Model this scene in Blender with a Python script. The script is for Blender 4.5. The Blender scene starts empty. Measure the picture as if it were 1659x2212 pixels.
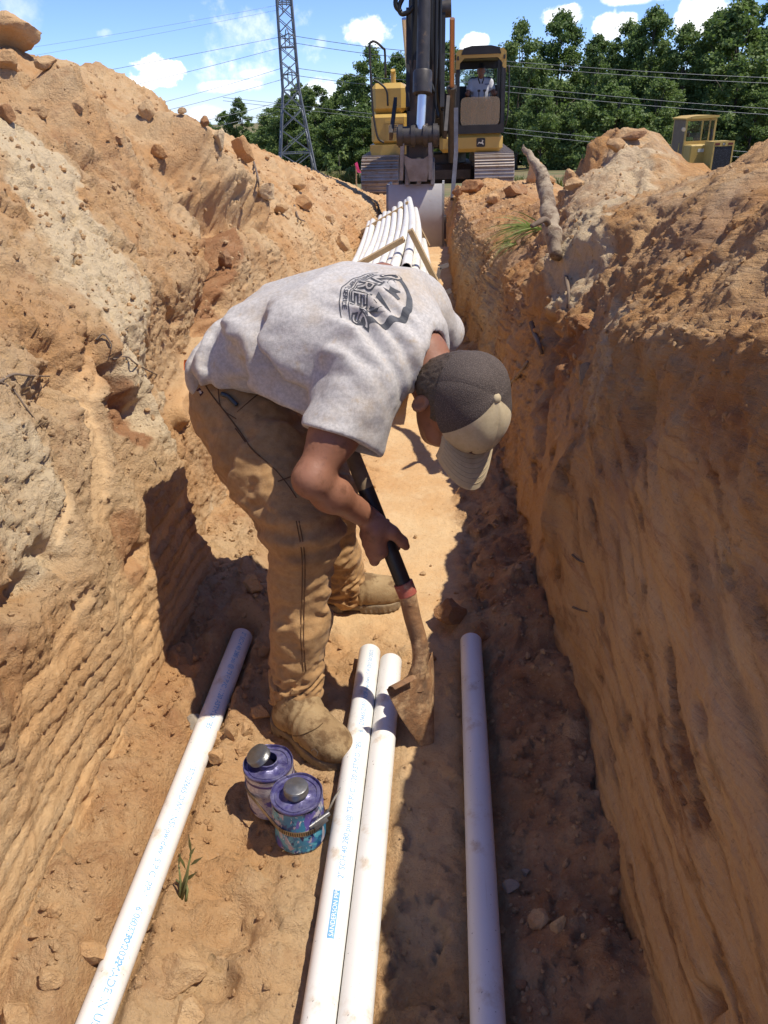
import bpy, math, random
import numpy as np
from mathutils import Vector, Matrix, Quaternion
from mathutils.bvhtree import BVHTree
random.seed(7); rng = np.random.default_rng(7)
R = math.radians
scn = bpy.context.scene
COL = scn.collection

# ------------------------------------------------------------------ camera
CAMH, PITCH, YAW, ROLL = 1.4, R(27.9), R(5.05), R(2.0)
FPX = 1924/1.15732                       # focal length in units of a 1659 x 2212 picture
_fw = np.array([-math.sin(YAW)*math.cos(PITCH), math.cos(YAW)*math.cos(PITCH), -math.sin(PITCH)])
_r0 = np.array([math.cos(YAW), math.sin(YAW), 0.0]); _u0 = np.cross(_r0, _fw)
_rt = _r0*math.cos(ROLL)-_u0*math.sin(ROLL); _up = np.cross(_rt, _fw)
CAM = np.array([0, 0, CAMH])
def ray(x, y): return _fw+_rt*(x-829.5)/FPX-_up*(y-1106)/FPX
def at(x, y, Y): d = ray(x, y); return CAM+d*(Y/d[1])
def atX(x, y, X): d = ray(x, y); return CAM+d*(X/d[0])
def atZ(x, y, Z=0.0): d = ray(x, y); return CAM+d*((Z-CAMH)/d[2])
def proj(P):
    v = np.asarray(P, float)-CAM; z = v@_fw
    return 829.5+FPX*(v@_rt)/z, 1106-FPX*(v@_up)/z, z
cd = bpy.data.cameras.new('camera'); cam = bpy.data.objects.new('camera', cd); COL.objects.link(cam)
cam.matrix_world = Matrix(((_rt[0], _up[0], -_fw[0], 0), (_rt[1], _up[1], -_fw[1], 0), (_rt[2], _up[2], -_fw[2], CAMH), (0, 0, 0, 1)))
cd.sensor_fit = 'VERTICAL'; cd.sensor_height = 36; cd.lens = 36*FPX/2212
cd.clip_start = 0.02; cd.clip_end = 3000
scn.camera = cam

# ------------------------------------------------------------------ light
SUN = Vector((0.49, -0.07, 1.0)).normalized()
sl = bpy.data.lights.new('sun', 'SUN'); so = bpy.data.objects.new('sun', sl); COL.objects.link(so)
sl.energy = 3.7; sl.angle = R(0.55); sl.color = (1.0, 0.94, 0.83)
so.rotation_mode = 'QUATERNION'; so.rotation_quaternion = SUN.to_track_quat('Z', 'Y'); so.location = (5, 0, 30)
scn.view_settings.view_transform = 'Standard'
try: scn.view_settings.look = 'None'
except Exception: pass
scn.view_settings.gamma = 1; scn.view_settings.use_curve_mapping = False
scn.view_settings.exposure = 0.58
w = bpy.data.worlds.new('World'); scn.world = w; w.use_nodes = True
nt = w.node_tree; nt.nodes.clear()
def N(t, typ, **kw):
    n = t.nodes.new(typ)
    for k, v in kw.items():
        if k.startswith('i_'):
            key = k[2:]
            n.inputs[int(key) if key.isdigit() else key].default_value = v
        else: setattr(n, k, v)
    return n
def L(t, a, b): t.links.new(a, b)
def M(t, op, a, b=None, c=None, clamp=False):
    n = t.nodes.new('ShaderNodeMath'); n.operation = op; n.use_clamp = clamp
    for i, v in enumerate((a, b, c)):
        if v is None: continue
        if isinstance(v, (int, float)): n.inputs[i].default_value = v
        else: t.links.new(v, n.inputs[i])
    return n.outputs[0]
def MIX(t, fac, a, b, blend='MIX'):
    n = t.nodes.new('ShaderNodeMix'); n.data_type = 'RGBA'; n.blend_type = blend
    for s, v in ((n.inputs[0], fac), (n.inputs[6], a), (n.inputs[7], b)):
        if isinstance(v, (int, float)): s.default_value = v
        elif isinstance(v, tuple): s.default_value = v if len(v) == 4 else (*v, 1)
        else: t.links.new(v, s)
    return n.outputs[2]
def MR(t, v, a, b, c=0.0, d=1.0, smooth=True):
    n = t.nodes.new('ShaderNodeMapRange'); n.interpolation_type = 'SMOOTHSTEP' if smooth else 'LINEAR'
    t.links.new(v, n.inputs[0])
    for i, x in ((1, a), (2, b), (3, c), (4, d)): n.inputs[i].default_value = x
    return n.outputs[0]
sky = N(nt, 'ShaderNodeTexSky', sky_type='NISHITA', sun_disc=False, sun_elevation=math.asin(SUN.z), sun_rotation=math.atan2(SUN.x, SUN.y))
sky.air_density = 1.0; sky.dust_density = 0.0; sky.ozone_density = 4.0; sky.altitude = 2500
tc = N(nt, 'ShaderNodeTexCoord'); sp = N(nt, 'ShaderNodeSeparateXYZ'); L(nt, tc.outputs['Generated'], sp.inputs[0])
yy = M(nt, 'MAXIMUM', sp.outputs[1], 0.02)
cu = M(nt, 'DIVIDE', sp.outputs[0], yy); cv = M(nt, 'DIVIDE', sp.outputs[2], yy)
nz = N(nt, 'ShaderNodeTexNoise', i_Scale=24.0, i_Detail=8.0, i_Roughness=0.60); L(nt, tc.outputs['Generated'], nz.inputs['Vector'])
nz2 = N(nt, 'ShaderNodeTexNoise', i_Scale=45.0, i_Detail=5.0, i_Roughness=0.6); L(nt, tc.outputs['Generated'], nz2.inputs['Vector'])
nn = M(nt, 'ADD', M(nt, 'MULTIPLY', M(nt, 'SUBTRACT', nz.outputs[0], 0.5), 3.6), M(nt, 'MULTIPLY', M(nt, 'SUBTRACT', nz2.outputs[0], 0.5), 2.2))
cl = None
def cloud(x, y, rx, ry, dens, edge=0.35, noise=1.0):
    """one cumulus at the direction seen at (x, y), with half-widths rx, ry in picture units"""
    global cl
    d = ray(x, y); u0, v0 = d[0]/d[1], d[2]/d[1]
    k = 1.0/(FPX*math.cos(PITCH))*1.13
    a = M(nt, 'DIVIDE', M(nt, 'SUBTRACT', cu, float(u0)), rx*k); b = M(nt, 'DIVIDE', M(nt, 'SUBTRACT', cv, float(v0)), ry*k*0.78)
    r2 = M(nt, 'ADD', M(nt, 'MULTIPLY', a, a), M(nt, 'MULTIPLY', b, b))
    m = M(nt, 'ADD', M(nt, 'SUBTRACT', 1.0, r2), M(nt, 'MULTIPLY', nn, noise))
    m = M(nt, 'MULTIPLY', MR(nt, m, 0.15, 0.15+edge*1.7), dens)
    cl = m if cl is None else M(nt, 'MAXIMUM', cl, m)
cloud(530, 65, 75, 55, 0.42, 0.9, 1.5); cloud(530, 130, 110, 40, 0.55, 0.9, 1.4); cloud(500, 95, 60, 55, 0.4, 0.9)
cloud(497, 188, 62, 15, 0.85, 0.5, 0.8); cloud(540, 158, 28, 12, 0.6, 0.6, 0.8)
cloud(345, 150, 52, 32, 0.97, 0.22, 0.9); cloud(322, 172, 38, 18, 0.9, 0.3, 0.8)
cloud(805, 65, 48, 30, 0.9, 0.4, 0.9); cloud(1025, 92, 27, 18, 0.95, 0.25, 0.7); cloud(20, 18, 60, 50, 0.45, 0.9, 0.6)
cloud(1225, 35, 40, 22, 0.9, 0.35, 1.0); cloud(1330, 62, 45, 26, 0.9, 0.35, 1.0); cloud(1370, -2, 75, 10, 0.8, 0.5); cloud(1520, 30, 45, 36, 0.9, 0.4); cloud(700, 205, 70, 30, 0.7, 0.5)
cloud(450, 245, 55, 20, 0.55, 0.6); cloud(228, 72, 16, 8, 0.3, 0.8); cloud(695, 90, 10, 14, 0.3, 0.8); cloud(620, 215, 30, 22, 0.7, 0.5)
# the same fair-weather cumulus goes on all round, outside the picture
nw = N(nt, 'ShaderNodeTexNoise', i_Scale=3.2, i_Detail=8.0, i_Roughness=0.6); L(nt, tc.outputs['Generated'], nw.inputs['Vector'])
front = MR(nt, sp.outputs[1], 0.45, 0.75, 1.0, 0.0)
cw = M(nt, 'MULTIPLY', MR(nt, nw.outputs[0], 0.60, 0.70), M(nt, 'MULTIPLY', front, MR(nt, sp.outputs[2], 0.02, 0.12)))
cl = M(nt, 'MAXIMUM', cl, M(nt, 'MULTIPLY', cw, 0.8))
shade = MR(nt, nz2.outputs[0], 0.35, 0.62, 0.80, 1.0)
ccol = MIX(nt, shade, (4.3, 4.9, 5.8), (6.9, 6.9, 6.9))
hs = N(nt, 'ShaderNodeHueSaturation', i_Saturation=.98); L(nt, sky.outputs[0], hs.inputs['Color'])
skb = MIX(nt, 1.0, hs.outputs[0], (.54, .615, .86), 'MULTIPLY')
skc = MIX(nt, cl, skb, ccol)
bg = N(nt, 'ShaderNodeBackground', i_Strength=0.15); L(nt, skc, bg.inputs[0])
wo = N(nt, 'ShaderNodeOutputWorld'); L(nt, bg.outputs[0], wo.inputs[0])

# ------------------------------------------------------------------ tagging helpers
def tag(o, label=None, cat=None, group=None, kind=None):
    if label: o['label'] = label
    if cat: o['category'] = cat
    if group: o['group'] = group
    if kind: o['kind'] = kind
    return o
def thing(name, label, cat, loc=(0, 0, 0), group=None, rz=0.0):
    o = bpy.data.objects.new(name, None); COL.objects.link(o); o.location = loc; o.rotation_euler = (0, 0, rz); o.empty_display_size = 0.1
    return tag(o, label, cat, group)
def copy_tree(o, parent=None):
    c = o.copy(); COL.objects.link(c)
    if parent: c.parent = parent
    for ch in list(o.children): copy_tree(ch, c)
    return c
class MB:
    """collects shapes in one coordinate frame, then links them as ONE mesh object"""
    def __init__(s, o=(0, 0, 0)): s.v = []; s.f = []; s.o = np.array(o, float); s.mi = []; s.cur = 0
    def add(s, V, Fs):
        b = len(s.v); s.v.extend([tuple(np.asarray(p, float)) for p in V]); s.f.extend([tuple(b+i for i in f) for f in Fs]); s.mi.extend([s.cur]*len(Fs)); return s
    def box(s, x0, x1, y0, y1, z0, z1):
        V = [(x, y, z) for x in (x0, x1) for y in (y0, y1) for z in (z0, z1)]
        return s.add(V, [(0, 1, 3, 2), (4, 6, 7, 5), (0, 4, 5, 1), (2, 3, 7, 6), (0, 2, 6, 4), (1, 5, 7, 3)])
    def bbox(s, x0, x1, y0, y1, z0, z1, b=0.02):
        """box with chamfered vertical and horizontal edges"""
        import itertools
        b = min(b, (x1-x0)*.45, (y1-y0)*.45, (z1-z0)*.45)
        V = []; idx = {}
        for sx in (0, 1):
            for sy in (0, 1):
                for sz in (0, 1):
                    X = (x0, x1)[sx]; Y = (y0, y1)[sy]; Z = (z0, z1)[sz]; dx = b*(1-2*sx); dy = b*(1-2*sy); dz = b*(1-2*sz)
                    for k, p in enumerate(((X, Y+dy, Z+dz), (X+dx, Y, Z+dz), (X+dx, Y+dy, Z))):
                        idx[(sx, sy, sz, k)] = len(V); V.append(p)
        F = []
        for a in (0, 1):
            F.append([idx[(a, p, q, 0)] for p, q in ((0, 0), (0, 1), (1, 1), (1, 0))])
            F.append([idx[(p, a, q, 1)] for p, q in ((0, 0), (0, 1), (1, 1), (1, 0))])
            F.append([idx[(p, q, a, 2)] for p, q in ((0, 0), (0, 1), (1, 1), (1, 0))])
        for p in (0, 1):
            for q in (0, 1):
                F.append([idx[(p, q, 0, 0)], idx[(p, q, 1, 0)], idx[(p, q, 1, 1)], idx[(p, q, 0, 1)]])
                F.append([idx[(p, 0, q, 0)], idx[(p, 1, q, 0)], idx[(p, 1, q, 2)], idx[(p, 0, q, 2)]])
                F.append([idx[(0, p, q, 1)], idx[(1, p, q, 1)], idx[(1, p, q, 2)], idx[(0, p, q, 2)]])
                for r_ in (0, 1): F.append([idx[(p, q, r_, k)] for k in range(3)])
        return s.add(V, F)
    def bar(s, a, b, w, h, up=(0, 0, 1), w2=None, h2=None):
        a = np.array(a, float); b = np.array(b, float); d = b-a; d /= np.linalg.norm(d); u = np.array(up, float)
        sd = np.cross(d, u)
        if np.linalg.norm(sd) < 1e-4: sd = np.cross(d, (0, 1, 0.01))
        sd /= np.linalg.norm(sd); u = np.cross(sd, d); V = []
        for p, ww, hh in ((a, w, h), (b, w2 or w, h2 or h)):
            V += [p+sd*ww/2*i+u*hh/2*j for i, j in ((-1, -1), (1, -1), (1, 1), (-1, 1))]
        return s.add(V, [(3, 2, 1, 0), (4, 5, 6, 7), (0, 1, 5, 4), (1, 2, 6, 5), (2, 3, 7, 6), (3, 0, 4, 7)])
    def tube(s, pts, r, n=10, cap=True, closed=False):
        pts = [np.array(p, float) for p in pts]; m = len(pts); rs = r if hasattr(r, '__len__') else [r]*m
        ref = None; V = []
        for i, p in enumerate(pts):
            d = pts[min(i+1, m-1)]-pts[max(i-1, 0)]; d = d/(np.linalg.norm(d)+1e-12)
            if ref is None:
                ref = np.cross(d, (0, 0, 1)) if abs(d[2]) < .95 else np.cross(d, (1, 0, 0))
            ref = ref-d*(ref@d); ref /= np.linalg.norm(ref)+1e-12; bn = np.cross(d, ref)
            for k in range(n):
                t = 2*math.pi*k/n; V.append(p+(ref*math.cos(t)+bn*math.sin(t))*rs[i])
        F = []
        for i in range(m-1):
            for k in range(n): F.append((i*n+k, i*n+(k+1) % n, (i+1)*n+(k+1) % n, (i+1)*n+k))
        if cap: F.append(tuple(range(n-1, -1, -1))); F.append(tuple((m-1)*n+k for k in range(n)))
        return s.add(V, F)
    def cyl(s, a, b, r, n=20, r2=None): return s.tube([a, b], [r, r if r2 is None else r2], n)
    def lathe(s, c, prof, n=40, axis=(0, 0, 1)):
        """prof: list of (radius, height) along axis from c"""
        ax = np.array(axis, float); ax /= np.linalg.norm(ax); e = np.cross(ax, (0, 1, 0)) if abs(ax[1]) < .9 else np.cross(ax, (1, 0, 0)); e /= np.linalg.norm(e); g = np.cross(ax, e); c = np.array(c, float)
        V = [c+ax*h+(e*math.cos(2*math.pi*k/n)+g*math.sin(2*math.pi*k/n))*r for r, h in prof for k in range(n)]
        F = [(i*n+k, i*n+(k+1) % n, (i+1)*n+(k+1) % n, (i+1)*n+k) for i in range(len(prof)-1) for k in range(n)]
        return s.add(V, F)
    def prism(s, poly, axis, t0, t1):
        """poly in the two other axes (in xyz order), pulled along axis (0, 1, 2) from t0 to t1"""
        def P(q, t): q = list(q); q.insert(axis, t); return q
        n = len(poly); V = [P(q, t0) for q in poly]+[P(q, t1) for q in poly]
        return s.add(V, [tuple(range(n-1, -1, -1)), tuple(range(n, 2*n))]+[(i, (i+1) % n, n+(i+1) % n, n+i) for i in range(n)])
    def build(s, name, mat, parent=None, smooth=False, angle=None):
        me = bpy.data.meshes.new(name); V = np.array(s.v, float)-s.o if s.v else np.zeros((0, 3))
        me.from_pydata(V.tolist(), [], s.f); me.validate()
        mats = mat if isinstance(mat, (list, tuple)) else [mat]
        for m in mats: me.materials.append(m)
        if len(mats) > 1: me.polygons.foreach_set('material_index', s.mi)
        ob = bpy.data.objects.new(name, me); COL.objects.link(ob)
        fix_normals(me)
        if smooth: me.shade_smooth() if angle is None else (me.shade_smooth(), me.set_sharp_from_angle(angle=R(angle)))
        if parent is not None: ob.parent = parent
        else: ob.location = tuple(s.o)
        return ob
import bmesh
def fix_normals(me):
    bm = bmesh.new(); bm.from_mesh(me); bmesh.ops.recalc_face_normals(bm, faces=bm.faces); bm.to_mesh(me); bm.free()
def np_mesh(name, V, F, mat, parent=None, smooth=True, attrs=None, o=(0, 0, 0)):
    """fast mesh from arrays; F is (n,4) or (n,3)"""
    V = np.asarray(V, np.float32)-np.array(o, np.float32); F = np.asarray(F, np.int32); k = F.shape[1]
    me = bpy.data.meshes.new(name); me.vertices.add(len(V)); me.vertices.foreach_set('co', V.ravel())
    me.loops.add(F.size); me.loops.foreach_set('vertex_index', F.ravel()); me.polygons.add(len(F))
    me.polygons.foreach_set('loop_start', np.arange(0, F.size, k, dtype=np.int32))
    try: me.polygons.foreach_set('loop_total', np.full(len(F), k, np.int32))
    except Exception: pass
    me.polygons.foreach_set('use_smooth', np.full(len(F), smooth, bool))
    for kx, a in (attrs or {}).items():
        at_ = me.attributes.new(kx, 'FLOAT', 'POINT'); at_.data.foreach_set('value', np.asarray(a, np.float32).ravel())
    me.update(calc_edges=True); me.materials.append(mat)
    ob = bpy.data.objects.new(name, me); COL.objects.link(ob)
    if parent is not None: ob.parent = parent
    else: ob.location = tuple(o)
    return ob

# ------------------------------------------------------------------ numeric noise
def _hash(i, j, k, seed):
    h = (i*374761393+j*668265263+k*2147483647+seed*974711) & 0xffffffff
    h = ((h ^ (h >> 13))*1274126177) & 0xffffffff
    return (h ^ (h >> 16))
def pn(P, f=1.0, seed=0):
    """gradient noise, about -1..1"""
    P = np.asarray(P, np.float32)*np.float32(f); I = np.floor(P).astype(np.int64); Fr = (P-I).astype(np.float32)
    U = Fr*Fr*Fr*(Fr*(Fr*6-15)+10); out = np.zeros(P.shape[:-1], np.float32)
    for dx in (0, 1):
        for dy in (0, 1):
            for dz in (0, 1):
                h = _hash(I[..., 0]+dx, I[..., 1]+dy, I[..., 2]+dz, seed)
                gx = ((h & 255).astype(np.float32)/127.5-1); gy = (((h >> 8) & 255).astype(np.float32)/127.5-1); gz = (((h >> 16) & 255).astype(np.float32)/127.5-1)
                d = gx*(Fr[..., 0]-dx)+gy*(Fr[..., 1]-dy)+gz*(Fr[..., 2]-dz)
                out += d*(U[..., 0] if dx else 1-U[..., 0])*(U[..., 1] if dy else 1-U[..., 1])*(U[..., 2] if dz else 1-U[..., 2])
    return out*1.25
def fbm(P, f, o=4, seed=0, g=0.5, l=2.03):
    t = 0; a = 1
    for i in range(o): t = t+a*pn(P, f, seed+i*17); f *= l; a *= g
    return t
def facet(P, f, seed=0, tilt=1.0):
    """broken-clay relief: every cell is a small tilted plane at its own height, about -1..1"""
    P = np.asarray(P, np.float32)*np.float32(f); I = np.floor(P-.5).astype(np.int64); best = np.full(P.shape[:-1], 1e9, np.float32); out = np.zeros(P.shape[:-1], np.float32)
    for dx in (0, 1):
        for dy in (0, 1):
            for dz in (0, 1):
                c = I+np.array([dx, dy, dz]); h = _hash(c[..., 0], c[..., 1], c[..., 2], seed); h2 = _hash(c[..., 1], c[..., 2], c[..., 0], seed+7)
                o = np.stack([P[..., k]-c[..., k]-(.18+.64*((h >> (8*k)) & 255).astype(np.float32)/255) for k in range(3)], -1)
                d = (o*o).sum(-1); m = d < best
                v = ((h2 & 255).astype(np.float32)/127.5-1)*.6+tilt*(((h2 >> 8 & 255).astype(np.float32)/127.5-1)*o[..., 0]+((h2 >> 16 & 255).astype(np.float32)/127.5-1)*o[..., 1]+((h2 >> 12 & 255).astype(np.float32)/127.5-1)*o[..., 2])
                best = np.where(m, d, best); out = np.where(m, v, out)
    return out
def sst(x, a, b): t = np.clip((x-a)/(b-a), 0, 1); return t*t*(3-2*t)

# ------------------------------------------------------------------ materials
def mat(name, col=(.5, .5, .5), rough=0.6, metal=0.0, spec=0.4, noise=None, bump=None, dirt=None, rnoise=0.0):
    """noise=(scale, amount, colour2)  bump=(scale, strength)  dirt=(scale, lo, hi, colour)"""
    m = bpy.data.materials.new(name); m.use_nodes = True; t = m.node_tree; b = t.nodes['Principled BSDF']
    b.inputs['Roughness'].default_value = rough; b.inputs['Metallic'].default_value = metal; b.inputs['Specular IOR Level'].default_value = spec
    b.inputs['Base Color'].default_value = (*col, 1)
    tcn = N(t, 'ShaderNodeTexCoord'); v = tcn.outputs['Object']; c = None
    if noise:
        n = N(t, 'ShaderNodeTexNoise', i_Scale=noise[0], i_Detail=6.0, i_Roughness=0.62); L(t, v, n.inputs['Vector'])
        c = MIX(t, MR(t, n.outputs[0], .5-noise[1]*.5, .5+noise[1]*.5), (*col, 1), (*noise[2], 1))
        if rnoise: L(t, MR(t, n.outputs[0], .3, .7, rough-rnoise, rough+rnoise), b.inputs['Roughness'])
    if dirt:
        n = N(t, 'ShaderNodeTexNoise', i_Scale=dirt[0], i_Detail=8.0, i_Roughness=0.68); L(t, v, n.inputs['Vector'])
        c = MIX(t, MR(t, n.outputs[0], dirt[1], dirt[2]), c if c is not None else (*col, 1), (*dirt[3], 1))
    if c is not None: L(t, c, b.inputs['Base Color'])
    if bump:
        n = N(t, 'ShaderNodeTexNoise', i_Scale=bump[0], i_Detail=6.0, i_Roughness=0.65); L(t, v, n.inputs['Vector'])
        bp = N(t, 'ShaderNodeBump', i_Strength=bump[1], i_Distance=0.01); L(t, n.outputs[0], bp.inputs['Height']); L(t, bp.outputs[0], b.inputs['Normal'])
    return m
def soil_mat(name, fine=1.0, TAN=None, ORANGE=None, streak=0.0):
    TAN = TAN or globals()['TAN']; ORANGE = ORANGE or globals()['ORANGE']
    """sandy clay: tan ground with orange, pale and red-brown patches; attributes pale, red and smooth come from the mesh"""
    m = bpy.data.materials.new(name); m.use_nodes = True; t = m.node_tree; b = t.nodes['Principled BSDF']
    b.inputs['Roughness'].default_value = 0.93; b.inputs['Specular IOR Level'].default_value = 0.15
    g = N(t, 'ShaderNodeNewGeometry'); P = g.outputs['Position']
    def nz(s, d=6.0, r=.6, off=0.0, stretch=None):
        n = N(t, 'ShaderNodeTexNoise', i_Scale=s, i_Detail=d, i_Roughness=r)
        mp = N(t, 'ShaderNodeMapping'); mp.inputs['Location'].default_value = (off, off*.7, off*.3)
        if stretch: mp.inputs['Scale'].default_value = stretch
        L(t, P, mp.inputs[0]); L(t, mp.outputs[0], n.inputs['Vector']); return n.outputs[0]
    def attr(nm): a = N(t, 'ShaderNodeAttribute'); a.attribute_name = nm; return a.outputs['Fac']
    c = MIX(t, MR(t, nz(2.3, 7, .62), .36, .64), TAN, ORANGE)
    c = MIX(t, M(t, 'MULTIPLY', MR(t, nz(5.5, 7, .7, 3.1), .54, .72), .55), c, REDBR)
    pa = M(t, 'ADD', attr('pale'), M(t, 'MULTIPLY', M(t, 'SUBTRACT', nz(9, 7, .68, 7.7), .5), 1.1))
    c = MIX(t, M(t, 'MULTIPLY', MR(t, pa, .35, .95), .85), c, PALE)
    rd = M(t, 'ADD', attr('red'), M(t, 'MULTIPLY', M(t, 'SUBTRACT', nz(12, 7, .7, 11.3), .5), 1.2))
    c = MIX(t, M(t, 'MULTIPLY', MR(t, rd, .35, .95), .85), c, REDBR)
    sm = attr('smooth')
    c = MIX(t, M(t, 'MULTIPLY', sm, .45), c, CLAY)
    stk = None
    if streak:                                                       # fine scrape marks of the bucket, leaning across the wall
        s_ = []
        for sc_, rx in (((6, 2.6, 44), R(8)), ((6, 40, 3.0), 0)):
            r1 = N(t, 'ShaderNodeMapping'); r1.inputs['Rotation'].default_value = (rx, 0, 0); L(t, P, r1.inputs[0]); r2 = N(t, 'ShaderNodeMapping'); r2.inputs['Scale'].default_value = sc_; L(t, r1.outputs[0], r2.inputs[0])
            n = N(t, 'ShaderNodeTexNoise', i_Scale=1.0, i_Detail=6.0, i_Roughness=.68, i_Distortion=.35); L(t, r2.outputs[0], n.inputs['Vector']); s_.append(n.outputs[0])
        sy = N(t, 'ShaderNodeSeparateXYZ'); L(t, P, sy.inputs[0]); fy_ = MR(t, sy.outputs[1], 1.7, 2.7)
        stk = M(t, 'ADD', M(t, 'MULTIPLY', s_[0], M(t, 'SUBTRACT', 1.0, fy_)), M(t, 'MULTIPLY', s_[1], fy_))
        c = MIX(t, M(t, 'MULTIPLY', MR(t, stk, .54, .68), streak), c, REDBR); c = MIX(t, M(t, 'MULTIPLY', MR(t, stk, .46, .30), streak), c, (.56, .40, .24))
        c = MIX(t, M(t, 'MULTIPLY', MR(t, nz(3.2, 6, .6, 21.), .50, .66), .45), c, (.42, .285, .19))
    # grain: light quartz specks and dark crumbs
    gr = nz(95, 5, .75, 2.2)
    c = MIX(t, M(t, 'MULTIPLY', MR(t, gr, .56, .74), .42), c, (.62, .50, .34))
    c = MIX(t, M(t, 'MULTIPLY', MR(t, gr, .46, .28), .45), c, (.19, .10, .045))
    c = MIX(t, M(t, 'MULTIPLY', MR(t, nz(260, 3, .8, 5.2), .60, .78), .35), c, (.70, .60, .46))
    L(t, c, b.inputs['Base Color'])
    h = M(t, 'ADD', M(t, 'MULTIPLY', nz(38, 7, .7, 1.7), 1.0), M(t, 'MULTIPLY', nz(150, 5, .75, 4.4), .55))
    if stk is not None: h = M(t, 'ADD', h, M(t, 'MULTIPLY', stk, 1.6))
    st = M(t, 'MULTIPLY', M(t, 'SUBTRACT', 1.0, M(t, 'MULTIPLY', sm, .60 if stk is None else .35)), .9*fine)
    bp = N(t, 'ShaderNodeBump', i_Distance=0.022); L(t, st, bp.inputs['Strength']); L(t, h, bp.inputs['Height']); L(t, bp.outputs[0], b.inputs['Normal'])
    return m
TAN = (.63, .43, .235); ORANGE = (.56, .315, .14); REDBR = (.37, .17, .075); PALE = (.75, .59, .37); CLAY = (.54, .35, .165)
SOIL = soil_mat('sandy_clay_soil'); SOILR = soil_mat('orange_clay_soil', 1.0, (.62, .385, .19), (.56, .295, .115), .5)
# ------------------------------------------------------------------ the trench: floor and two banks
def table(T, Y):
    """control table {Y: [(x, z), ...]} -> (len(Y), npts, 2), softly interpolated along the trench"""
    ks = sorted(T); A = np.array([T[k] for k in ks], float); out = 0
    for o, wt in ((-.5, .25), (0, .5), (.5, .25)):
        yy_ = Y+o*np.clip(.12*np.abs(Y), .1, .8); out = out+wt*np.stack([[np.interp(yy_, ks, A[:, i, c]) for c in (0, 1)] for i in range(A.shape[1])], 0).transpose(2, 0, 1)
    return out
def bank_base(T, Y, seg):
    C = table(T, Y); cols = []
    for i, n in enumerate(seg):
        for k in range(n):
            f = k/n; cols.append(C[:, i]*(1-f)+C[:, i+1]*f)
    cols.append(C[:, -1]); A = np.stack(cols, 1)
    for _ in range(16):                                           # round the breaks of slope
        A[:, 1:-1] = A[:, 1:-1]*.5+.25*(A[:, :-2]+A[:, 2:])
    P = np.empty(A.shape[:2]+(3,)); P[..., 0] = A[..., 0]; P[..., 1] = Y[:, None]; P[..., 2] = A[..., 1]
    return P
def normals(P, flip):
    n = np.cross(np.gradient(P, axis=0), np.gradient(P, axis=1)); n /= np.linalg.norm(n, axis=-1, keepdims=True)+1e-12
    return -n if flip else n
def grid_faces(a, b):
    i = np.arange(a*b).reshape(a, b); return np.stack([i[:-1, :-1], i[1:, :-1], i[1:, 1:], i[:-1, 1:]], -1).reshape(-1, 4)
class Surf:
    def __init__(s, P): s.P = P; s.pr = None
    def locate(s, x, y, tol=7):
        if s.pr is None:
            v = s.P-CAM; z = v@_fw; z = np.where(z < .05, 1e6, z); s.pr = (829.5+FPX*(v@_rt)/z, 1106-FPX*(v@_up)/z, z)
        d = np.hypot(s.pr[0]-x, s.pr[1]-y); d = np.where(s.pr[2] > 1e5, 1e9, d); m = d.min()
        c = np.where(d <= max(tol, m*1.3), s.pr[2], 1e9); k = np.argmin(c+d*.01); return np.unravel_index(k, d.shape)
    def at(s, x, y, tol=7): return s.P[s.locate(x, y, tol)]
def polydist(P, pts):
    d = np.full(P.shape[:-1], 1e9)
    if len(pts) == 1: return np.linalg.norm(P-pts[0], axis=-1)
    for a, b in zip(pts[:-1], pts[1:]):
        ab = b-a; t = np.clip(((P-a)@ab)/(ab@ab+1e-12), 0, 1); d = np.minimum(d, np.linalg.norm(P-(a+t[..., None]*ab), axis=-1))
    return d
YB = np.concatenate([np.arange(-.6, .55, .03), np.arange(.55, 3.2, .0075), np.arange(3.2, 7.2, .016), np.arange(7.2, 16.8, .04)])

LT = {-1: [(-.74, -.06), (-.80, .5), (-.93, .95), (-1.25, 1.35), (-1.8, 1.74), (-2.7, 1.75), (-6, -1.5)],
      1.2: [(-.74, -.06), (-.80, .5), (-.93, .92), (-1.25, 1.33), (-1.8, 1.72), (-2.7, 1.74), (-6, -1.5)],
      3: [(-.72, -.06), (-.78, .42), (-.93, .85), (-1.30, 1.27), (-1.95, 1.68), (-2.8, 1.7), (-6, -1.5)],
      4.5: [(-.72, -.06), (-.78, .36), (-.93, .72), (-1.35, 1.18), (-2.15, 1.69), (-2.9, 1.7), (-6, -1.5)],
      5.6: [(-.74, -.06), (-.80, .30), (-.95, .60), (-1.40, 1.06), (-2.2, 1.64), (-3.0, 1.6), (-6, -1.5)],
      7: [(-.78, -.06), (-.84, .22), (-.98, .46), (-1.45, .86), (-2.2, 1.36), (-3.0, 1.3), (-6, -1.5)],
      9: [(-.80, -.12), (-.88, .14), (-1.02, .34), (-1.45, .66), (-2.2, 1.06), (-3.0, .95), (-6, -1.5)],
      11: [(-.84, -.62), (-.90, -.1), (-1.02, .20), (-1.45, .46), (-2.2, .82), (-3.0, .7), (-6, -1.5)],
      12.6: [(-.86, -.62), (-.92, -.15), (-1.02, .12), (-1.45, .32), (-2.2, .62), (-3.0, .5), (-6, -1.5)],
      14: [(-.6, -.15), (-.8, -.08), (-1.0, .02), (-1.45, .12), (-2.2, .40), (-3.0, .3), (-6, -1.5)],
      16: [(-.5, -.62), (-.8, -.56), (-1.2, -.5), (-1.7, -.40), (-2.4, .05), (-3.2, 0), (-6, -1.5)],
      17: [(-.5, -.66), (-.8, -.65), (-1.2, -.64), (-1.8, -.6), (-2.4, -.25), (-3.2, -.3), (-6, -1.5)]}
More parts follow.
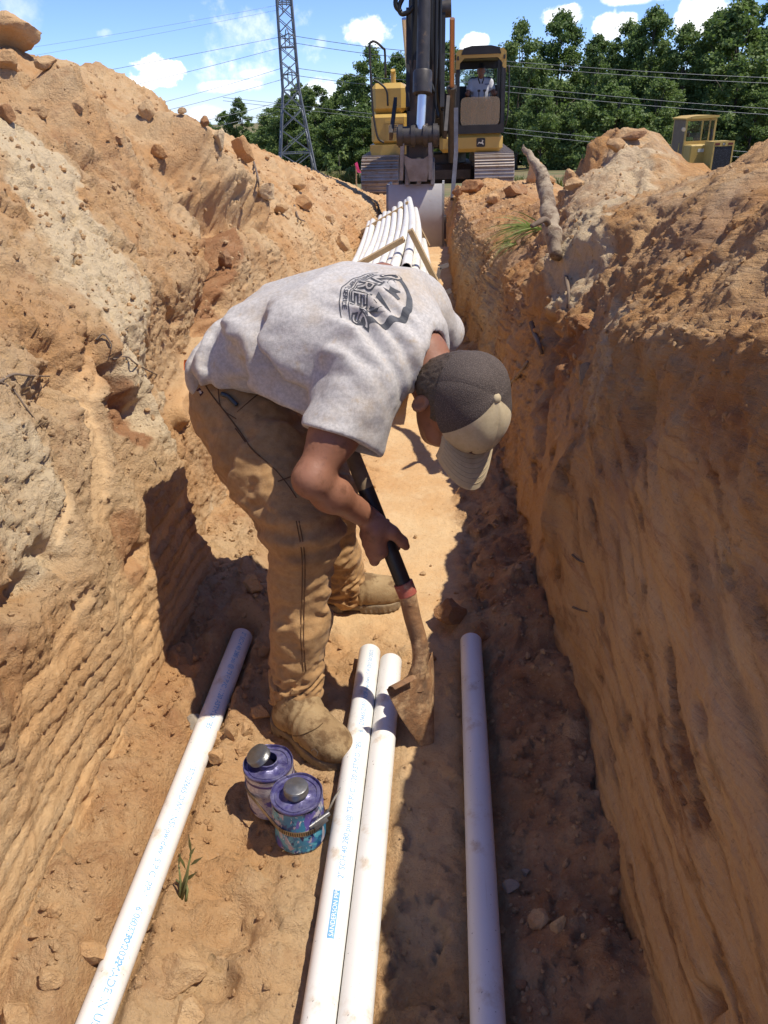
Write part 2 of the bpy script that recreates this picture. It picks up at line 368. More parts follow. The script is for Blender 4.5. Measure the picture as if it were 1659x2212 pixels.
RT = {-1: [(.34, -.06), (.38, .55), (.44, 1.15), (.72, 1.30), (1.12, 1.45), (1.9, 1.42), (5, -1.5)],
      1.2: [(.33, -.06), (.37, .52), (.42, 1.10), (.70, 1.25), (1.10, 1.44), (1.9, 1.42), (5, -1.5)],
      2: [(.28, -.06), (.33, .40), (.405, .84), (.69, 1.16), (1.08, 1.43), (1.9, 1.4), (5, -1.5)],
      3: [(.25, -.06), (.30, .34), (.395, .70), (.69, 1.02), (1.10, 1.27), (1.9, 1.22), (5, -1.5)],
      3.7: [(.23, -.06), (.28, .32), (.38, .64), (.72, .86), (1.10, .96), (1.9, .95), (5, -1.5)],
      4.6: [(.17, -.06), (.22, .30), (.34, .56), (.72, .92), (1.12, 1.02), (1.9, 1.0), (5, -1.5)],
      5.3: [(.12, -.06), (.17, .28), (.29, .54), (.70, .84), (1.12, .99), (1.9, .95), (5, -1.5)],
      6.5: [(.06, -.06), (.12, .28), (.22, .50), (.65, .65), (1.10, .74), (1.9, .7), (5, -1.5)],
      8: [(.03, -.06), (.09, .24), (.18, .44), (.62, .47), (1.10, .48), (1.9, .45), (5, -1.5)],
      10: [(.02, -.5), (.08, .0), (.16, .32), (.60, .40), (1.10, .40), (1.9, .35), (5, -1.5)],
      12.6: [(.05, -.62), (.10, -.1), (.16, .22), (.58, .34), (1.10, .28), (1.9, .2), (5, -1.5)],
      14: [(-.3, -.15), (.0, .0), (.16, .08), (.55, .16), (1.10, .02), (1.9, -.1), (5, -1.5)],
      15.8: [(-.3, -.62), (.0, -.6), (.3, -.58), (.8, -.5), (1.5, -.42), (2.1, -.45), (5, -1.5)],
      17: [(-.3, -.66), (.0, -.65), (.3, -.64), (.8, -.62), (1.5, -.6), (2.1, -.62), (5, -1.5)]}

def rough_soil(P, seed):
    """lumps of a dug clay bank, metres"""
    a = .055*fbm(P, 1.9, 3, seed, .5); wp = P+.05*np.stack([pn(P, 7, seed+31), pn(P, 7, seed+32), pn(P, 7, seed+33)], -1)
    lump = .026*facet(wp, 4.6, seed+5)+.016*facet(wp, 10.5, seed+6)
    c = .0085*facet(wp, 25, seed+9)+.006*fbm(P, 30, 3, seed+10, .6); e = .0042*facet(wp, 62, seed+11)+.002*pn(P, 130, seed+12)
    cr = np.abs(fbm(wp*np.array([1, 1, 1.4]), 4.3, 4, seed+21, .55)); mk = sst(fbm(P, 2.1, 2, seed+25), .02, .35)
    lump = lump-.030*mk*(1-sst(cr, .0, .05))
    return a, lump, c, e

# ---------------- left bank
PL = bank_base(LT, YB, (95, 80, 70, 64, 14, 6)); NL = normals(PL, True)
if NL[200, 60, 0] < 0: NL = -NL
SL = Surf(PL); Yg = PL[..., 1]; Zg = PL[..., 2]; Zrel = Zg
a, lump, c, e = rough_soil(PL, 3)
wall = 1-sst(Zg, .55, 1.0); wall = wall*(1-sst(Yg, 4.0, 6.5))     # the scraped lower wall
nearw = 1-sst(Yg+.03*fbm(PL, 9, 2, 44), 2.06, 2.13)                # the near panel, with teeth marks
wob = .010*fbm(PL*np.array([1, .8, .5]), 3.0, 2, 77)+.004*fbm(PL, 14, 2, 78)
zz = Zg+.045*(Yg-1.2)+wob
lines = np.array([-.06, .01, .055, .105, .145, .195, .225, .275, .31, .355, .42, .60, .78])
k = np.clip(np.searchsorted(lines, zz)-1, 0, len(lines)-2); ph = np.clip((zz-lines[k])/(lines[k+1]-lines[k]), 0, 1)
crumb = fbm(PL*np.array([1, .8, 1]), 62, 3, 51, .65)
big = fbm(PL, 7, 2, 53)
saw = (1-ph)*sst(ph, -.01, .05)*(.65+.3*big)+np.exp(-((ph-.09)/.08)**2)*(.55*np.clip(facet(PL, 70, 52)+.2*crumb, -.5, 1)+.35+.4*np.clip(big, -.3, 1))
amp = np.array([.004, .007, .010, .009, .013, .008, .013, .009, .015, .018, .010, .0, .0])[k]
gz = nearw*(1-sst(Zg+.06*fbm(PL, 4, 2, 80), .36, .50))*sst(Zg, -.02, .05)*(.55+.45*sst(fbm(PL*np.array([1, .7, 1]), 4.0, 3, 81), -.25, .2))
DL = a*(1-.6*wall)+lump*(.78-.6*wall)+c*(.9-.3*wall-.45*gz)+e*(1-.55*gz)
DL += gz*(saw*amp*(.75+.45*fbm(PL*np.array([1, .7, .5]), 5, 2, 79))+.0025*pn(PL*np.array([1, .25, 1.0]), 40, 8))
DL -= .11*(1-nearw)*(1-sst(Zg, .62, .95))*(1-sst(Yg, 2.6, 5))      # the wall steps back past the near panel
flute = fbm(PL*np.array([.3, 1.0, .12]), 5.5, 3, 61)
DL += (1-gz)*wall*.045*flute*sst(Zg, .0, .2)
def band(pxs, r, depth):                                           # smooth down-strokes of the bucket
    global DL, smoothL
    p = np.array([SL.at(*q) for q in pxs]); d = polydist(PL, p); m = 1-sst(d, r*.55, r)
    DL = DL*(1-.6*m)-depth*m; smoothL = np.maximum(smoothL, .6*m)
smoothL = gz*sst(ph, .25, .5)*.8
band([(205, 770), (185, 860), (215, 1000), (225, 1110)], .038, .010)
band([(140, 1040), (120, 1180)], .020, .006); band([(330, 1130), (318, 1240)], .02, .006)
band([(500, 690), (470, 800), (430, 880)], .05, .01); band([(180, 1280), (120, 1400)], .02, .006)
def carve(S, P, D, pxs, r, depth, seed=1, rag=.6):
    p = np.array([S.at(*q) for q in pxs]); n = fbm(P, 16, 3, seed)
    d = polydist(P, p)*(1+rag*n); return D-depth*np.exp(-(d/r)**2.4)
def raise_(S, P, D, pxs, r, h, seed=1, rag=.4, sharp=2.5):
    p = np.array([S.at(*q) for q in pxs]); n = fbm(P, 8, 3, seed)
    d = polydist(P, p)*(1+rag*n); return D+h*np.exp(-(d/r)**sharp)
for q in (([(85, 748), (120, 735)], .035, .05), ([(118, 842), (150, 800), (165, 830)], .05, .085), ([(205, 745)], .03, .05),
          ([(240, 820), (262, 850)], .05, .09), ([(258, 890), (300, 890)], .055, .07), ([(335, 780)], .02, .03),
          ([(470, 500), (485, 580), (490, 610)], .075, .16), ([(475, 660), (490, 700)], .06, .10), ([(505, 628), (520, 640)], .05, .07),
          ([(400, 668), (430, 672)], .02, .03), ([(300, 1190), (285, 1220)], .02, .03), ([(20, 1300), (60, 1280)], .03, .05),
          ([(105, 1190), (130, 1210)], .025, .045), ([(70, 1250)], .03, .04), ([(440, 455), (500, 460), (550, 462)], .10, .17),
          ([(170, 330), (200, 350)], .06, .10), ([(210, 400), (225, 420)], .05, .08), ([(30, 215), (50, 235)], .06, .09),
          ([(300, 265), (330, 290)], .05, .08), ([(250, 1660), (255, 1690)], .016, .03), ([(560, 900), (575, 1000)], .03, .05), ([(530, 980)], .03, .05), ([(350, 740), (370, 745)], .02, .03)):
    DL = carve(SL, PL, DL, *q, seed=int(q[0][0][0]))
for q in (([(380, 345), (420, 375), (470, 410), (540, 425)], .17, .14), ([(120, 265), (180, 300)], .14, .10), ([(110, 250), (60, 230)], .16, .10),
          ([(330, 300), (370, 330)], .12, .09), ([(560, 345), (610, 370)], .22, .10), ([(300, 165), (320, 180)], .2, .08), ([(440, 1330), (470, 1400)], .05, .03)):
    DL = raise_(SL, PL, DL, *q, seed=int(q[0][0][0]))
rim = np.zeros(PL.shape[1]); rim[:3] = 1
def blob(S, P, pxs, r, seed=0, tol=7):
    p = np.array([S.at(*q, tol) for q in pxs]); d = polydist(P, p)*(1+.45*fbm(P, 6, 3, 200+seed)); return 1-sst(d, r*.55, r*1.1)
paleL = np.clip(blob(SL, PL, [(60, 330), (110, 430), (160, 500), (200, 540)], .20, 1)+blob(SL, PL, [(250, 650), (300, 750), (340, 860)], .22, 2)*.9
        + blob(SL, PL, [(30, 1000), (60, 1150)], .16, 3)*.75+blob(SL, PL, [(420, 180), (250, 170), (150, 150)], .25, 4)*.35+blob(SL, PL, [(640, 420), (700, 480)], .5, 5)*.4+blob(SL, PL, [(560, 1000), (560, 1200)], .2, 6)*.6, 0, 1)
redL = np.clip(blob(SL, PL, [(255, 860), (290, 920), (260, 900)], .10, 7)+blob(SL, PL, [(480, 480), (490, 600), (500, 680)], .14, 8)*.9+blob(SL, PL, [(280, 1150), (290, 1230)], .07, 9)*.7
        + blob(SL, PL, [(410, 1080), (420, 1150)], .05, 10)*.8+blob(SL, PL, [(20, 1420), (30, 1500)], .1, 11)*.6+blob(SL, PL, [(740, 460), (700, 400)], .9, 12)*.55+blob(SL, PL, [(130, 300), (180, 330), (220, 360)], .2, 13)*.5, 0, 1)
QL = PL+NL*DL[..., None]
WL = np_mesh('trench_wall', QL.reshape(-1, 3), grid_faces(*QL.shape[:2]), SOIL, attrs=dict(pale=paleL, red=redL, smooth=np.clip(smoothL, 0, 1)))
tag(WL, 'left trench wall and spoil bank of tan clay, sunlit with rows of digging marks', kind='structure')
SLd = Surf(QL)

# ---------------- right bank
PR = bank_base(RT, YB, (84, 78, 60, 42, 10, 5)); NR = normals(PR, False)
if NR[200, 60, 0] > 0: NR = -NR
SR = Surf(PR); Yg = PR[..., 1]; Zg = PR[..., 2]
a, lump, c, e = rough_soil(PR, 23)
hw = np.interp(YB, [0, 1.2, 2, 3, 5, 8, 12], [1.12, 1.0, .72, .6, .5, .36, .2])[:, None]
wallR = 1-sst(Zg/hw, .62, 1.1)
# scrape strokes run down the wall and lean towards the viewer near the foot
al = Yg*1.0; ac = Zg+(.257-.634*sst(Zg, .1, .6))*(Yg-1.4); lean = sst(Yg, 1.5, 3.0)
Q = np.stack([ac*9, al*1.1, PR[..., 0]*2], -1); Qf = np.stack([Yg*9.5, Zg*1.1, PR[..., 0]*2], -1)
s1 = fbm(Q, 1.0, 3, 300)*(1-lean)+fbm(Qf, 1.0, 3, 301)*lean
s2 = fbm(np.stack([ac*30, al*1.6, PR[..., 0]*3], -1), 1.0, 2, 310)*(1-lean)+fbm(np.stack([Yg*30, Zg*1.6, PR[..., 0]*3], -1), 1.0, 2, 311)*lean
near = 1-sst(Yg, 1.9, 3.0)
DR = a*(1-.55*wallR)+lump*(.42-.24*near-.16*wallR*near-.05*wallR*(1-near))+c*(.62-.30*near-.25*wallR*near)+e*(1-.65*wallR*near)
st = np.sign(s1)*np.abs(s1)**.6
DR += wallR*(.0075*st+.0045*s2)*(.55+.45*near)+wallR*(1-near)*(.05*fbm(PR*np.array([.4, 1, .22]), 3.2, 3, 321))
rugged = (1-wallR); DR += rugged*(.022*fbm(np.stack([Yg*7+Zg*3, Zg*2.2-Yg*.6, PR[..., 0]*2.5], -1), 1.0, 4, 335, .55)+.006*fbm(PR, 26, 3, 336, .65))+.010*sst(Zg/hw, .5, .8)*fbm(Q*np.array([1.6, 1.2, 1]), 1.0, 3, 337)
pits = fbm(np.stack([ac*16, al*5, PR[..., 0]*4], -1), 1.0, 4, 341, .6); DR -= wallR*.016*sst(pits, .50, .66)
smoothR = np.clip(wallR*sst(-pits, -.35, -.1)*(.55+.45*near)*sst(s2+.6, 0, .5), 0, 1)
for q in (([(1430, 460), (1380, 520), (1330, 580), (1270, 640)], .030, .14), ([(1270, 640), (1240, 690), (1215, 740)], .05, .08), ([(1190, 700), (1180, 830), (1165, 950)], .05, .08),
          ([(1385, 870), (1370, 960)], .035, .05), ([(1290, 1570), (1320, 1640)], .012, .02), ([(1510, 1520), (1525, 1560)], .012, .03), ([(1540, 2160)], .02, .05), ([(1215, 430), (1195, 470)], .1, .1)):
    DR = carve(SR, PR, DR, *q, seed=int(q[0][0][0]))
for q in (([(1320, 400), (1290, 480), (1260, 570)], .22, .13), ([(1380, 360), (1420, 400)], .24, .12), ([(1330, 330)], .2, .07), ([(1500, 480), (1440, 560)], .2, .05), ([(1150, 400), (1120, 440)], .3, .1),
          ([(1120, 600), (1100, 700)], .12, .06), ([(1240, 1010), (1210, 1120)], .06, .05)):
    DR = raise_(SR, PR, DR, *q, seed=int(q[0][0][0]))
paleR = np.clip(blob(SR, PR, [(1330, 420), (1280, 520), (1260, 600)], .20, 21)+blob(SR, PR, [(1400, 360), (1450, 420)], .2, 22)*.6+blob(SR, PR, [(1300, 720), (1280, 800), (1290, 850)], .15, 23)*.7
        + blob(SR, PR, [(1600, 420), (1500, 560), (1420, 700)], .2, 24)*.45+blob(SR, PR, [(1560, 1250), (1600, 1500)], .10, 25)*.55+blob(SR, PR, [(1010, 560), (1010, 660), (1030, 760)], .5, 26)*.5, 0, 1)
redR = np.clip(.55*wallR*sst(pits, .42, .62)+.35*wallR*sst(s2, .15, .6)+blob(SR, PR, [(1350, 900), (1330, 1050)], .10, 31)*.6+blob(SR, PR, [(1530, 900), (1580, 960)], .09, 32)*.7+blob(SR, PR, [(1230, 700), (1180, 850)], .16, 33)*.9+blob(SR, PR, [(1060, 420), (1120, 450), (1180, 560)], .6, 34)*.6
        + blob(SR, PR, [(1450, 1650), (1500, 1800)], .05, 35)*.6+blob(SR, PR, [(1300, 1020), (1290, 1200)], .05, 36)*.5, 0, 1)
QR = PR+NR*DR[..., None]
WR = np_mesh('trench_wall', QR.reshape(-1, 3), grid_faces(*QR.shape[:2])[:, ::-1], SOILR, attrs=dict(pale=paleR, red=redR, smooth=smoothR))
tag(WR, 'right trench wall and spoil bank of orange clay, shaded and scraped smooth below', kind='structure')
SRd = Surf(QR)

# ---------------- floor
YF = np.concatenate([np.arange(-.3, .6, .03), np.arange(.6, 3.6, .0075), np.arange(3.6, 9, .03), np.arange(9, 14.2, .06)])
XF = np.arange(-.98, .56, .0085)
PF = np.empty((len(YF), len(XF), 3)); PF[..., 0] = XF[None]; PF[..., 1] = YF[:, None]
zf = np.interp(YF, [0, 8, 9.6, 10.6, 12.6, 13.6, 15], [0, 0, -.12, -.62, -.66, -.2, -.6]); PF[..., 2] = zf[:, None]
X_, Y_ = PF[..., 0], PF[..., 1]
rs = sst(X_, .02, .14)*(1-sst(Y_, 5, 7)); ls = 1-sst(X_, -.62, -.44)
pj = .09*fbm(PF, 5, 3, 399)
packed = sst(Y_+pj, 1.70, 2.0)*sst(X_+pj, -.44, -.24)*(1-sst(X_+pj*.4, .02, .08))                     # the trodden, swept strip past the worker
packed = np.maximum(packed, .75*sst(X_, -.10, -.06)*(1-sst(X_, .0, .05))*sst(Y_, .8, 1.1))
zz = .016*fbm(PF, 3, 2, 401)+(.016*facet(PF+.02*pn(PF, 9, 402)[..., None], 9, 403)+.009*facet(PF, 24, 404))*(1-.9*packed)+.006*fbm(PF, 26, 3, 405, .6)*(1-.75*packed)+.0045*fbm(PF, 70, 2, 407)*(1-.5*packed)
zz += .012*np.clip(fbm(PF, 14, 2, 411), .1, 1)*(1-packed)
zz += .085*ls**1.5*(1+.5*fbm(PF, 5, 2, 409))+.075*rs**1.3*sst(X_, .1, .3)*(1+.8*fbm(PF, 6, 2, 413))+.02*rs*(1+fbm(PF, 9, 2, 415))*(1-np.exp(-((X_-.08)/.06)**2)*.6*(1-sst(Y_, 1.8, 2)))
for (x, y, r, h, s) in ((-.245, .95, .11, -.0, 1), (-.36, .86, .10, .03, 2), (-.40, .90, .05, -.05, 3), (-.66, .9, .12, .02, 4), (-.55, 1.45, .10, .03, 5), (-.44, 1.62, .12, .03, 6), (-.5, 1.9, .14, .05, 7), (-.4, .80, .03, -.04, 8), (.18, 1.95, .12, .03, 9)):
    d = np.hypot(X_-x, Y_-y)*(1+.5*fbm(PF, 9, 2, 420+s)); zz += h*np.exp(-(d/r)**3)
# pipes lie in slight beds
for px, y1 in ((-.588, 1.79), (-.205, 1.73), (-.142, 1.69), (.079, 1.79)):
    m = np.exp(-((X_-px)/.045)**4)*(1-sst(Y_, y1+.02, y1+.08)); zz = zz*(1-m)+np.minimum(zz, -.002)*m
for fx, fy, rx, ry in ((-.335, 1.43, .17, .13), (-.21, 1.99, .17, .07), (-.375, 1.21, .08, .08), (-.31, 1.14, .09, .09), (0.0, 1.43, .05, .06)):
    m = np.exp(-(((X_-fx)/rx)**2+((Y_-fy)/ry)**2)**2); zz = zz*(1-m)+np.clip(zz, -.01, .000)*m
PF[..., 2] += zz
redF = np.clip(.35+.5*rs+.25*fbm(PF, 4, 2, 431)-packed*1.2+.25*ls, 0, 1)*.75; paleF = np.clip(packed*.38*sst(Y_, 1.6, 1.9)+.1, 0, 1)
FL = np_mesh('trench_floor', PF.reshape(-1, 3), grid_faces(*PF.shape[:2])[:, ::-1], SOIL, attrs=dict(pale=paleF, red=redF, smooth=packed*.8))
tag(FL, 'trench floor of loose and trodden brown clay', kind='structure')
SF = Surf(PF)

# ---------------- the field beyond
gx = np.concatenate([-np.geomspace(400, 4, 50), np.linspace(-3.8, 3.8, 40), np.geomspace(4, 400, 50)]); gy = np.concatenate([np.linspace(-60, 13, 12), np.linspace(13.6, 30, 50), np.geomspace(31, 900, 60)])
G = np.empty((len(gy), len(gx), 3)); G[..., 0] = gx[None]; G[..., 1] = gy[:, None]
G[..., 2] = (np.interp(gy, [-60, 13.0, 14.5, 17, 90, 180, 900], [-1.7, -1.7, -.75, -.62, -5.2, -8.5, -12]))[:, None]+.05*fbm(G, .8, 3, 500)*sst(G[..., 1], 13, 16)
gm = mat('field', (.24, .16, .075), .95, noise=(.35, .35, (.085, .11, .03)), dirt=(3, .45, .7, (.20, .17, .07)), bump=(8, .5))
GR = np_mesh('ground', G.reshape(-1, 3), grid_faces(*G.shape[:2])[:, ::-1], gm); tag(GR, 'dry grassy field sloping away beyond the trench', kind='structure')
def gz_at(x, y): return float(np.interp(y, [-60, 13.0, 14.5, 17, 90, 180, 900], [-1.7, -1.7, -.75, -.62, -5.2, -8.5, -12]))
# ------------------------------------------------------------------ pipes on the trench floor
def pvc_mat(name, col=(.80, .775, .725), dirtc=(.52, .39, .25), lo=.54, hi=.80):
    m = mat(name, col, .38, spec=.45, noise=(3.0, .5, tuple(c*.93 for c in col)), dirt=(14, lo, hi, dirtc), bump=(220, .02))
    t = m.node_tree; b = t.nodes['Principled BSDF']; old = b.inputs['Base Color'].links[0].from_socket
    g = N(t, 'ShaderNodeTexCoord'); mp = N(t, 'ShaderNodeMapping'); mp.inputs['Scale'].default_value = (240, 5, 240); L(t, g.outputs['Object'], mp.inputs[0])
    n = N(t, 'ShaderNodeTexNoise', i_Scale=1.0, i_Detail=4.0, i_Roughness=.7); L(t, mp.outputs[0], n.inputs['Vector'])
    n2 = N(t, 'ShaderNodeTexNoise', i_Scale=170.0, i_Detail=2.0); L(t, g.outputs['Object'], n2.inputs['Vector'])
    c = MIX(t, M(t, 'MULTIPLY', MR(t, n.outputs[0], .60, .80), .35), old, (*dirtc, 1))
    c = MIX(t, M(t, 'MULTIPLY', MR(t, n2.outputs[0], .70, .76), .7), c, (.22, .18, .15, 1))
    L(t, c, b.inputs['Base Color']); return m
PVC = pvc_mat('white_pvc'); PVCB = pvc_mat('creamy_pvc', (.80, .77, .69), (.62, .46, .27), .50, .80)
INK = mat('blue_ink', (.10, .32, .56), .55, noise=(60, .7, (.22, .44, .64)))
RP = .0302
def tube_pipe(name, x, y0, y1, z, r=RP, m=PVC, parent=None, wall=.0042, n=36, bow=0.0, y_seg=14, o=None):
    mb = MB(o if o is not None else (x, (y0+y1)/2, z)); P = []
    for i in range(y_seg+1):
        f = i/y_seg; P.append((x+bow*math.sin(f*math.pi), y0+(y1-y0)*f, z))
    def ring(p, rr): return [(p[0]+rr*math.cos(2*math.pi*k/n), p[1], p[2]+rr*math.sin(2*math.pi*k/n)) for k in range(n)]
    rings = [ring((P[0][0], P[0][1]+.25, P[0][2]), r-wall), ring(P[0], r-wall), ring(P[0], r-.0008), ring((P[0][0], P[0][1]+.0012, P[0][2]), r)]
    rings += [ring(p, r) for p in P[1:-1]]+[ring((P[-1][0], P[-1][1]-.0012, P[-1][2]), r), ring(P[-1], r-.0008), ring(P[-1], r-wall), ring((P[-1][0], P[-1][1]-.25, P[-1][2]), r-wall)]
    V = [p for q in rings for p in q]; F = [(i*n+k, i*n+(k+1) % n, (i+1)*n+(k+1) % n, (i+1)*n+k) for i in range(len(rings)-1) for k in range(n)]
    mb.add(V, F); ob = mb.build(name, m, parent, True, 40); return ob
def text_mesh(s, size, bold=0.0, align='LEFT'):
    """flat outline of a line of text -> (verts (n,2), faces)"""
    cu_ = bpy.data.curves.new('t', 'FONT'); cu_.body = s; cu_.size = size; cu_.align_x = align; cu_.offset = bold; cu_.resolution_u = 3
    ob = bpy.data.objects.new('t', cu_); COL.objects.link(ob); dg = bpy.context.evaluated_depsgraph_get(); me = bpy.data.meshes.new_from_object(ob.evaluated_get(dg))
    V = np.array([v.co[:2] for v in me.vertices]); F = [tuple(p.vertices) for p in me.polygons]
    bpy.data.objects.remove(ob); bpy.data.curves.remove(cu_); bpy.data.meshes.remove(me); return V, F
def pipe_print(parent, x, z, items, ang, m=INK, r=RP+.0004):
    """items: (text, y start, direction +1 away / -1 towards the viewer, size)"""
    for s, y, dr, size in items:
        mb = MB(tuple(parent.location))
        if s == '#':                                                # the filled box round the maker's name
            L_ = size[0]; h = size[1]; nn_ = 6; V = []; F = []
            for i in range(2):
                for k in range(nn_+1):
                    t = -h/2+h*k/nn_; a_ = ang-dr*t/r; V.append((x+(r-.0002)*math.cos(a_), y+dr*L_*i, z+(r-.0002)*math.sin(a_)))
            F = [(k, k+1, nn_+1+k+1, nn_+1+k) for k in range(nn_)]; mb.add(V, F); mb.build('name_box', m, parent); continue
        V, F = text_mesh(s, size); 
        if len(V) == 0: continue
        # reading direction along the pipe; letter tops point so that the line reads unmirrored from outside
        a_ = ang+dr*(V[:, 1]-size*.35)/r
        W = np.stack([x+r*np.cos(a_), y+dr*V[:, 0], z+r*np.sin(a_)], 1); mb.add(W, F); mb.build('printed_text', m, parent)
def make_pipe(label, x, y1, z, y0=-.35):
    p = tube_pipe('plastic_pipe', x, y0, y1, z); tag(p, label, 'pipe'); return p
p1 = make_pipe('white plastic pipe lying alone on the left, blue print along it, far end in shadow', -.588, 1.787, RP+.004)
pipe_print(p1, -.588, RP+.004, [('2" SCH 40 280 psi @ 73 F PVC 1120 ASTM D1785', 1.77, -1, .0185), ('- 157 D2665 DWV  NSF-pw-dwv  S P C  PP-1    6    03/30/2022', 1.275, -1, .0185), ('06:17PM    A', .893, -1, .0185), ('MADE IN USA', .80, -1, .0205)], R(62))
p2 = make_pipe('white plastic pipe with a boxed blue maker name, left one of the touching pair', -.2065, 1.727, RP+.003)
pipe_print(p2, -.2065, RP+.003, [('2" SCH 40 280 psi @ 73 F PVC 1120 ASTM D1785', .985, 1, .0175), ('16.1 D2665 DWV NSF-pw-dwv  S P C', 1.375, 1, .0165), ('03/30/2022', 1.63, 1, .0155)], R(74))
WHT = mat('white_print', (.8, .79, .76), .5)
pipe_print(p2, -.2065, RP+.003, [('#', .862, 1, (.098, .0135))], R(80)); pipe_print(p2, -.2065, RP+.003, [('SANDERSON PIPE', .865, 1, .0125)], R(80), WHT, RP+.0008)
p3 = make_pipe('plain white plastic pipe under the shovel blade, right one of the touching pair', -.1445, 1.69, RP+.001)
p4 = make_pipe('plain white plastic pipe lying in the shade beside the right trench wall', .079, 1.787, RP+.003)

# ------------------------------------------------------------------ bundle of pipes farther down the trench
WOOD = mat('pine_wood', (.50, .36, .19), .75, noise=(9, .5, (.40, .27, .13)), bump=(60, .2), dirt=(40, .62, .75, (.30, .18, .08)))
th = R(27); bw = 9; rowsn = 7; rb_ = RP*1.03
e1 = np.array([math.cos(th), 0, math.sin(th)]); e2 = np.array([math.sin(th), 0, -math.cos(th)])     # across the top, down the side
apex = np.array([-.205, 5.0, .665])
def bpos(i, j): return apex-e1*(rb_*(1+2*i)+.006)+e2*(rb_*(1+1.80*j)+.006)+(e1*rb_*(-1 if j % 2 else 0))
rb0 = random.Random(5); first = None
ends = {0: (4.25, 4.55), 1: (4.1, 4.4), 2: (4.0, 4.4), 3: (3.75, 4.1), 4: (3.6, 3.9), 5: (3.52, 3.8), 6: (3.48, 3.7)}
BL = 'white plastic pipe stacked in the strapped bundle beyond the worker'
for j in range(rowsn):
    for i in range(bw):
        p = bpos(i, j)
        if p[2] < RP*.8: continue
        y0 = rb0.uniform(*ends[j]); 
        if first is None: first = tube_pipe('bundled_pipe', 0, -2.3, 2.3, 0, m=PVCB, n=22, y_seg=10, bow=.035); first.location = (0, 0, 0); ob = first
        else: ob = first.copy(); COL.objects.link(ob)
        ob.location = (p[0]-.09, y0+2.3, p[2]-.085); ob.rotation_euler = (R(-1.55)+R(rb0.uniform(-.12, .12)), rb0.uniform(0, .4), R(1.7)+R(rb0.uniform(-.14, .14)))
        tag(ob, BL, 'pipe', 'pipes in the strapped bundle')
for k_, (Y, ap) in enumerate(((5.0, (-.232, 5.0, .672)), (8.4, (-.415, 8.4, .475)))):
    lab = ('pine strip frame round the near part of the pipe bundle', 'pine strip frame round the far end of the pipe bundle')[k_]
    ap = np.array(ap); o = thing('wooden_frame', lab, 'frame', tuple(ap)); wtop = .52; hs_ = .46
    def strip(a, b, name='strip'): mb = MB(tuple(ap)); mb.bar(a, b, .085, .030, up=(0, 0, 1) if abs(b[0]-a[0]) > abs(b[2]-a[2]) else (1, 0, 0)); return mb.build(name, WOOD, o)
    gap = .03
    strip(ap-e1*gap+e2*.0, ap-e1*(wtop)); strip(ap+e1*.03-e2*.03, ap+e1*.03+e2*hs_)
    strip(ap-e1*(wtop+.015)+e2*.02, ap-e1*(wtop+.015)+e2*hs_*.9); strip(ap+e2*(hs_+.02), ap+e2*(hs_+.02)-e1*wtop*.9)
STEEL = mat('grey_strap', (.35, .34, .33), .45, metal=.7)
for k_, (pa, pb, pc, lab) in enumerate((((938, 640), (950, 578), (955, 572), 'loose bent steel strap sticking up beside the bundle, the farther one'), ((928, 662), (948, 640), (958, 628), 'loose bent steel strap sticking up beside the bundle, the nearer one'))):
    Yk = (6.0, 5.2)[k_]; P = [at(*q, Yk) for q in (pa, pb, pc)]; P[2] = P[2]+np.array([.05, 0, .0]); mb = MB(P[0])
    for a, b in zip(P[:-1], P[1:]): mb.bar(a, b, .03, .004, up=(0, 1, 0))
    tag(mb.build('steel_strap', STEEL), lab, 'strap')

# ------------------------------------------------------------------ the two cans, held together by a hose clamp
TIN = mat('worn_tin', (.26, .255, .25), .38, metal=.75, noise=(30, .6, (.15, .145, .14)), bump=(90, .1))
LID = mat('purple_stained_lid', (.055, .045, .17), .32, metal=.35, noise=(42, .45, (.20, .19, .30)), dirt=(75, .55, .7, (.03, .025, .10)), bump=(70, .25))
def paint_label():
    m = bpy.data.materials.new('smeared_blue_label'); m.use_nodes = True; t = m.node_tree; b = t.nodes['Principled BSDF']; b.inputs['Roughness'].default_value = .35
    tcn = N(t, 'ShaderNodeTexCoord'); mp = N(t, 'ShaderNodeMapping'); mp.inputs['Scale'].default_value = (1, 1, .55); L(t, tcn.outputs['Object'], mp.inputs[0])
    def v(sc, off, d=3.0):
        n = N(t, 'ShaderNodeTexNoise', i_Scale=sc, i_Detail=d, i_Roughness=.65, i_Distortion=1.2); m2 = N(t, 'ShaderNodeMapping'); m2.inputs['Location'].default_value = (off, off*.3, off*.7); L(t, mp.outputs[0], m2.inputs[0]); L(t, m2.outputs[0], n.inputs['Vector']); return n.outputs[0]
    c = MIX(t, MR(t, v(26, 0), .42, .50), (.015, .05, .16), (.03, .20, .33))
    c = MIX(t, MR(t, v(22, 3), .53, .58), c, (.10, .36, .46)); c = MIX(t, MR(t, v(20, 6), .55, .58), c, (.13, .10, .36))
    c = MIX(t, MR(t, v(20, 9), .55, .575), c, (.42, .38, .42)); c = MIX(t, MR(t, v(34, 12), .60, .63), c, (.016, .014, .09)); c = MIX(t, MR(t, v(55, 15), .62, .66), c, (.60, .58, .60))
    L(t, c, b.inputs['Base Color']); return m
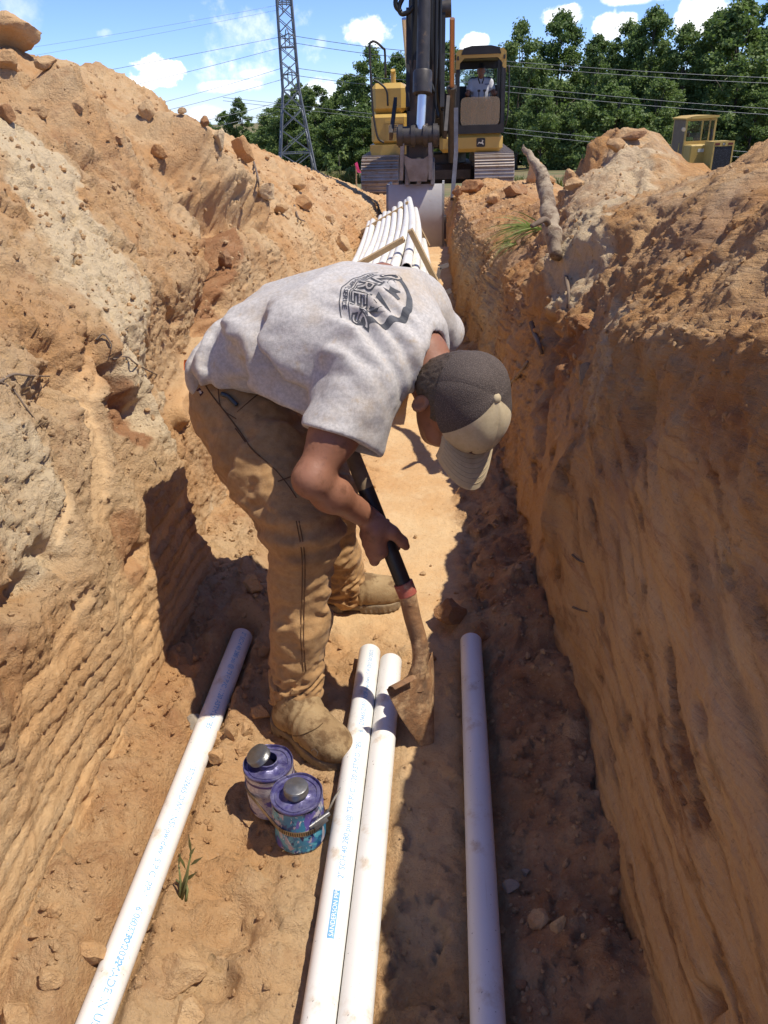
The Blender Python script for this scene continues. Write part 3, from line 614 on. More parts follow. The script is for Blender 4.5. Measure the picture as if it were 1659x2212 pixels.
def print_label():
    m = bpy.data.materials.new('dirty_print_label'); m.use_nodes = True; t = m.node_tree; b = t.nodes['Principled BSDF']; b.inputs['Roughness'].default_value = .5
    tcn = N(t, 'ShaderNodeTexCoord'); n = N(t, 'ShaderNodeTexNoise', i_Scale=30.0, i_Detail=6.0, i_Roughness=.65); L(t, tcn.outputs['Object'], n.inputs['Vector'])
    w_ = N(t, 'ShaderNodeTexWave', wave_type='BANDS', bands_direction='Z', i_Scale=95.0, i_Distortion=.0); L(t, tcn.outputs['Object'], w_.inputs['Vector'])
    n2 = N(t, 'ShaderNodeTexNoise', i_Scale=120.0, i_Detail=1.0); L(t, tcn.outputs['Object'], n2.inputs['Vector'])
    c = MIX(t, M(t, 'MULTIPLY', MR(t, w_.outputs[1], .55, .75), MR(t, n2.outputs[0], .42, .5)), (.55, .49, .45), (.24, .20, .24))
    c = MIX(t, MR(t, n.outputs[0], .54, .62), c, (.12, .09, .30)); L(t, c, b.inputs['Base Color']); return m
SMEAR, PRINT, DKP = paint_label(), print_label(), mat('dark_purple', (.06, .02, .07), .4, noise=(40, .5, (.10, .06, .18)))
def make_can(c, h, r, lidm, bodym, label, openneck):
    c = np.array(c, float); o = thing('metal_can', label, 'can', tuple(c))
    rj = np.random.default_rng(int(abs(c[0]*1e4)))
    mb = MB(c); prof = [(r*.93, 0), (r*.99, .002), (r, .006), (r*1.012, .0075), (r, .0095)]+[(r*(1+.006*math.sin(i*1.7)), .0095+(h-.019)*i/8) for i in range(1, 8)]+[(r, h-.0095), (r*1.012, h-.008)]
    mb.lathe(c, prof, 48); mb.v[:] = [tuple(np.array(p)+np.array([.0011*math.sin(p[2]*90+p[0]*130), .0011*math.cos(p[2]*70+p[1]*110), 0])) for p in mb.v]
    mb.build('can_body', bodym, o, True, 50)
    mb = MB(c); mb.lathe(c, [(r*1.005, h-.008), (r*1.02, h-.004), (r*1.02, h-.001), (r*1.0, h), (r*.975, h-.001), (r*.965, h-.006), (r*.86, h-.0065), (r*.84, h-.004), (r*.80, h-.004), (r*.78, h-.007), (r*.55, h-.007), (.0245, h-.005), (.0225, h-.004)], 48)
    mb.v[:] = [tuple(np.array(p)+np.array([0, 0, .0013*math.sin(math.atan2(p[1]-c[1], p[0]-c[0])*5+c[0]*40)])) for p in mb.v]
    mb.build('can_lid', lidm, o, True, 50)
    mb = MB(c); mb.lathe(c, [(.0225, h-.006), (.0225, h+.006), (.0235, h+.007), (.0235, h+.009), (.0215, h+.0095), (.0205, h+.009), (.0205, h-.02)], 36); mb.build('can_neck', LID if openneck else TIN, o, True, 40)
    if openneck:
        mb = MB(c); mb.lathe(c, [(.0001, h-.012), (.0206, h-.012)], 24); mb.build('can_inside', mat('black_inside', (.01, .008, .015), .3), o)
    cap = MB(c); q = np.array([0, 0, 0.0]) if openneck else c+np.array([0, 0, h+.002])
    pr = [(.0001, .0185), (.006, .0187), (.008, .0178), (.021, .0180), (.0245, .0165), (.0255, .014)]
    for i in range(5): pr += [(.0262, .0130-i*.0024), (.0252, .0118-i*.0024)]
    pr += [(.0262, 0), (.0235, 0), (.0235, .012), (.0001, .013)]
    ax = np.array([-.42, -.10, .90]) if openneck else np.array([.03, 0, 1.])
    base = c+np.array([-.0165, -.0, h+.0125]) if openneck else c+np.array([0, 0, h+.003])
    cap.lathe(base, pr, 40, ax); cap.build('screw_cap', TIN, o, True, 35)
    return o
H1, H2, RC = .122, .127, .0545
make_can((-.385, 1.222, 0), H1, RC, LID, PRINT, 'purple stained metal can, printed label, open neck with its cap tilted aside', True)
mbx = None
make_can((-.306, 1.135, 0), H2, RC, LID, SMEAR, 'blue smeared metal can with grey cap screwed on, nearer of the two', False)
for c_, h_, z0_, z1_, par in (((-.385, 1.222, 0), H1, .097, .103, 'metal_can'), ((-.385, 1.222, 0), H1, .008, .013, 'metal_can')):
    mb = MB((-.385, 1.222, 0)); mb.lathe((-.385, 1.222, 0), [(RC*1.012, z0_), (RC*1.016, z0_), (RC*1.016, z1_), (RC*1.012, z1_)], 48); mb.build('label_band', DKP, bpy.data.objects['metal_can'], True, 40)
BAND = mat('clamp_steel', (.46, .43, .36), .3, metal=.9, noise=(60, .6, (.26, .20, .12)))
ck = thing('hose_clamp', 'perforated steel hose clamp band holding the two stained cans together', 'clamp', (-.345, 1.18, .06))
cA = np.array([-.385, 1.222]); cB = np.array([-.306, 1.135]); dd = (cB-cA)/np.linalg.norm(cB-cA); pr_ = np.array([dd[1], -dd[0]]); path = []
rr = RC*1.028
for t in np.linspace(0, math.pi, 20): q = cB+rr*(pr_*math.cos(t)+dd*math.sin(t)); path.append((q[0], q[1], .062+.006*math.cos(t)))
for t in np.linspace(0, math.pi, 20): q = cA+rr*(-pr_*math.cos(t)-dd*math.sin(t)); path.append((q[0], q[1], .078-.012*abs(math.cos(t))))
path.append(path[0]); bandb = MB((-.345, 1.18, .06))
for a, b in zip(path[:-1], path[1:]): bandb.bar(a, b, .0016, .0125, up=(0, 0, 1))
bandb.build('band', BAND, ck)
slots = MB((-.345, 1.18, .06)); pts_ = np.array(path[:20]); sl_ = np.concatenate([[0], np.cumsum(np.linalg.norm(np.diff(pts_, axis=0), axis=1))])
for s_ in np.arange(.012, sl_[-1]-.012, .0046):
    q = np.array([np.interp(s_, sl_, pts_[:, k]) for k in range(3)]); n_ = np.array([q[0]-cB[0], q[1]-cB[1], 0]); n_ /= np.linalg.norm(n_); tt = np.array([-n_[1], n_[0], 0])
    slots.bar(q+n_*.0008-np.array([0, 0, .0045]), q+n_*.0008+np.array([0, 0, .0045]), .0019, .0008, up=n_)
slots.build('slots', mat('slot_dark', (.05, .04, .03), .6), ck)
sc = np.array([cB[0]+rr*.86, cB[1]-rr*.48, .072]); mb = MB((-.345, 1.18, .06)); mb.bar(sc+np.array([-.010, -.010, -.004]), sc+np.array([.014, .010, .004]), .012, .013); mb.cyl(sc+np.array([-.018, -.016, .003]), sc+np.array([.020, .016, .010]), .0055, 14); mb.build('clamp_screw', TIN, ck, True, 40)
tail = [sc+np.array([.006, .004, .003])]; e_ = atZ(735, 1705, .075); tail += [tail[0]*.65+e_*.35+np.array([0, 0, -.004]), tail[0]*.3+e_*.7+np.array([0, 0, .002]), e_]
mb = MB((-.345, 1.18, .06))
for a, b in zip(tail[:-1], tail[1:]): mb.bar(a, b, .0012, .012, up=(0, -.4, 1))
mb.build('band_tail', BAND, ck)

# ------------------------------------------------------------------ shovel
h1 = at(872, 1262, 1.52); h2 = at(768, 1000, 1.60); hd = (h1-h2)/np.linalg.norm(h1-h2)
BLK = mat('black_fibreglass', (.012, .011, .011), .42, noise=(14, .35, (.03, .027, .024)), dirt=(16, .60, .78, (.22, .19, .16)), bump=(120, .08))
HWD = mat('worn_wood', (.26, .18, .10), .7, noise=(20, .5, (.14, .10, .06)), bump=(80, .15)); RED = mat('red_collar', (.32, .08, .055), .6, dirt=(30, .5, .7, (.42, .27, .17)), bump=(80, .2))
RUST = mat('rusty_steel', (.33, .165, .07), .75, metal=.12, noise=(16, .45, (.13, .08, .05)), dirt=(11, .46, .62, (.52, .33, .17)), bump=(70, .45))
sh = thing('shovel', 'worn shovel with black shaft and rusty bent blade held by the worker', 'shovel', tuple(h1))
top_ = h2-hd*.10
mb = MB(h1); mb.tube([h2+hd*.062, h1-hd*.0], .0190, 20); mb.build('shaft', BLK, sh, True, 40)
mb = MB(h1); mb.tube([top_, h2+hd*.062], .0186, 20); mb.build('wooden_grip', HWD, sh, True, 40)
mb = MB(h1); mb.lathe(h1-hd*.005, [(.019, 0), (.0232, .001), (.0228, .033), (.020, .034)], 24, hd); mb.build('collar', RED, sh, True, 40)
pb = [h1+hd*.025, at(890, 1330, 1.505), at(905, 1385, 1.49), at(908, 1425, 1.475), at(901, 1458, 1.462), at(893, 1480, 1.455)]
# smooth socket curve
def catmull(P, n=8):
    P = [np.array(p, float) for p in P]; Q = [2*P[0]-P[1]]+P+[2*P[-1]-P[-2]]; out = []
    for i in range(1, len(Q)-2):
        for t in np.arange(n)/n:
            a, b, c_, d_ = Q[i-1:i+3]; out.append(.5*((2*b)+(-a+c_)*t+(2*a-5*b+4*c_-d_)*t*t+(-a+3*b-3*c_+d_)*t**3))
    return out+[P[-1]]
pbs = catmull(pb, 8); rad = np.interp(np.linspace(0, 1, len(pbs)), [0, .3, .7, .88, 1], [.0212, .0205, .0195, .022, .030])
mb = MB(h1); mb.tube(pbs, list(rad), 20); mb.build('socket', RUST, sh, True, 50)
soc = pb[-2]; tipv = at(934, 1602, 1.42); dv = tipv-soc; ln = np.linalg.norm(dv)+.05; dv /= np.linalg.norm(dv)
wv = at(838, 1464, 1.385)-soc; wv -= dv*(wv@dv); hw_ = .098; wv /= np.linalg.norm(wv); nv = np.cross(dv, wv); 
if nv@(CAM-soc) < 0: nv = -nv
V = []; ni, nj = 15, 13
for sgn in (0, 1):
    for i in range(ni):
        f = i/(ni-1); wd = hw_*(1-.25*f-.75*f**1.5)
        for j in range(nj):
            g_ = -1+2*j/(nj-1); V.append(soc+dv*(ln*f-.012*(1-f))+wv*wd*g_+nv*(.034*(1-abs(g_)**1.6)*(1-.55*f)-.016-(.0022 if sgn else 0))+dv*.010*(g_*g_)*(1-f)*0)
F = []; n0 = ni*nj
for i in range(ni-1):
    for j in range(nj-1): a = i*nj+j; F += [(a, a+1, a+nj+1, a+nj), (n0+a, n0+a+nj, n0+a+nj+1, n0+a+1)]
for i in range(ni-1):
    for j in (0, nj-1): a = i*nj+j; F.append((a, a+nj, n0+a+nj, n0+a))
for j in range(nj-1): F.append((j, j+1, n0+j+1, n0+j)); a = (ni-1)*nj+j; F.append((a, a+1, n0+a+1, n0+a))
mb = MB(h1); mb.add(V, F); mb.build('blade', RUST, sh, True, 40)
for s_ in (1, -1):                                                # turned foot steps on both shoulders
    if s_ < 0: continue
    mb = MB(h1)
    a = soc+wv*hw_*s_*.98+nv*(-.016)-dv*.010; b = soc+wv*hw_*s_*.40+nv*(.009)-dv*.012
    for k in range(5):
        t0 = -.3+k*.62; t1 = t0+.62; f_ = lambda t: nv*(.011*(1-math.cos(t)))-dv*.011*math.sin(t)
        mb.add([a+f_(t0), b+f_(t0), b+f_(t1), a+f_(t1), a+f_(t0)+dv*.0014, b+f_(t0)+dv*.0014, b+f_(t1)+dv*.0014, a+f_(t1)+dv*.0014], [(0, 1, 2, 3), (7, 6, 5, 4), (0, 4, 5, 1), (2, 6, 7, 3), (1, 5, 6, 2), (0, 3, 7, 4)])
    mb.build('foot_step', RUST, sh)
mb = MB(h1); rv = pbs[4]; tv = (CAM-rv)/np.linalg.norm(CAM-rv); mb.lathe(rv+tv*.019, [(.0055, 0), (.005, .003), (.0001, .0042)], 12, tv); mb.build('rivet', RUST, sh, True)
# ------------------------------------------------------------------ organic bodies from distance fields
def rc(P, a, b, ra, rb=None):
    a = np.asarray(a, np.float32); b = np.asarray(b, np.float32); rb = ra if rb is None else rb
    ab = b-a; t = np.clip(((P-a)@ab)/(ab@ab+1e-12), 0, 1); return np.linalg.norm(P-a-t[..., None]*ab, axis=-1)-(ra+(rb-ra)*t)
def el(P, c, A, r):
    """ellipsoid: centre, 3 axes (rows), radii"""
    q = (P-np.asarray(c, np.float32))@np.asarray(A, np.float32).T; r = np.asarray(r, np.float32)
    k0 = np.linalg.norm(q/r, axis=-1); k1 = np.linalg.norm(q/(r*r), axis=-1)+1e-9; return k0*(k0-1)/k1
def sm(a, b, k): h = np.clip(.5+.5*(b-a)/k, 0, 1); return b*(1-h)+a*h-k*h*(1-h)
def smx(a, b, k): return -sm(-a, -b, k)
def chain(P, pts, rs, k=0.02):
    d = None
    for i in range(len(pts)-1):
        q = rc(P, pts[i], pts[i+1], rs[i], rs[i+1]); d = q if d is None else sm(d, q, k)
    return d
def unit(v): v = np.asarray(v, float); return v/np.linalg.norm(v)
def sdf_mesh(fn, lo, hi, h, B=8, slack=1.5):
    lo = np.asarray(lo, float); n = (np.ceil((np.asarray(hi, float)-lo)/h/B).astype(int))*B; nb = n//B
    cx = [lo[i]+(np.arange(nb[i])+.5)*B*h-.5*h for i in range(3)]; Cc = np.stack(np.meshgrid(*cx, indexing='ij'), -1).astype(np.float32)
    dc = fn(Cc.reshape(-1, 3)).reshape(nb); act = np.argwhere(np.abs(dc) < slack*B*h)
    D = np.repeat(np.repeat(np.repeat(dc, B, 0), B, 1), B, 2).astype(np.float32)
    off = np.stack(np.meshgrid(*[np.arange(B)]*3, indexing='ij'), -1).reshape(-1, 3)
    for s_ in range(0, len(act), 400):
        A = act[s_:s_+400]; I = (A[:, None]*B+off[None]).reshape(-1, 3); D[I[:, 0], I[:, 1], I[:, 2]] = fn((lo+I*h).astype(np.float32))
    S = D < 0; cell = np.zeros(tuple(n-1), np.int8)
    for dx in (0, 1):
        for dy in (0, 1):
            for dz in (0, 1): cell += S[dx:n[0]-1+dx, dy:n[1]-1+dy, dz:n[2]-1+dz]
    ci = np.argwhere((cell > 0) & (cell < 8)); acc = np.zeros((len(ci), 3)); cnt = np.zeros(len(ci))
    corners = [(x, y, z) for x in (0, 1) for y in (0, 1) for z in (0, 1)]
    for a in corners:
        for ax in range(3):
            if a[ax]: continue
            b = list(a); b[ax] = 1
            da = D[ci[:, 0]+a[0], ci[:, 1]+a[1], ci[:, 2]+a[2]]; db = D[ci[:, 0]+b[0], ci[:, 1]+b[1], ci[:, 2]+b[2]]
            m = (da < 0) != (db < 0); t = np.where(m, da/(da-db+1e-20), 0); p = np.array(a, float)[None].repeat(len(ci), 0); p[:, ax] += t
            acc[m] += p[m]; cnt[m] += 1
    V = lo+(ci+acc/np.maximum(cnt, 1)[:, None])*h
    idx = np.full(tuple(n-1), -1, np.int32); idx[ci[:, 0], ci[:, 1], ci[:, 2]] = np.arange(len(ci)); F = []
    for ax in range(3):
        o1, o2 = (ax+1) % 3, (ax+2) % 3
        sl0 = [slice(None)]*3; sl1 = [slice(None)]*3; sl0[ax] = slice(0, -1); sl1[ax] = slice(1, None)
        a = S[tuple(sl0)]; b = S[tuple(sl1)]; e = np.argwhere(a != b); e = e[(e[:, o1] > 0) & (e[:, o2] > 0) & (e[:, o1] < n[o1]-1) & (e[:, o2] < n[o2]-1)]
        fl = a[e[:, 0], e[:, 1], e[:, 2]]
        def g(d1, d2): q = e.copy(); q[:, o1] -= d1; q[:, o2] -= d2; return idx[q[:, 0], q[:, 1], q[:, 2]]
        Q = np.stack([g(1, 1), g(0, 1), g(0, 0), g(1, 0)], -1); Q[~fl] = Q[~fl][:, ::-1]; F.append(Q)
    F = np.concatenate(F); F = F[(F >= 0).all(1)]
    return V, F
def relax(V, F, it=2):
    for _ in range(it):
        s_ = np.zeros_like(V); c_ = np.zeros(len(V))
        for k in range(4):
            for o in (1, 3): np.add.at(s_, F[:, k], V[F[:, (k+o) % 4]]); np.add.at(c_, F[:, k], 1)
        V = V*.5+.5*s_/np.maximum(c_, 1)[:, None]
    return V
def sdf_obj(name, fn, lo, hi, h, m, parent=None, o=(0, 0, 0), it=2, attrs=None):
    V, F = sdf_mesh(fn, lo, hi, h); V = relax(V, F, it); at_ = attrs(V) if attrs else None
    return np_mesh(name, V, F, m, parent, True, at_, o)

# ------------------------------------------------------------------ the worker, bent over the shovel
FO = atZ(660, 1500, 0)                                               # base, between the feet
hip = dict(R=at(520, 880, 1.80), L=at(560, 850, 2.00)); kneeR = at(655, 1140, 1.54); ankR = at(640, 1500, 1.485)
kneeL = at(700, 1060, 1.93); ankL = at(745, 1275, 2.0)
S = [at(450, 786, 1.90), at(568, 712, 1.82), at(712, 698, 1.74), at(850, 717, 1.69), at(932, 768, 1.635)]
shR = at(784, 828, 1.565); shL = at(918, 682, 1.86); elR = at(672, 1035, 1.415); wrR = at(797, 1120, 1.55)
elL = at(826, 612, 2.0); wrL = at(800, 800, 1.86)
aT = unit(S[4]-S[1]); bT = unit(shL-shR); nT = unit(np.cross(aT, bT)); bT = unit(np.cross(nT, aT))
t_ = (.52-h2[2])/(h1[2]-h2[2]); hc = h2+(h1-h2)*t_; hc = h2+(h1-h2)*((at(832, 1158, 1.55)[2]-h2[2])/(h1[2]-h2[2])); fa = hd; fc = CAM-hc; fc = unit(fc-fa*(fc@fa)); fl_ = np.cross(fa, fc)
uh = unit((.62, -.72, .31)); fh = np.array([.16, -.27, -.92]); fh = unit(fh-uh*(fh@uh)); rh = unit(np.cross(fh, uh)); Hc = at(909, 872, 1.53)-(-uh*.018-fh*.012+rh*.0775)
def hand_sdf(P):
    d = rc(P, wrR, hc-fa*.022+fc*.030+fl_*.012, .0235, .027)
    d = sm(d, rc(P, hc-fa*.028+fc*.028+fl_*.018, hc+fa*.026+fc*.027+fl_*.022, .021, .019), .02)
    for i in range(4):
        off = fa*(.044-.0225*i); kn = hc+off+fl_*.043+fc*.018; kk = (.0115, .0122, .0118, .0100)[i]
        d = sm(d, rc(P, hc-fa*.02+fc*.024+fl_*.022, kn, .017, kk*1.06), .012)
        ch = [kn, hc+off+fa*.003+fl_*.040-fc*.016, hc+off+fa*.002+fl_*.012-fc*.034, hc+off-fl_*.018-fc*.028]
        d = sm(d, chain(P, ch, [kk, kk*.96, kk*.9, kk*.8], .006), .0035)
    th = [hc-fa*.040+fc*.030+fl_*.002, hc-fa*.006+fc*.036-fl_*.020, hc+fa*.024+fc*.026-fl_*.033, hc+fa*.040+fc*.016-fl_*.037]
    return sm(d, chain(P, th, [.019, .0150, .0128, .0098], .008), .010)
def head_sdf(P):
    hb = Hc
    d = el(P, hb+uh*.032-fh*.004, (rh, fh, uh), (.075, .091, .083))                     # skull
    d = sm(d, el(P, hb-uh*.045+fh*.030, (rh, fh, uh), (.058, .064, .066)), .035)         # face, jaw
    d = sm(d, el(P, hb-uh*.092+fh*.066, (rh, fh, uh), (.026, .022, .020)), .03)          # chin
    d = sm(d, rc(P, hb-uh*.005+fh*.094, hb-uh*.038+fh*.112, .009, .0135), .014)          # nose
    for s_ in (1, -1):
        d = sm(d, el(P, hb-uh*.030+fh*.060+rh*.040*s_, (rh, fh, uh), (.022, .026, .022)), .02)   # cheek
        e_c = hb-uh*.018-fh*.012+rh*.0775*s_; et = unit(rh*s_*.85-fh*.5)
        ear = el(P, e_c, (unit(np.cross(et, uh)), et, uh), (.0195, .0085, .031))
        ear = smx(ear, -el(P, e_c+et*.010+fh*.002, (unit(np.cross(et, uh)), et, uh), (.0115, .009, .021)), .004)
        d = sm(d, ear, .006)
        d = smx(d, -el(P, hb+uh*.002+fh*.098+rh*.032*s_, (rh, fh, uh), (.016, .010, .009)), .01)  # eye sockets
    d = smx(d, -rc(P, hb-uh*.067+fh*.101-rh*.02, hb-uh*.067+fh*.101+rh*.02, .003), .006)  # mouth
    nk0 = S[4]-aT*.04-nT*.01; return sm(d, rc(P, nk0, hb-uh*.045-fh*.030, .054, .054), .03)
def skin_sdf(P):
    d = head_sdf(P)
    d = sm(d, chain(P, [S[0]+aT*.12-nT*.02, S[1], S[2], S[3], S[4]-aT*.02], [.045, .06, .075, .07, .05], .04), .04)
    d = sm(d, rc(P, shR-nT*.02, shL-nT*.03, .05), .03)
    d = sm(d, chain(P, [shR-nT*.01, shR*.45+elR*.55+np.array([.0, 0, .004]), elR], [.050, .044, .0365], .045), .03)
    fm = elR*.68+wrR*.32
    d = sm(d, chain(P, [elR, fm, wrR], [.0365, .038, .0255], .03), .02)
    d = sm(d, hand_sdf(P), .012)
    d = sm(d, chain(P, [shL, elL, wrL], [.055, .046, .032], .02), .03); d = sm(d, rc(P, wrL, top_+hd*.03, .032, .034), .02)
    for hp, kn, an in ((hip['R'], kneeR, ankR), (hip['L'], kneeL, ankL)):
        d = sm(d, chain(P, [S[0]+aT*.12-nT*.03, hp, kn, an], [.05, .07, .05, .036], .04), .04)
    return d
def skin_mat():
    m = mat('skin', (.25, .105, .057), .52, spec=.32, noise=(6, .5, (.33, .155, .092)), dirt=(30, .50, .72, (.18, .078, .044)), bump=(110, .14))
    b = m.node_tree.nodes['Principled BSDF']; b.inputs['Subsurface Weight'].default_value = .06; b.inputs['Subsurface Radius'].default_value = (.012, .004, .002); return m
SKIN = skin_mat()
lo = np.array([-.78, 1.20, -.0]); hi = np.array([.22, 2.22, 1.18])
man = sdf_obj('person', skin_sdf, lo, hi, .0042, SKIN, None, FO, 1)
tag(man, 'worker bent double in grey t-shirt, tan work trousers and cap, scraping with a shovel', 'person')

# ---- t-shirt
def tcoord(P):
    q = P-S[1].astype(np.float32); return q@aT.astype(np.float32), q@bT.astype(np.float32), q@nT.astype(np.float32)
_as = [float((p-S[1])@aT) for p in S]; _bs = [float((p-S[1])@bT) for p in S]; _ns = [float((p-S[1])@nT) for p in S]
a_h = _as[0]+.055; a_n = _as[4]-.010
TA = np.array([a_h-.06, a_h, _as[1], _as[2], _as[3], a_n-.01, a_n+.08])
TB = np.array([.140, .148, .162, .182, .196, .105, .06]); TN = np.array([.072, .078, .098, .122, .113, .082, .06])
def torso(P):
    a, b, n = tcoord(P); bc = np.interp(a, _as, _bs); nc = np.interp(a, _as, _ns)
    rb = np.interp(a, TA, TB); rn = np.interp(a, TA, TN); x = np.abs(b-bc)/rb; z = (n-nc)/rn
    k = (x**2.3+np.abs(z)**2.3)**(1/2.3); return smx((k-1)*np.minimum(rb, rn)*.95, a-(a_n+.025), .03)
slR = at(766, 952, 1.525); slL = at(950, 722, 1.92)
slA = shR*.40+elR*.60; slM = slR*.5+slA*.5; slD = unit(unit(slR-shR)+unit(slA-shR)*1.0)
belly = [at(560, 778, 1.71), at(645, 818, 1.66), at(715, 880, 1.60)]
def folds(P, d0):
    a, b, n = tcoord(P); e = np.zeros(len(P), np.float32)
    near = np.abs(d0) < .05; idx = np.where(near)[0]
    if len(idx) == 0: return e
    p = P[idx]; A, Bq, Nn = a[idx], b[idx], n[idx]
    w1 = fbm(np.stack([A*3.0+Bq*4, Bq*11-A*5, Nn*9], -1), 1.0, 3, 700); e1_ = .007*w1
    # pulled folds fanning from the near shoulder to the neck
    s0 = (shR-S[1]); sa, sb = float(s0@aT), float(s0@bT); ang = np.arctan2(Bq-sb-.02, A-sa+.20); rd_ = np.hypot(Bq-sb, A-sa)
    m = np.exp(-((A-(sa+.01))/.075)**2)*np.exp(-((Bq-(sb+.06))/.10)**2)*(Nn > -.05)
    e1_ += .0085*m*np.sin((Bq-sb)*150+A*25+2*w1)
    # waist bunching, long diagonal drapes on the flank
    m2 = np.exp(-((A-(a_h+.05))/.06)**2); e1_ += .006*m2*np.sin(A*120+Bq*25+3*w1)
    m3 = sst(-Bq, .02, .12)*sst(A, _as[0], _as[1])*(1-sst(A, _as[2]-.02, _as[3])); e1_ += .011*m3*np.sin((A*.8-Bq*.6+Nn*1.1)*42+2.2*w1)
    lg = np.linalg.norm(p-at(802, 640, 1.86), axis=1); e1_ *= 1-.93*np.exp(-(lg/.15)**4)
    e[idx] = e1_; return e
def shirt_sdf(P):
    d = torso(P)
    d = sm(d, chain(P, belly, [.040, .052, .040], .05), .06)
    d = sm(d, rc(P, shR-nT*.005, slR, .080, .070), .045); d = sm(d, rc(P, shR-nT*.005, slA, .080, .0715), .03)
    d = sm(d, rc(P, shL-aT*.02, slL, .080, .062), .04)
    d = sm(d, rc(P, shL-aT*.03, shL*.45+elL*.55, .078, .055), .04)
    d = d-folds(P, d)
    q = P-S[0].astype(np.float32); cutd = (S[0]-S[1]); cutd = unit(cutd-np.array([0, 0, .02]))
    a, b, n = tcoord(P)
    # openings: hem, near sleeve, far sleeve, neck
    hem = -(a-(a_h+.012*np.sin(b*18+1)+.05*np.clip(-n-.02, 0, .2)))
    d0 = d; d = smx(d, hem, .006)
    sl = (P-slM.astype(np.float32))@slD.astype(np.float32)-.004-.004*np.sin(((P-slM.astype(np.float32))@bT.astype(np.float32))*40); reg = rc(P, shR*.3+slM*.7, slM+slD*.08, .115)
    d = np.where(reg < .02, smx(d, sl, .004), d)
    sdl = unit(slL-shL); sll = (P-slL.astype(np.float32))@sdl.astype(np.float32)-.02; regl = rc(P, shL, slL+sdl*.06, .09); d = np.where(regl < .0, smx(d, sll, .004), d)
    inner = np.minimum(np.minimum(rc(P, slR-slD*.012, slR+slD*.10, .054, .062), rc(P, slA-slD*.006, slA+slD*.10, .052, .064)), rc(P, S[4]-aT*.02-nT*.0, Hc, .058, .062)); inner = np.minimum(inner, rc(P, S[0]-aT*.02, S[0]-aT*.2, .1, .13))
    return smx(d, -inner, .004)
def cloth_mat(name, col, col2, dirtc, sc=26, lo=.56, hi=.80, weave=520, bstr=.12, heather=None):
    m = bpy.data.materials.new(name); m.use_nodes = True; t = m.node_tree; b = t.nodes['Principled BSDF']; b.inputs['Roughness'].default_value = .92; b.inputs['Specular IOR Level'].default_value = .12
    b.inputs['Sheen Weight'].default_value = .08
    tcn = N(t, 'ShaderNodeTexCoord'); v = tcn.outputs['Object']
    def nz(s_, d_=5.0, r_=.6): n = N(t, 'ShaderNodeTexNoise', i_Scale=s_, i_Detail=d_, i_Roughness=r_); L(t, v, n.inputs['Vector']); return n.outputs[0]
    c = MIX(t, MR(t, nz(heather or 130, 4, .75), .35, .65), (*col, 1), (*col2, 1))
    c = MIX(t, M(t, 'MULTIPLY', MR(t, nz(sc*.3, 6, .65), lo-.06, hi), .55), c, (*dirtc, 1))
    c = MIX(t, M(t, 'MULTIPLY', MR(t, nz(sc, 7, .7), lo+.04, hi), .6), c, (*dirtc, 1))
    L(t, c, b.inputs['Base Color'])
    bp = N(t, 'ShaderNodeBump', i_Strength=bstr*2.2, i_Distance=.004); L(t, M(t, 'ADD', nz(weave, 2, .6), M(t, 'MULTIPLY', nz(30, 5, .55), 3.0)), bp.inputs['Height']); L(t, bp.outputs[0], b.inputs['Normal'])
    return m
SHIRT = cloth_mat('grey_heather_cotton', lo=.50, hi=.74, col=(.555, .515, .475), col2=(.42, .39, .36), dirtc=(.44, .32, .19))
shirt = sdf_obj('t_shirt', shirt_sdf, lo, hi, .0045, SHIRT, man, FO, 2)
SEAM = cloth_mat('seam_thread', (.50, .49, .49), (.42, .41, .41), (.4, .3, .2))
# ---- printed emblem, laid on the back of the shirt
dg = bpy.context.evaluated_depsgraph_get()
sv = np.array([v.co for v in shirt.data.vertices])+FO; bvh = BVHTree.FromPolygons([Vector(p) for p in sv], [tuple(p.vertices) for p in shirt.data.polygons])
def on(bv, x, y): d_ = ray(x, y); r_ = bv.ray_cast(Vector(CAM), Vector(d_).normalized()); return (np.array(r_[0])-unit(d_)*.0012) if r_[0] is not None else None
PRT = mat('worn_black_print', (.055, .055, .06), .7, noise=(28, .25, (.10, .10, .105)))
lx = -bT; ly = aT; LC0 = on(bvh, 802, 628); LS = np.array([.66, .80])
def lay(V2, F, m, name, off=.0012):
    V3 = []
    for x, y in np.asarray(V2)*LS:
        o_ = LC0+lx*x+ly*y+nT*.35; r_ = bvh.ray_cast(Vector(o_), Vector(-nT)); p = np.array(r_[0]) if r_[0] is not None else LC0+lx*x+ly*y
        V3.append(p+nT*off)
    mb = MB(FO); mb.add(V3, F); ob = mb.build(name, m, shirt)
    me = ob.data; f0 = me.polygons[0].normal if len(me.polygons) else None
    return ob
def arc_strip(rx, ry, a0, a1, w0, w1, n=60, c=(0, 0)):
    V = []; 
    for i in range(n+1):
        f = i/n; t = R(a0+(a1-a0)*f); w_ = w0+(w1-w0)*f if not callable(w0) else w0(f)
        for s_ in (-.5, .5): V.append((c[0]+(rx+w_*s_)*math.cos(t), c[1]+(ry+w_*s_)*math.sin(t)))
    return V, [(2*i, 2*i+1, 2*i+3, 2*i+2) for i in range(n)]
def bend(V, rad, cy):
    a = V[:, 0]/rad; r_ = rad+V[:, 1]; return np.stack([r_*np.sin(a), cy+r_*np.cos(a)], 1)
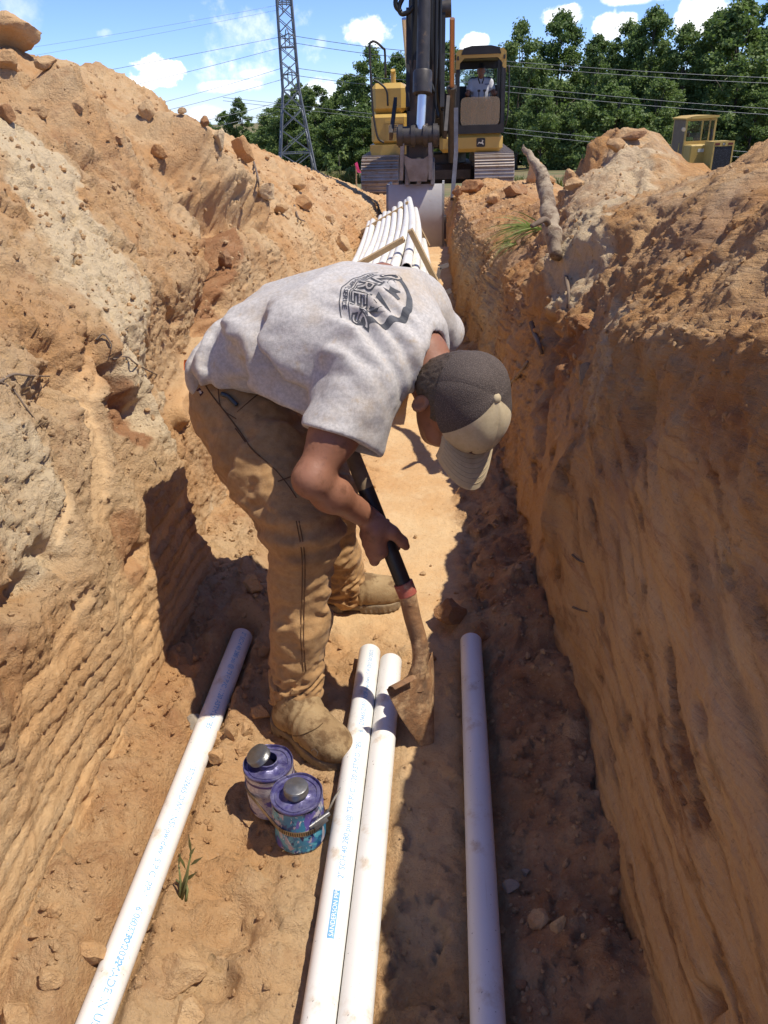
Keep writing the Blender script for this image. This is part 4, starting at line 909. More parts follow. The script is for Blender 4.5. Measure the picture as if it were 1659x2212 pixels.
# the lines of lettering swing round below the ring, tops towards the neck
def subdiv(V, F, L_=.006):
    bm = bmesh.new(); vs = [bm.verts.new((x, y, 0)) for x, y in V]
    for f in F:
        try: bm.faces.new([vs[i] for i in f])
        except ValueError: pass
    for _ in range(2):
        es = [e for e in bm.edges if e.calc_length() > L_]
        if es: bmesh.ops.subdivide_edges(bm, edges=es, cuts=1, use_grid_fill=False)
    bmesh.ops.triangulate(bm, faces=bm.faces); bm.verts.index_update()
    V2 = np.array([v.co[:2] for v in bm.verts]); F2 = [tuple(v.index for v in f.verts) for f in bm.faces]; bm.free(); return V2, F2
def smile(V, k=2.6, y0=0): return np.stack([V[:, 0], V[:, 1]+y0+k*V[:, 0]**2], 1)
V, F = text_mesh("OVERBEY'S", .054, .0034, 'CENTER'); V[:, 0] *= 1.02; V[:, 1] *= 1.15; V, F = subdiv(V, F); lay(smile(V, 2.4, -.040), F, PRT, 'print_lettering', .0010)
V, F = text_mesh("OVERBEY'S", .054, -.0004, 'CENTER'); V[:, 0] *= 1.02; V[:, 1] *= 1.15; V, F = subdiv(V, F); lay(smile(V, 2.4, -.040), F, SHIRT, 'lettering_fill', .0022)
V, F = text_mesh('WASTE & SEPTIC SERVICE', .0185, .0004, 'CENTER'); V[:, 0] *= .98; V, F = subdiv(V, F); lay(smile(V, 2.4, -.066), F, PRT, 'print_band_text')
V = [(x, y) for x in np.linspace(-.122, .122, 40) for y in (-.049, -.046)]; lay(smile(np.array(V), 2.4), [(2*i, 2*i+2, 2*i+3, 2*i+1) for i in range(39)], PRT, 'print_rule')
V = [(x, y) for x in np.linspace(-.128, .128, 40) for y in (-.076, -.073)]; lay(smile(np.array(V), 2.4), [(2*i, 2*i+2, 2*i+3, 2*i+1) for i in range(39)], PRT, 'print_rule')
V, F = arc_strip(.128, .098, 8, 172, lambda f: .006+.012*math.sin(math.pi*f)**2+.012*abs(2*f-1)**3, 0, 60, (0, -.002)); lay(V, F, PRT, 'print_ring')
house = [(-.095, .028), (-.060, .060), (-.048, .050), (-.040, .066), (-.028, .064), (-.030, .046), (-.018, .036), (-.030, .020), (-.040, .034), (-.052, .034), (-.060, .022), (-.082, .020)]
lay(np.array(house), [tuple(range(len(house)))], PRT, 'print_machine')
boomp = [(.000, .022), (.034, .070), (.060, .064), (.088, .030), (.100, .026), (.090, .016), (.078, .024), (.056, .052), (.038, .056), (.014, .018)]
lay(np.array(boomp), [tuple(range(len(boomp)))], PRT, 'print_boom')
trk = [(.030, .020), (.072, .022), (.066, .036), (.054, .040), (.050, .030), (.034, .030)]; lay(np.array(trk), [tuple(range(len(trk)))], PRT, 'print_cab')

# ---- trousers
def legs(P):
    d = None
    for hp, kn, an, rs in ((hip['R'], kneeR, ankR, (.125, .086, .067, .062)), (hip['L'], kneeL, ankL, (.118, .084, .068, .064))):
        mid = hp*.5+kn*.5; q = chain(P, [hp, mid, kn], [rs[0], (rs[0]+rs[1])/2, rs[1]], .05); q = sm(q, chain(P, [kn, kn*.45+an*.55, an], [rs[1]*.96, rs[2], rs[3]], .03), .04)
        d = q if d is None else sm(d, q, .03)
    but = at(530, 878, 1.88); d = sm(d, rc(P, but, but*.4+hip['L']*.6+np.array([-.02, .0, .0]), .118, .115), .06)
    d = sm(d, rc(P, S[0]-nT*.045+aT*.09, hip['R']*.5+hip['L']*.5, .088, .118), .06); return d
def leg_folds(P, d0):
    e = np.zeros(len(P), np.float32); idx = np.where(np.abs(d0) < .045)[0]
    if len(idx) == 0: return e
    p = P[idx]; w1 = fbm(p*np.array([1, 1, 1.5]), 11, 3, 720); o = .0065*w1
    o += .004*fbm(p*np.array([1, 1, 2.2]), 26, 2, 722)
    for kn, an, s_ in ((kneeR, ankR, 0), (kneeL, ankL, 1)):
        ax = unit(an-kn); ln_ = np.linalg.norm(an-kn); q = (p-kn.astype(np.float32))@ax.astype(np.float32); rad_ = np.linalg.norm(p-kn-q[:, None]*ax, axis=1); near = rad_ < .13
        side = (p-kn)@np.array([.8, -.5, 0]); ph_ = q/.055+1.6*w1+side*9
        o += near*.012*sst(q, ln_*.55, ln_*.92)*(np.abs(np.sin(ph_*math.pi))*1.4-.8)
        o += near*.007*np.exp(-((q)/.07)**2)*np.sin(q*110+side*25+2*w1)
        o += near*.006*np.sin(side*30+q*22+3*w1)*sst(q, .05, .15)*(1-sst(q, ln_*.5, ln_*.8))
    hx = unit(kneeR-hip['R']); q = (p-hip['R'])@hx; o += .007*np.exp(-((q-.17)/.10)**2)*np.sin(q*95+(p[:, 2])*30+2.5*w1)
    e[idx] = o; return e
def trouser_sdf(P):
    d = legs(P); d = d-leg_folds(P, d)
    a, b, n = tcoord(P)
    for kn, an in ((kneeR, ankR), (kneeL, ankL)):
        ax = unit(an-kn); q = (P-an.astype(np.float32))@ax.astype(np.float32)-.025; reg = rc(P, kn*.3+an*.7, an+ax*.12, .12); d = np.where(reg < .0, smx(d, q, .004), d)
        d = smx(d, -rc(P, an+ax*.004, an+ax*.08, .047, .052), .004)
    return np.where(n-np.interp(a, _as, _ns) > -.10, smx(d, (a-(_as[0]+.22)), .01), d)
DUCK = cloth_mat('brown_duck_canvas', (.41, .245, .11), (.35, .20, .085), (.20, .105, .045), 22, .52, .74, 420, .14, 60)
tr = sdf_obj('work_trousers', trouser_sdf, (-.80, 1.25, -.02), (.05, 2.25, 1.05), .0045, DUCK, man, FO, 2)
# seams, hammer loop, key clip, tag
tv_ = np.array([v.co for v in tr.data.vertices])+FO; tb = BVHTree.FromPolygons([Vector(p) for p in tv_], [tuple(p.vertices) for p in tr.data.polygons])
STI = mat('dark_stitching', (.13, .06, .022), .9); 
def seam(pxs, m=STI, r_=.0012, name='seam', bv=tb, par=tr):
    pts = [on(bv, *q) for q in catmull([(x, y, 0) for x, y in pxs], 5) for q in [q[:2]]]; pts = [p for p in pts if p is not None]
    if len(pts) > 2: mb = MB(FO); mb.tube(pts, r_, 5); return mb.build(name, m, par, True)
seam([(432, 812), (455, 850), (490, 895), (520, 935), (540, 965), (560, 985)], r_=.0017); seam([(560, 985), (590, 1010), (620, 1045), (640, 1075)])
seam([(640, 1125), (652, 1200), (652, 1290), (650, 1380), (655, 1450)]); seam([(646, 1125), (658, 1200), (658, 1290), (656, 1380), (661, 1450)])
seam([(470, 830), (478, 880), (510, 905)]); seam([(512, 890), (560, 850), (600, 835)]); seam([(508, 925), (530, 955)]); seam([(600, 1040), (640, 1025)])
BLU = mat('blue_grey_clip', (.06, .075, .09), .4, metal=.6)
pts = [on(tb, *q) for q in ((478, 850), (492, 856), (504, 867), (512, 875))]; pts = [p+unit(CAM-p)*.006 for p in pts if p is not None]
if len(pts) > 2: mb = MB(FO); mb.tube(catmull(pts, 4), .0055, 10); mb.build('key_clip', BLU, tr, True)
def patch(pxs, m, name, bv=tb, par=tr, off=.001):
    pts = [on(bv, *q) for q in pxs]
    if all(p is not None for p in pts): pts = [p+unit(CAM-p)*off for p in pts]; mb = MB(FO); mb.add(pts, [tuple(range(len(pts)))]); return mb.build(name, m, par)
patch([(424, 843), (431, 837), (440, 848), (433, 856)], mat('maroon_tag', (.05, .012, .02), .8), 'brand_tag'); patch([(429, 846), (432, 843), (436, 848), (433, 851)], mat('cream_tag', (.5, .44, .38), .8), 'tag_centre', off=.0022)
ORG = mat('orange_ribbon', (.75, .16, .03), .8); p_ = on(bvh, 414, 782)
q0 = at(408, 786, 1.90); mb = MB(FO)
mb.add([q0+np.array(v) for v in ((.02, 0, .012), (.02, .01, -.008), (-.012, .002, .010), (-.010, .006, -.012), (-.016, .0, -.016), (.002, -.012, -.022), (.01, -.01, .0))], [(0, 2, 3, 1), (2, 4, 3), (3, 5, 6), (3, 4, 5)]); mb.build('orange_ribbon', ORG, tr)

# ---- boots
def boot(heel, toe, name_label, ank, lift=0.0, h=.004):
    hl = np.array([heel[0], heel[1], 0.0]); d_ = unit(np.array([toe[0]-heel[0], toe[1]-heel[1], 0])); s_ = np.array([-d_[1], d_[0], 0]); u_ = np.array([0, 0, 1.]); ln_ = np.hypot(toe[0]-heel[0], toe[1]-heel[1]); A = (d_, s_, u_)
    def wid(x): return np.interp(x/ln_, [0, .12, .35, .55, .75, .9, 1.0], [.030, .036, .034, .043, .047, .040, .022])
    def outline(P):
        q = P-hl.astype(np.float32); x = q@d_.astype(np.float32); y = q@s_.astype(np.float32); xc = np.clip(x, .035, ln_-.05); w_ = wid(xc)
        return np.hypot(x-xc, y*(1.0))-w_, x, y, q[:, 2]
    def upper(P):
        q = P-hl.astype(np.float32)
        d = el(P, hl+d_*(ln_*.73)+u_*.050, A, (.080, .0465, .050)); d = sm(d, el(P, hl+d_*(ln_-.052)+u_*.040, A, (.050, .041, .038)), .03)
        d = sm(d, rc(P, hl+d_*.045+u_*.045, hl+d_*(ln_*.55)+u_*.058, .036, .042), .03)
        d = sm(d, rc(P, hl+d_*.05+u_*.05, ank+u_*.04, .040, .046), .03); d = sm(d, rc(P, hl+d_*(ln_*.55)+u_*.06, ank+u_*.02, .040, .044), .03)
        w1 = fbm(P, 16, 3, 740); vam = (q@d_.astype(np.float32))/ln_
        d = d-.0022*w1-.0035*np.exp(-((vam-.55+.10*np.abs(q@s_.astype(np.float32))/.05)/.018)**2)-.0025*np.sin(vam*70+3*w1)*np.exp(-((vam-.45)/.10)**2)
        return smx(d, -(q[:, 2]-.026), .004)
    def sole(P):
        o_, x, y, z = outline(P); o_ = o_-.0085-.0012*np.sign(np.sin(x*420))*(z < .012)
        d = smx(o_, np.maximum(z-.031, -z+.0), .003); arch = np.maximum(np.maximum(z-.010, np.abs(x-ln_*.33)-.028), -1); return smx(d, -arch, .003)
    L_ = hl-np.array([.12, .12, .01]); H_ = hl+d_*ln_; lo_ = np.minimum(hl, H_)-np.array([.07, .07, .006]); hi_ = np.maximum(hl, H_)+np.array([.07, .07, .20]); hi_ = np.maximum(hi_, ank+.08)
    b = sdf_obj('boot', upper, lo_, hi_, h, SUEDE, man, FO, 1); so_ = sdf_obj('sole', sole, lo_, np.array([hi_[0], hi_[1], .05]), h, SOLE, b, FO, 0)
    return b, hl, d_, s_, ln_
SUEDE = mat('dusty_suede', (.27, .175, .085), .85, spec=.2, noise=(14, .45, (.37, .26, .135)), dirt=(20, .46, .62, (.16, .095, .045)), bump=(120, .25)); SOLE = mat('muddy_sole', (.13, .105, .08), .8, noise=(30, .6, (.30, .215, .12)), bump=(90, .3))
bR = boot(atZ(603, 1555, 0), atZ(748, 1655, 0), 'R', ankR); bL = boot(atZ(705, 1312, 0), atZ(866, 1302, 0), 'L', ankL)
bo = bR[0]; bp_ = BVHTree.FromPolygons([Vector(v.co)+Vector(FO) for v in bo.data.vertices], [tuple(p.vertices) for p in bo.data.polygons])
seam([(612, 1580), (640, 1590), (680, 1575), (697, 1562)], mat('boot_seam', (.12, .07, .03), .9), .0014, 'boot_seam', bp_, bo)
patch([(672, 1590+30), (680, 1616), (688, 1624), (684, 1634), (675, 1632)], mat('bare_steel_toe', (.28, .27, .25), .5, metal=.4), 'worn_toe_spot', bp_, bo)

# ---- hair, cap
def hair_sdf(P):
    hb = Hc; d = el(P, hb+uh*.028-fh*.006, (rh, fh, uh), (.0825, .101, .090)); d = sm(d, el(P, hb-uh*.030-fh*.050, (rh, fh, uh), (.066, .050, .050)), .03)
    q = P-hb.astype(np.float32); x = q@fh.astype(np.float32); z = q@uh.astype(np.float32); y = np.abs(q@rh.astype(np.float32))
    face = np.minimum(np.minimum(x-.030, .2), .2)                    # keep behind the face, clear of the ear, above the nape line
    n = fbm(P@np.stack([rh, fh, uh]).T.astype(np.float32)*np.array([1, 1, .22], np.float32), 190, 2, 750); d = d-.0035*n
    d = smx(d, x-.022-.35*np.clip(z, -.02, .1), .006); d = smx(d, -(z+.085+.006*n), .004)
    ecs = np.minimum(el(P, hb-uh*.022-fh*.004+rh*.078, (rh, fh, uh), (.035, .026, .036)), el(P, hb-uh*.022-fh*.004-rh*.078, (rh, fh, uh), (.035, .026, .036)))
    d = smx(d, -ecs, .004); d = smx(d, np.where(z < -.03, x+.012, -1.0).astype(np.float32), .003); return d
HAIR = mat('short_dark_hair', (.035, .022, .014), .55, spec=.5, noise=(160, .7, (.11, .075, .05)), bump=(330, .5))
sdf_obj('hair', hair_sdf, Hc-.17, Hc+.17, .0035, HAIR, man, FO, 0)
CB = Hc+uh*.038-fh*.002                                              # centre of the cap band
def cap_pt(az, el_, k=1.0):
    """az 0 = front, el 0 band .. 90 crown"""
    ca, sa_ = math.cos(az), math.sin(az); ce, se = math.cos(el_), math.sin(el_)
    ex = .93; rx = .106*(1+.05*max(0, ca)); ry = .0885; hz_ = .094; cr = ce**.82; h_ = (se**1.0)*hz_; rx *= 1-.045*max(0, -ca); up_ = .018*max(0, -ca)*ce
    bulge = 1+.05*max(0, ca)*math.sin(2*el_)
    return CB+fh*(rx*ca*cr*k*bulge)+rh*(-ry*sa_*cr*k)+uh*(h_*k+up_)
def cap_panel(a0, a1, m, name, na=14, ne=16, par=None):
    mb = MB(FO); V = []
    for t in (1.0, .972):
        for i in range(na+1):
            for j in range(ne+1):
                az = R(a0+(a1-a0)*i/na); e_ = R(90*j/ne*.985); seamd = .0022*(math.exp(-(i/na/.06)**2)+math.exp(-((1-i/na)/.06)**2)); p = cap_pt(az, e_, t-seamd*8*math.cos(e_))
                p = p+uh*(.0025*math.sin(az*3+1)*math.cos(e_))+ (p-CB)*.012*math.sin(az*4+e_*5); V.append(p)
    n0 = (na+1)*(ne+1); F = []
    for s_ in (0, 1):
        for i in range(na):
            for j in range(ne): a = s_*n0+i*(ne+1)+j; F.append((a, a+ne+1, a+ne+2, a+1) if not s_ else (a, a+1, a+ne+2, a+ne+1))
    for i in range(na): a = i*(ne+1); F.append((a, n0+a, n0+a+ne+1, a+ne+1))
    mb.add(V, F); return mb.build(name, m, par, True, 50)
MESHB = mat('brown_mesh_fabric', (.165, .127, .105), .95, spec=.15, noise=(30, .5, (.21, .165, .138)))
t = MESHB.node_tree; b = t.nodes['Principled BSDF']; g = N(t, 'ShaderNodeTexCoord'); vo = N(t, 'ShaderNodeTexVoronoi', i_Scale=520.0); L(t, g.outputs['Object'], vo.inputs['Vector'])
c = MIX(t, MR(t, vo.outputs['Distance'], .15, .5), b.inputs['Base Color'].links[0].from_socket, (.085, .066, .056, 1), 'MIX'); L(t, c, b.inputs['Base Color'])
bpn = N(t, 'ShaderNodeBump', i_Strength=.5, i_Distance=.002); L(t, vo.outputs['Distance'], bpn.inputs['Height']); L(t, bpn.outputs[0], b.inputs['Normal'])
CANV = cloth_mat('tan_cap_canvas', (.50, .40, .25), (.45, .355, .215), (.30, .20, .10), 30, .56, .8, 500, .06, 90)
capo = thing('cap', None, None, (0, 0, 0)); capo.parent = man; capo.location = (0, 0, 0)
for k_, (a0, a1) in enumerate(((60, 120), (120, 180), (180, 240), (240, 300))): cap_panel(a0, a1, MESHB, 'mesh_panel', par=capo)
for a0, a1 in ((-60, 0), (0, 60)): cap_panel(a0, a1, CANV, 'front_panel', par=capo)
mb = MB(FO); mb.lathe(CB+uh*.0925, [(.010, -.002), (.0098, .002), (.007, .005), (.0001, .006)], 18, uh); mb.build('cap_button', CANV, capo, True)
V = []; nr, na = 12, 26
for s_ in (0, 1):
    for i in range(nr+1):
        f = i/nr
        for j in range(na+1):
            az = R(-58+116*j/na); base = cap_pt(az, R(2)); L_ = .080*math.cos(az*1.22)**.55 if abs(az) < R(73) else 0
            p = base+fh*(L_*f)+uh*(-.018*f*f-.026*(math.sin(az)**2)*(.35+.65*f)-.002*f+(.0016 if s_ == 0 else -.0016)); V.append(p)
F = []; n0 = (nr+1)*(na+1)
for s_ in (0, 1):
    for i in range(nr):
        for j in range(na): a = s_*n0+i*(na+1)+j; F.append((a, a+1, a+na+2, a+na+1) if s_ == 0 else (a, a+na+1, a+na+2, a+1))
for j in range(na): a = nr*(na+1)+j; F.append((a, a+1, n0+a+1, n0+a))
mb = MB(FO); mb.add(V, F); brim = mb.build('brim', CANV, capo, True, 60)
for k_ in range(1, 7):
    f = k_/7.3; pts = []
    for j in range(0, na+1):
        az = R(-54+108*j/na); L_ = .080*math.cos(az*1.22)**.55; pts.append(cap_pt(az, R(2))+fh*(L_*f)+uh*(-.018*f*f-.026*(math.sin(az)**2)*(.35+.65*f)-.002*f+.0020))
    mb = MB(FO); mb.tube(pts, .0006, 5); mb.build('brim_stitch', CANV, capo, True)
pv = [cap_pt(R(a), R(e_), 1.012) for a, e_ in ((-22, 12), (-11, 10), (0, 9.5), (11, 10), (22, 12), (22, 30), (11, 29), (0, 28.5), (-11, 29), (-22, 30))]
mb = MB(FO); mb.add(pv, [(0, 1, 8, 9), (1, 2, 7, 8), (2, 3, 6, 7), (3, 4, 5, 6)]); mb.build('cap_patch', mat('brown_leather_patch', (.085, .030, .022), .6, noise=(60, .5, (.05, .02, .015)), bump=(90, .2)), capo)
# ------------------------------------------------------------------ excavator (local frame: front towards -y)
YEL = mat('yellow_paint', (.56, .36, .085), .42, spec=.5, noise=(3, .6, (.50, .31, .07)), dirt=(5, .56, .80, (.26, .15, .055)), bump=(30, .04)); BLACKP = mat('black_paint', (.016, .016, .017), .5, noise=(6, .6, (.035, .032, .030)), dirt=(9, .62, .80, (.13, .09, .06)))
GREYS = mat('worn_steel', (.28, .26, .25), .4, metal=.65, noise=(8, .6, (.17, .14, .12)), dirt=(6, .56, .74, (.30, .19, .10))); DSTEEL = mat('dark_steel', (.085, .075, .07), .5, metal=.5, noise=(9, .6, (.05, .045, .04)), dirt=(7, .55, .75, (.22, .14, .08)))
CHROME = mat('chrome_rod', (.72, .72, .72), .3, metal=.8); HOSE = mat('rubber_hose', (.012, .012, .012), .5); SHOE = mat('track_shoe_steel', (.40, .345, .30), .5, metal=.45, noise=(7, .6, (.30, .235, .18)), dirt=(5, .5, .68, (.26, .145, .065)))
GLS = bpy.data.materials.new('window_glass'); GLS.use_nodes = True; t = GLS.node_tree; t.nodes.clear(); o_ = N(t, 'ShaderNodeOutputMaterial'); tr_ = N(t, 'ShaderNodeBsdfTransparent'); tr_.inputs[0].default_value = (.86, .9, .9, 1); gl = N(t, 'ShaderNodeBsdfGlossy'); gl.inputs['Roughness'].default_value = .03
fr = N(t, 'ShaderNodeFresnel'); fr.inputs[0].default_value = 1.5; mx = N(t, 'ShaderNodeMixShader'); L(t, fr.outputs[0], mx.inputs[0]); L(t, tr_.outputs[0], mx.inputs[1]); L(t, gl.outputs[0], mx.inputs[2]); L(t, mx.outputs[0], o_.inputs[0])
DGL = bpy.data.materials.new('dusty_glass'); DGL.use_nodes = True; t = DGL.node_tree; t.nodes.clear(); o_ = N(t, 'ShaderNodeOutputMaterial'); tr_ = N(t, 'ShaderNodeBsdfTransparent'); df = N(t, 'ShaderNodeBsdfDiffuse'); df.inputs[0].default_value = (.42, .33, .22, 1); mx = N(t, 'ShaderNodeMixShader'); mx.inputs[0].default_value = .45; L(t, tr_.outputs[0], mx.inputs[1]); L(t, df.outputs[0], mx.inputs[2]); L(t, mx.outputs[0], o_.inputs[0])
EX, EY, EZ = -.185, 17.0, -.58                                       # track fronts at y = 17
ex = thing('excavator', 'yellow and black tracked excavator straddling the far end of the trench', 'excavator', (EX, EY, EZ))
def emb(): return MB((0, 0, 0))
for sx in (-1, 1):                                                   # tracks: frame and every shoe in view
    x0, x1 = (-1.555, -.785) if sx < 0 else (.755, 1.555)
    mb = emb(); mb.bbox(x0+.18, x1-.18, .25, 3.5, .22, .78, .08); fr_ = mb.build('track_frame', DSTEEL, ex)
    Rr = .46; zc = .53; n = 46; per = 2*3.0+2*math.pi*Rr; 
    def loop(s_):
        s_ %= per
        if s_ < 3.0: return (.5+s_, zc+Rr, 0.0)                      # top run, going back
        s_ -= 3.0
        if s_ < math.pi*Rr: a = s_/Rr; return (3.5+Rr*math.sin(a), zc+Rr*math.cos(a), -a)
        s_ -= math.pi*Rr
        if s_ < 3.0: return (3.5-s_, zc-Rr, math.pi)
        s_ -= 3.0; a = s_/Rr; return (.5-Rr*math.sin(a), zc-Rr*math.cos(a), math.pi-a)
    first = None
    for k in range(n):
        y, z, a = loop(per*k/n)
        if first is None:
            mb = emb(); mb.bbox(x0, x1, -.098, .098, -.02, .018, .008); mb.box(x0+.005, x1-.005, -.085, -.062, .018, .062); mb.box(x0+.005, x1-.005, -.012, .012, .018, .045); mb.box(x0+.005, x1-.005, .058, .080, .018, .045)
            first = mb.build('track_shoe', SHOE, fr_); ob = first
        else: ob = first.copy(); COL.objects.link(ob)
        ob.location = (0, y, z); ob.rotation_euler = (a, 0, 0)
mb = emb(); mb.bbox(-.8, .8, 1.0, 2.9, .42, .80, .1); mb.build('undercarriage', DSTEEL, ex); mb = emb(); mb.cyl((0, 2.0, .78), (0, 2.0, .98), .62, 32); mb.build('slew_ring', DSTEEL, ex, True, 40)
mb = emb(); mb.prism([(-1.37, 1.05), (-.30, 1.05), (-.30, 1.24), (-1.39, 1.24), (-1.39, 1.14)], 1, .55, 3.6); mb.build('deck', YEL, ex)
mb = emb(); mb.bbox(-1.36, -.62, .62, 3.6, 1.245, 1.80, .06); hb_ = mb.build('body_panel', YEL, ex)
mb = emb(); mb.bbox(-1.355, -.64, .70, 3.6, 1.805, 2.36, .10); mb.build('engine_hood', YEL, ex)
mb = emb(); mb.lathe((-1.18, 1.5, 1.3), [(.18, 0), (.18, .9), (.16, 1.02), (.0, 1.06)], 24); mb.build('side_hood', YEL, ex, True, 40)
mb = emb(); mb.box(-1.05, -.78, .585, .615, 1.30, 1.62); d_ = mb.build('tool_door', YEL, ex); mb = emb(); mb.box(-1.00, -.80, .570, .583, 1.44, 1.60); mb.build('warning_plate', mat('plate', (.55, .40, .20), .5), d_)
for zq in (1.465, 1.50, 1.54, 1.575): 
    mb = emb(); mb.box(-.98, -.82, .564, .569, zq, zq+.016); mb.build('plate_line', BLACKP, d_)
mb = emb(); mb.box(-1.07, -.70, .58, .618, 1.63, 1.68); mb.build('door_hinge', YEL, ex); mb = emb(); mb.box(-.74, -.66, .57, .618, 1.36, 1.45); mb.build('latch', YEL, ex)
mb = emb(); mb.cyl((-.93, 1.4, 2.34), (-.93, 1.4, 2.56), .055, 16); mb.cyl((-.93, 1.4, 2.54), (-.93, 1.36, 2.60), .05, 16); mb.build('exhaust_pipe', YEL, ex, True, 40)
mb = emb(); mb.cyl((-.60, 1.4, 2.34), (-.60, 1.4, 2.46), .045, 14); mb.build('fuel_cap', YEL, ex, True, 40)
mb = emb(); mb.tube(catmull([(-1.10, .55, 1.28), (-1.22, .52, 1.38), (-1.29, .52, 1.75), (-1.32, .55, 2.2), (-1.335, .6, 2.95), (-1.29, .62, 3.07), (-1.20, .65, 3.06), (-1.08, .72, 2.96), (-1.05, .8, 2.9), (-1.05, .8, 2.45)], 6), .022, 10); mb.build('handrail', DSTEEL, ex, True)
mb = emb(); mb.tube(catmull([(-1.28, .56, 2.42), (-1.16, .56, 2.36), (-1.02, .56, 2.22), (-1.0, .56, 1.95)], 6), .02, 10); mb.build('mirror_arm', BLACKP, ex, True)
mb = emb(); mb.prism([(-.62, 1.10), (.32, 1.10), (.32, 2.1), (-.3, 2.28), (-.62, 2.28)], 1, 1.35, 3.6); mb.build('centre_body', BLACKP, ex)
mb = emb(); mb.bbox(-1.33, 1.30, 2.9, 3.95, 1.15, 2.15, .15); mb.build('counterweight', YEL, ex)
# cab
x0, x1, y0, y1, zb, zt = .365, 1.335, .42, 2.05, 1.42, 2.88
mb = emb(); mb.bbox(x0-.32, x1-.01, .40, 3.6, 1.06, 1.40, .07); ped = mb.build('cab_base', YEL, ex)
cab = emb(); 
for x in (x0, x1-.075):
    cab.bar((x+.0375, y0, zb), (x+.0375, y0+.10, zt-.22), .075, .09, up=(0, 1, 0)); cab.bar((x+.0375, y1, zb), (x+.0375, y1, zt-.1), .075, .09, up=(0, 1, 0)); cab.box(x+.008, x+.067, y0+.05, y1, zb+.002, zb+.55); cab.bar((x+.0375, 1.25, zb), (x+.0375, 1.25, zt-.1), .06, .07, up=(0, 1, 0))
cab.prism([(x0+.002, zb-.02), (x1-.002, zb-.02), (x1-.002, zb+.20), (x1-.11, zb+.135), (x0+.11, zb+.135), (x0+.002, zb+.20)], 1, y0-.055, y0+.04)
cab.box(x0+.076, x1-.077, y1-.03, y1+.03, zb, zb+.85); cab.box(x0+.076, x1-.077, y1-.028, y1+.028, zt-.30, zt-.08); cab.box(x0+.01, x1-.01, y0, y1, zb-.018, zb+.03)
cf = cab.build('cab_frame', BLACKP, ex)
mb = emb(); mb.prism([(x0-.01, zt-.42), (x0+.06, zt-.42), (x0+.075, zt-.24), (x0+.16, zt-.155), (x1-.16, zt-.155), (x1-.075, zt-.24), (x1-.06, zt-.42), (x1+.01, zt-.42), (x1+.0, zt-.06), (x1-.06, zt-.005), (x0+.06, zt-.005), (x0+.0, zt-.06)], 1, y0+.045, y0+.16); mb.build('cab_brow', YEL, ex)
mb = emb(); mb.prism([(x0+.10, zt-.10), (x1-.10, zt-.10), (x1-.14, zt+.01), (x1-.3, zt+.045), (x0+.3, zt+.045), (x0+.14, zt+.01)], 1, y0+.02, y1); mb.build('cab_roof', BLACKP, ex)
mb = emb(); mb.box(x0+.08, x1-.08, y0+.17, y1+.03, zt-.16, zt-.105); mb.build('headliner', BLACKP, ex)
for sx in (0, 1):
    xw = x0+.02 if sx == 0 else x1-.055
    mb = emb(); mb.box(xw, xw+.035, y0+.015, y0+.044, zt-.19, zt-.12); mb.build('marker_lamp', DSTEEL, ex)
lw = emb(); P_ = []; cx_ = (x0+x1)/2; wd, hh = .335, .225; zc_ = zb+.375
for k in range(32):
    a = 2*math.pi*k/32; P_.append((cx_+wd*math.copysign(abs(math.cos(a))**.25, math.cos(a))*1.16, zc_+hh*math.copysign(abs(math.sin(a))**.3, math.sin(a))*1.15))
lw.prism(P_, 1, y0-.04, y0-.032); lw.build('lower_window', DGL, ex)
for nm, bx in (('side_window', (x1-.03, x1-.024, y0+.10, 1.2, zb+.55, zt-.25)), ('door_window', (x0+.024, x0+.03, y0+.10, 1.2, zb+.55, zt-.25))):
    mb = emb(); mb.box(*bx); mb.build(nm, GLS, ex)
mb = emb(); mb.box(x0+.08, x1-.08, y1-.004, y1+.004, zb+.85, zt-.30); rw = mb.build('rear_window', GLS, ex)
V, F = text_mesh('JOHN DEERE', .098, .002, 'CENTER'); V[:, 0] *= 1.22; mb = emb(); mb.add([(cx_-v[0], y1-.007, zt-.385+v[1]) for v in V], F); mb.build('window_lettering', BLACKP, rw)
mb = emb(); mb.bar((x1-.05, y0-.03, zb+.75), (x1-.06, y0+.06, zt-.3), .02, .02); mb.build('wiper', BLACKP, ex)
mb = emb(); mb.tube(catmull([(x1+.02, y0, zb+.1), (x1+.06, y0-.03, zb+.3), (x1+.07, y0+.02, zt-.6), (x1+.05, y0+.05, zt-.3)], 5), .016, 8); mb.build('grab_rail', BLACKP, ex, True)
mb = emb(); mb.bbox(cx_-.21, cx_+.27, 1.30, 1.42, zb+.42, zb+1.0, .05); mb.bbox(cx_-.22, cx_+.28, .95, 1.42, zb+.30, zb+.42, .05); mb.build('seat', BLACKP, ex)
for sx in (-1, 1):
    mb = emb(); mb.bbox(cx_+.03+sx*.33-.07, cx_+.03+sx*.33+.07, .82, 1.35, zb+.2, zb+.56, .04); mb.build('arm_console', mat('tan_console', (.30, .22, .12), .6) if sx > 0 else BLACKP, ex)
    mb = emb(); mb.cyl((cx_+.03+sx*.045, .62, zb+.04), (cx_+.03+sx*.055, .60, zb+.74), .010, 8); mb.bbox(cx_+.03+sx*.055-.03, cx_+.03+sx*.055+.03, .58, .62, zb+.72, zb+.76, .01); mb.build('travel_lever', DSTEEL, ex, True, 40)
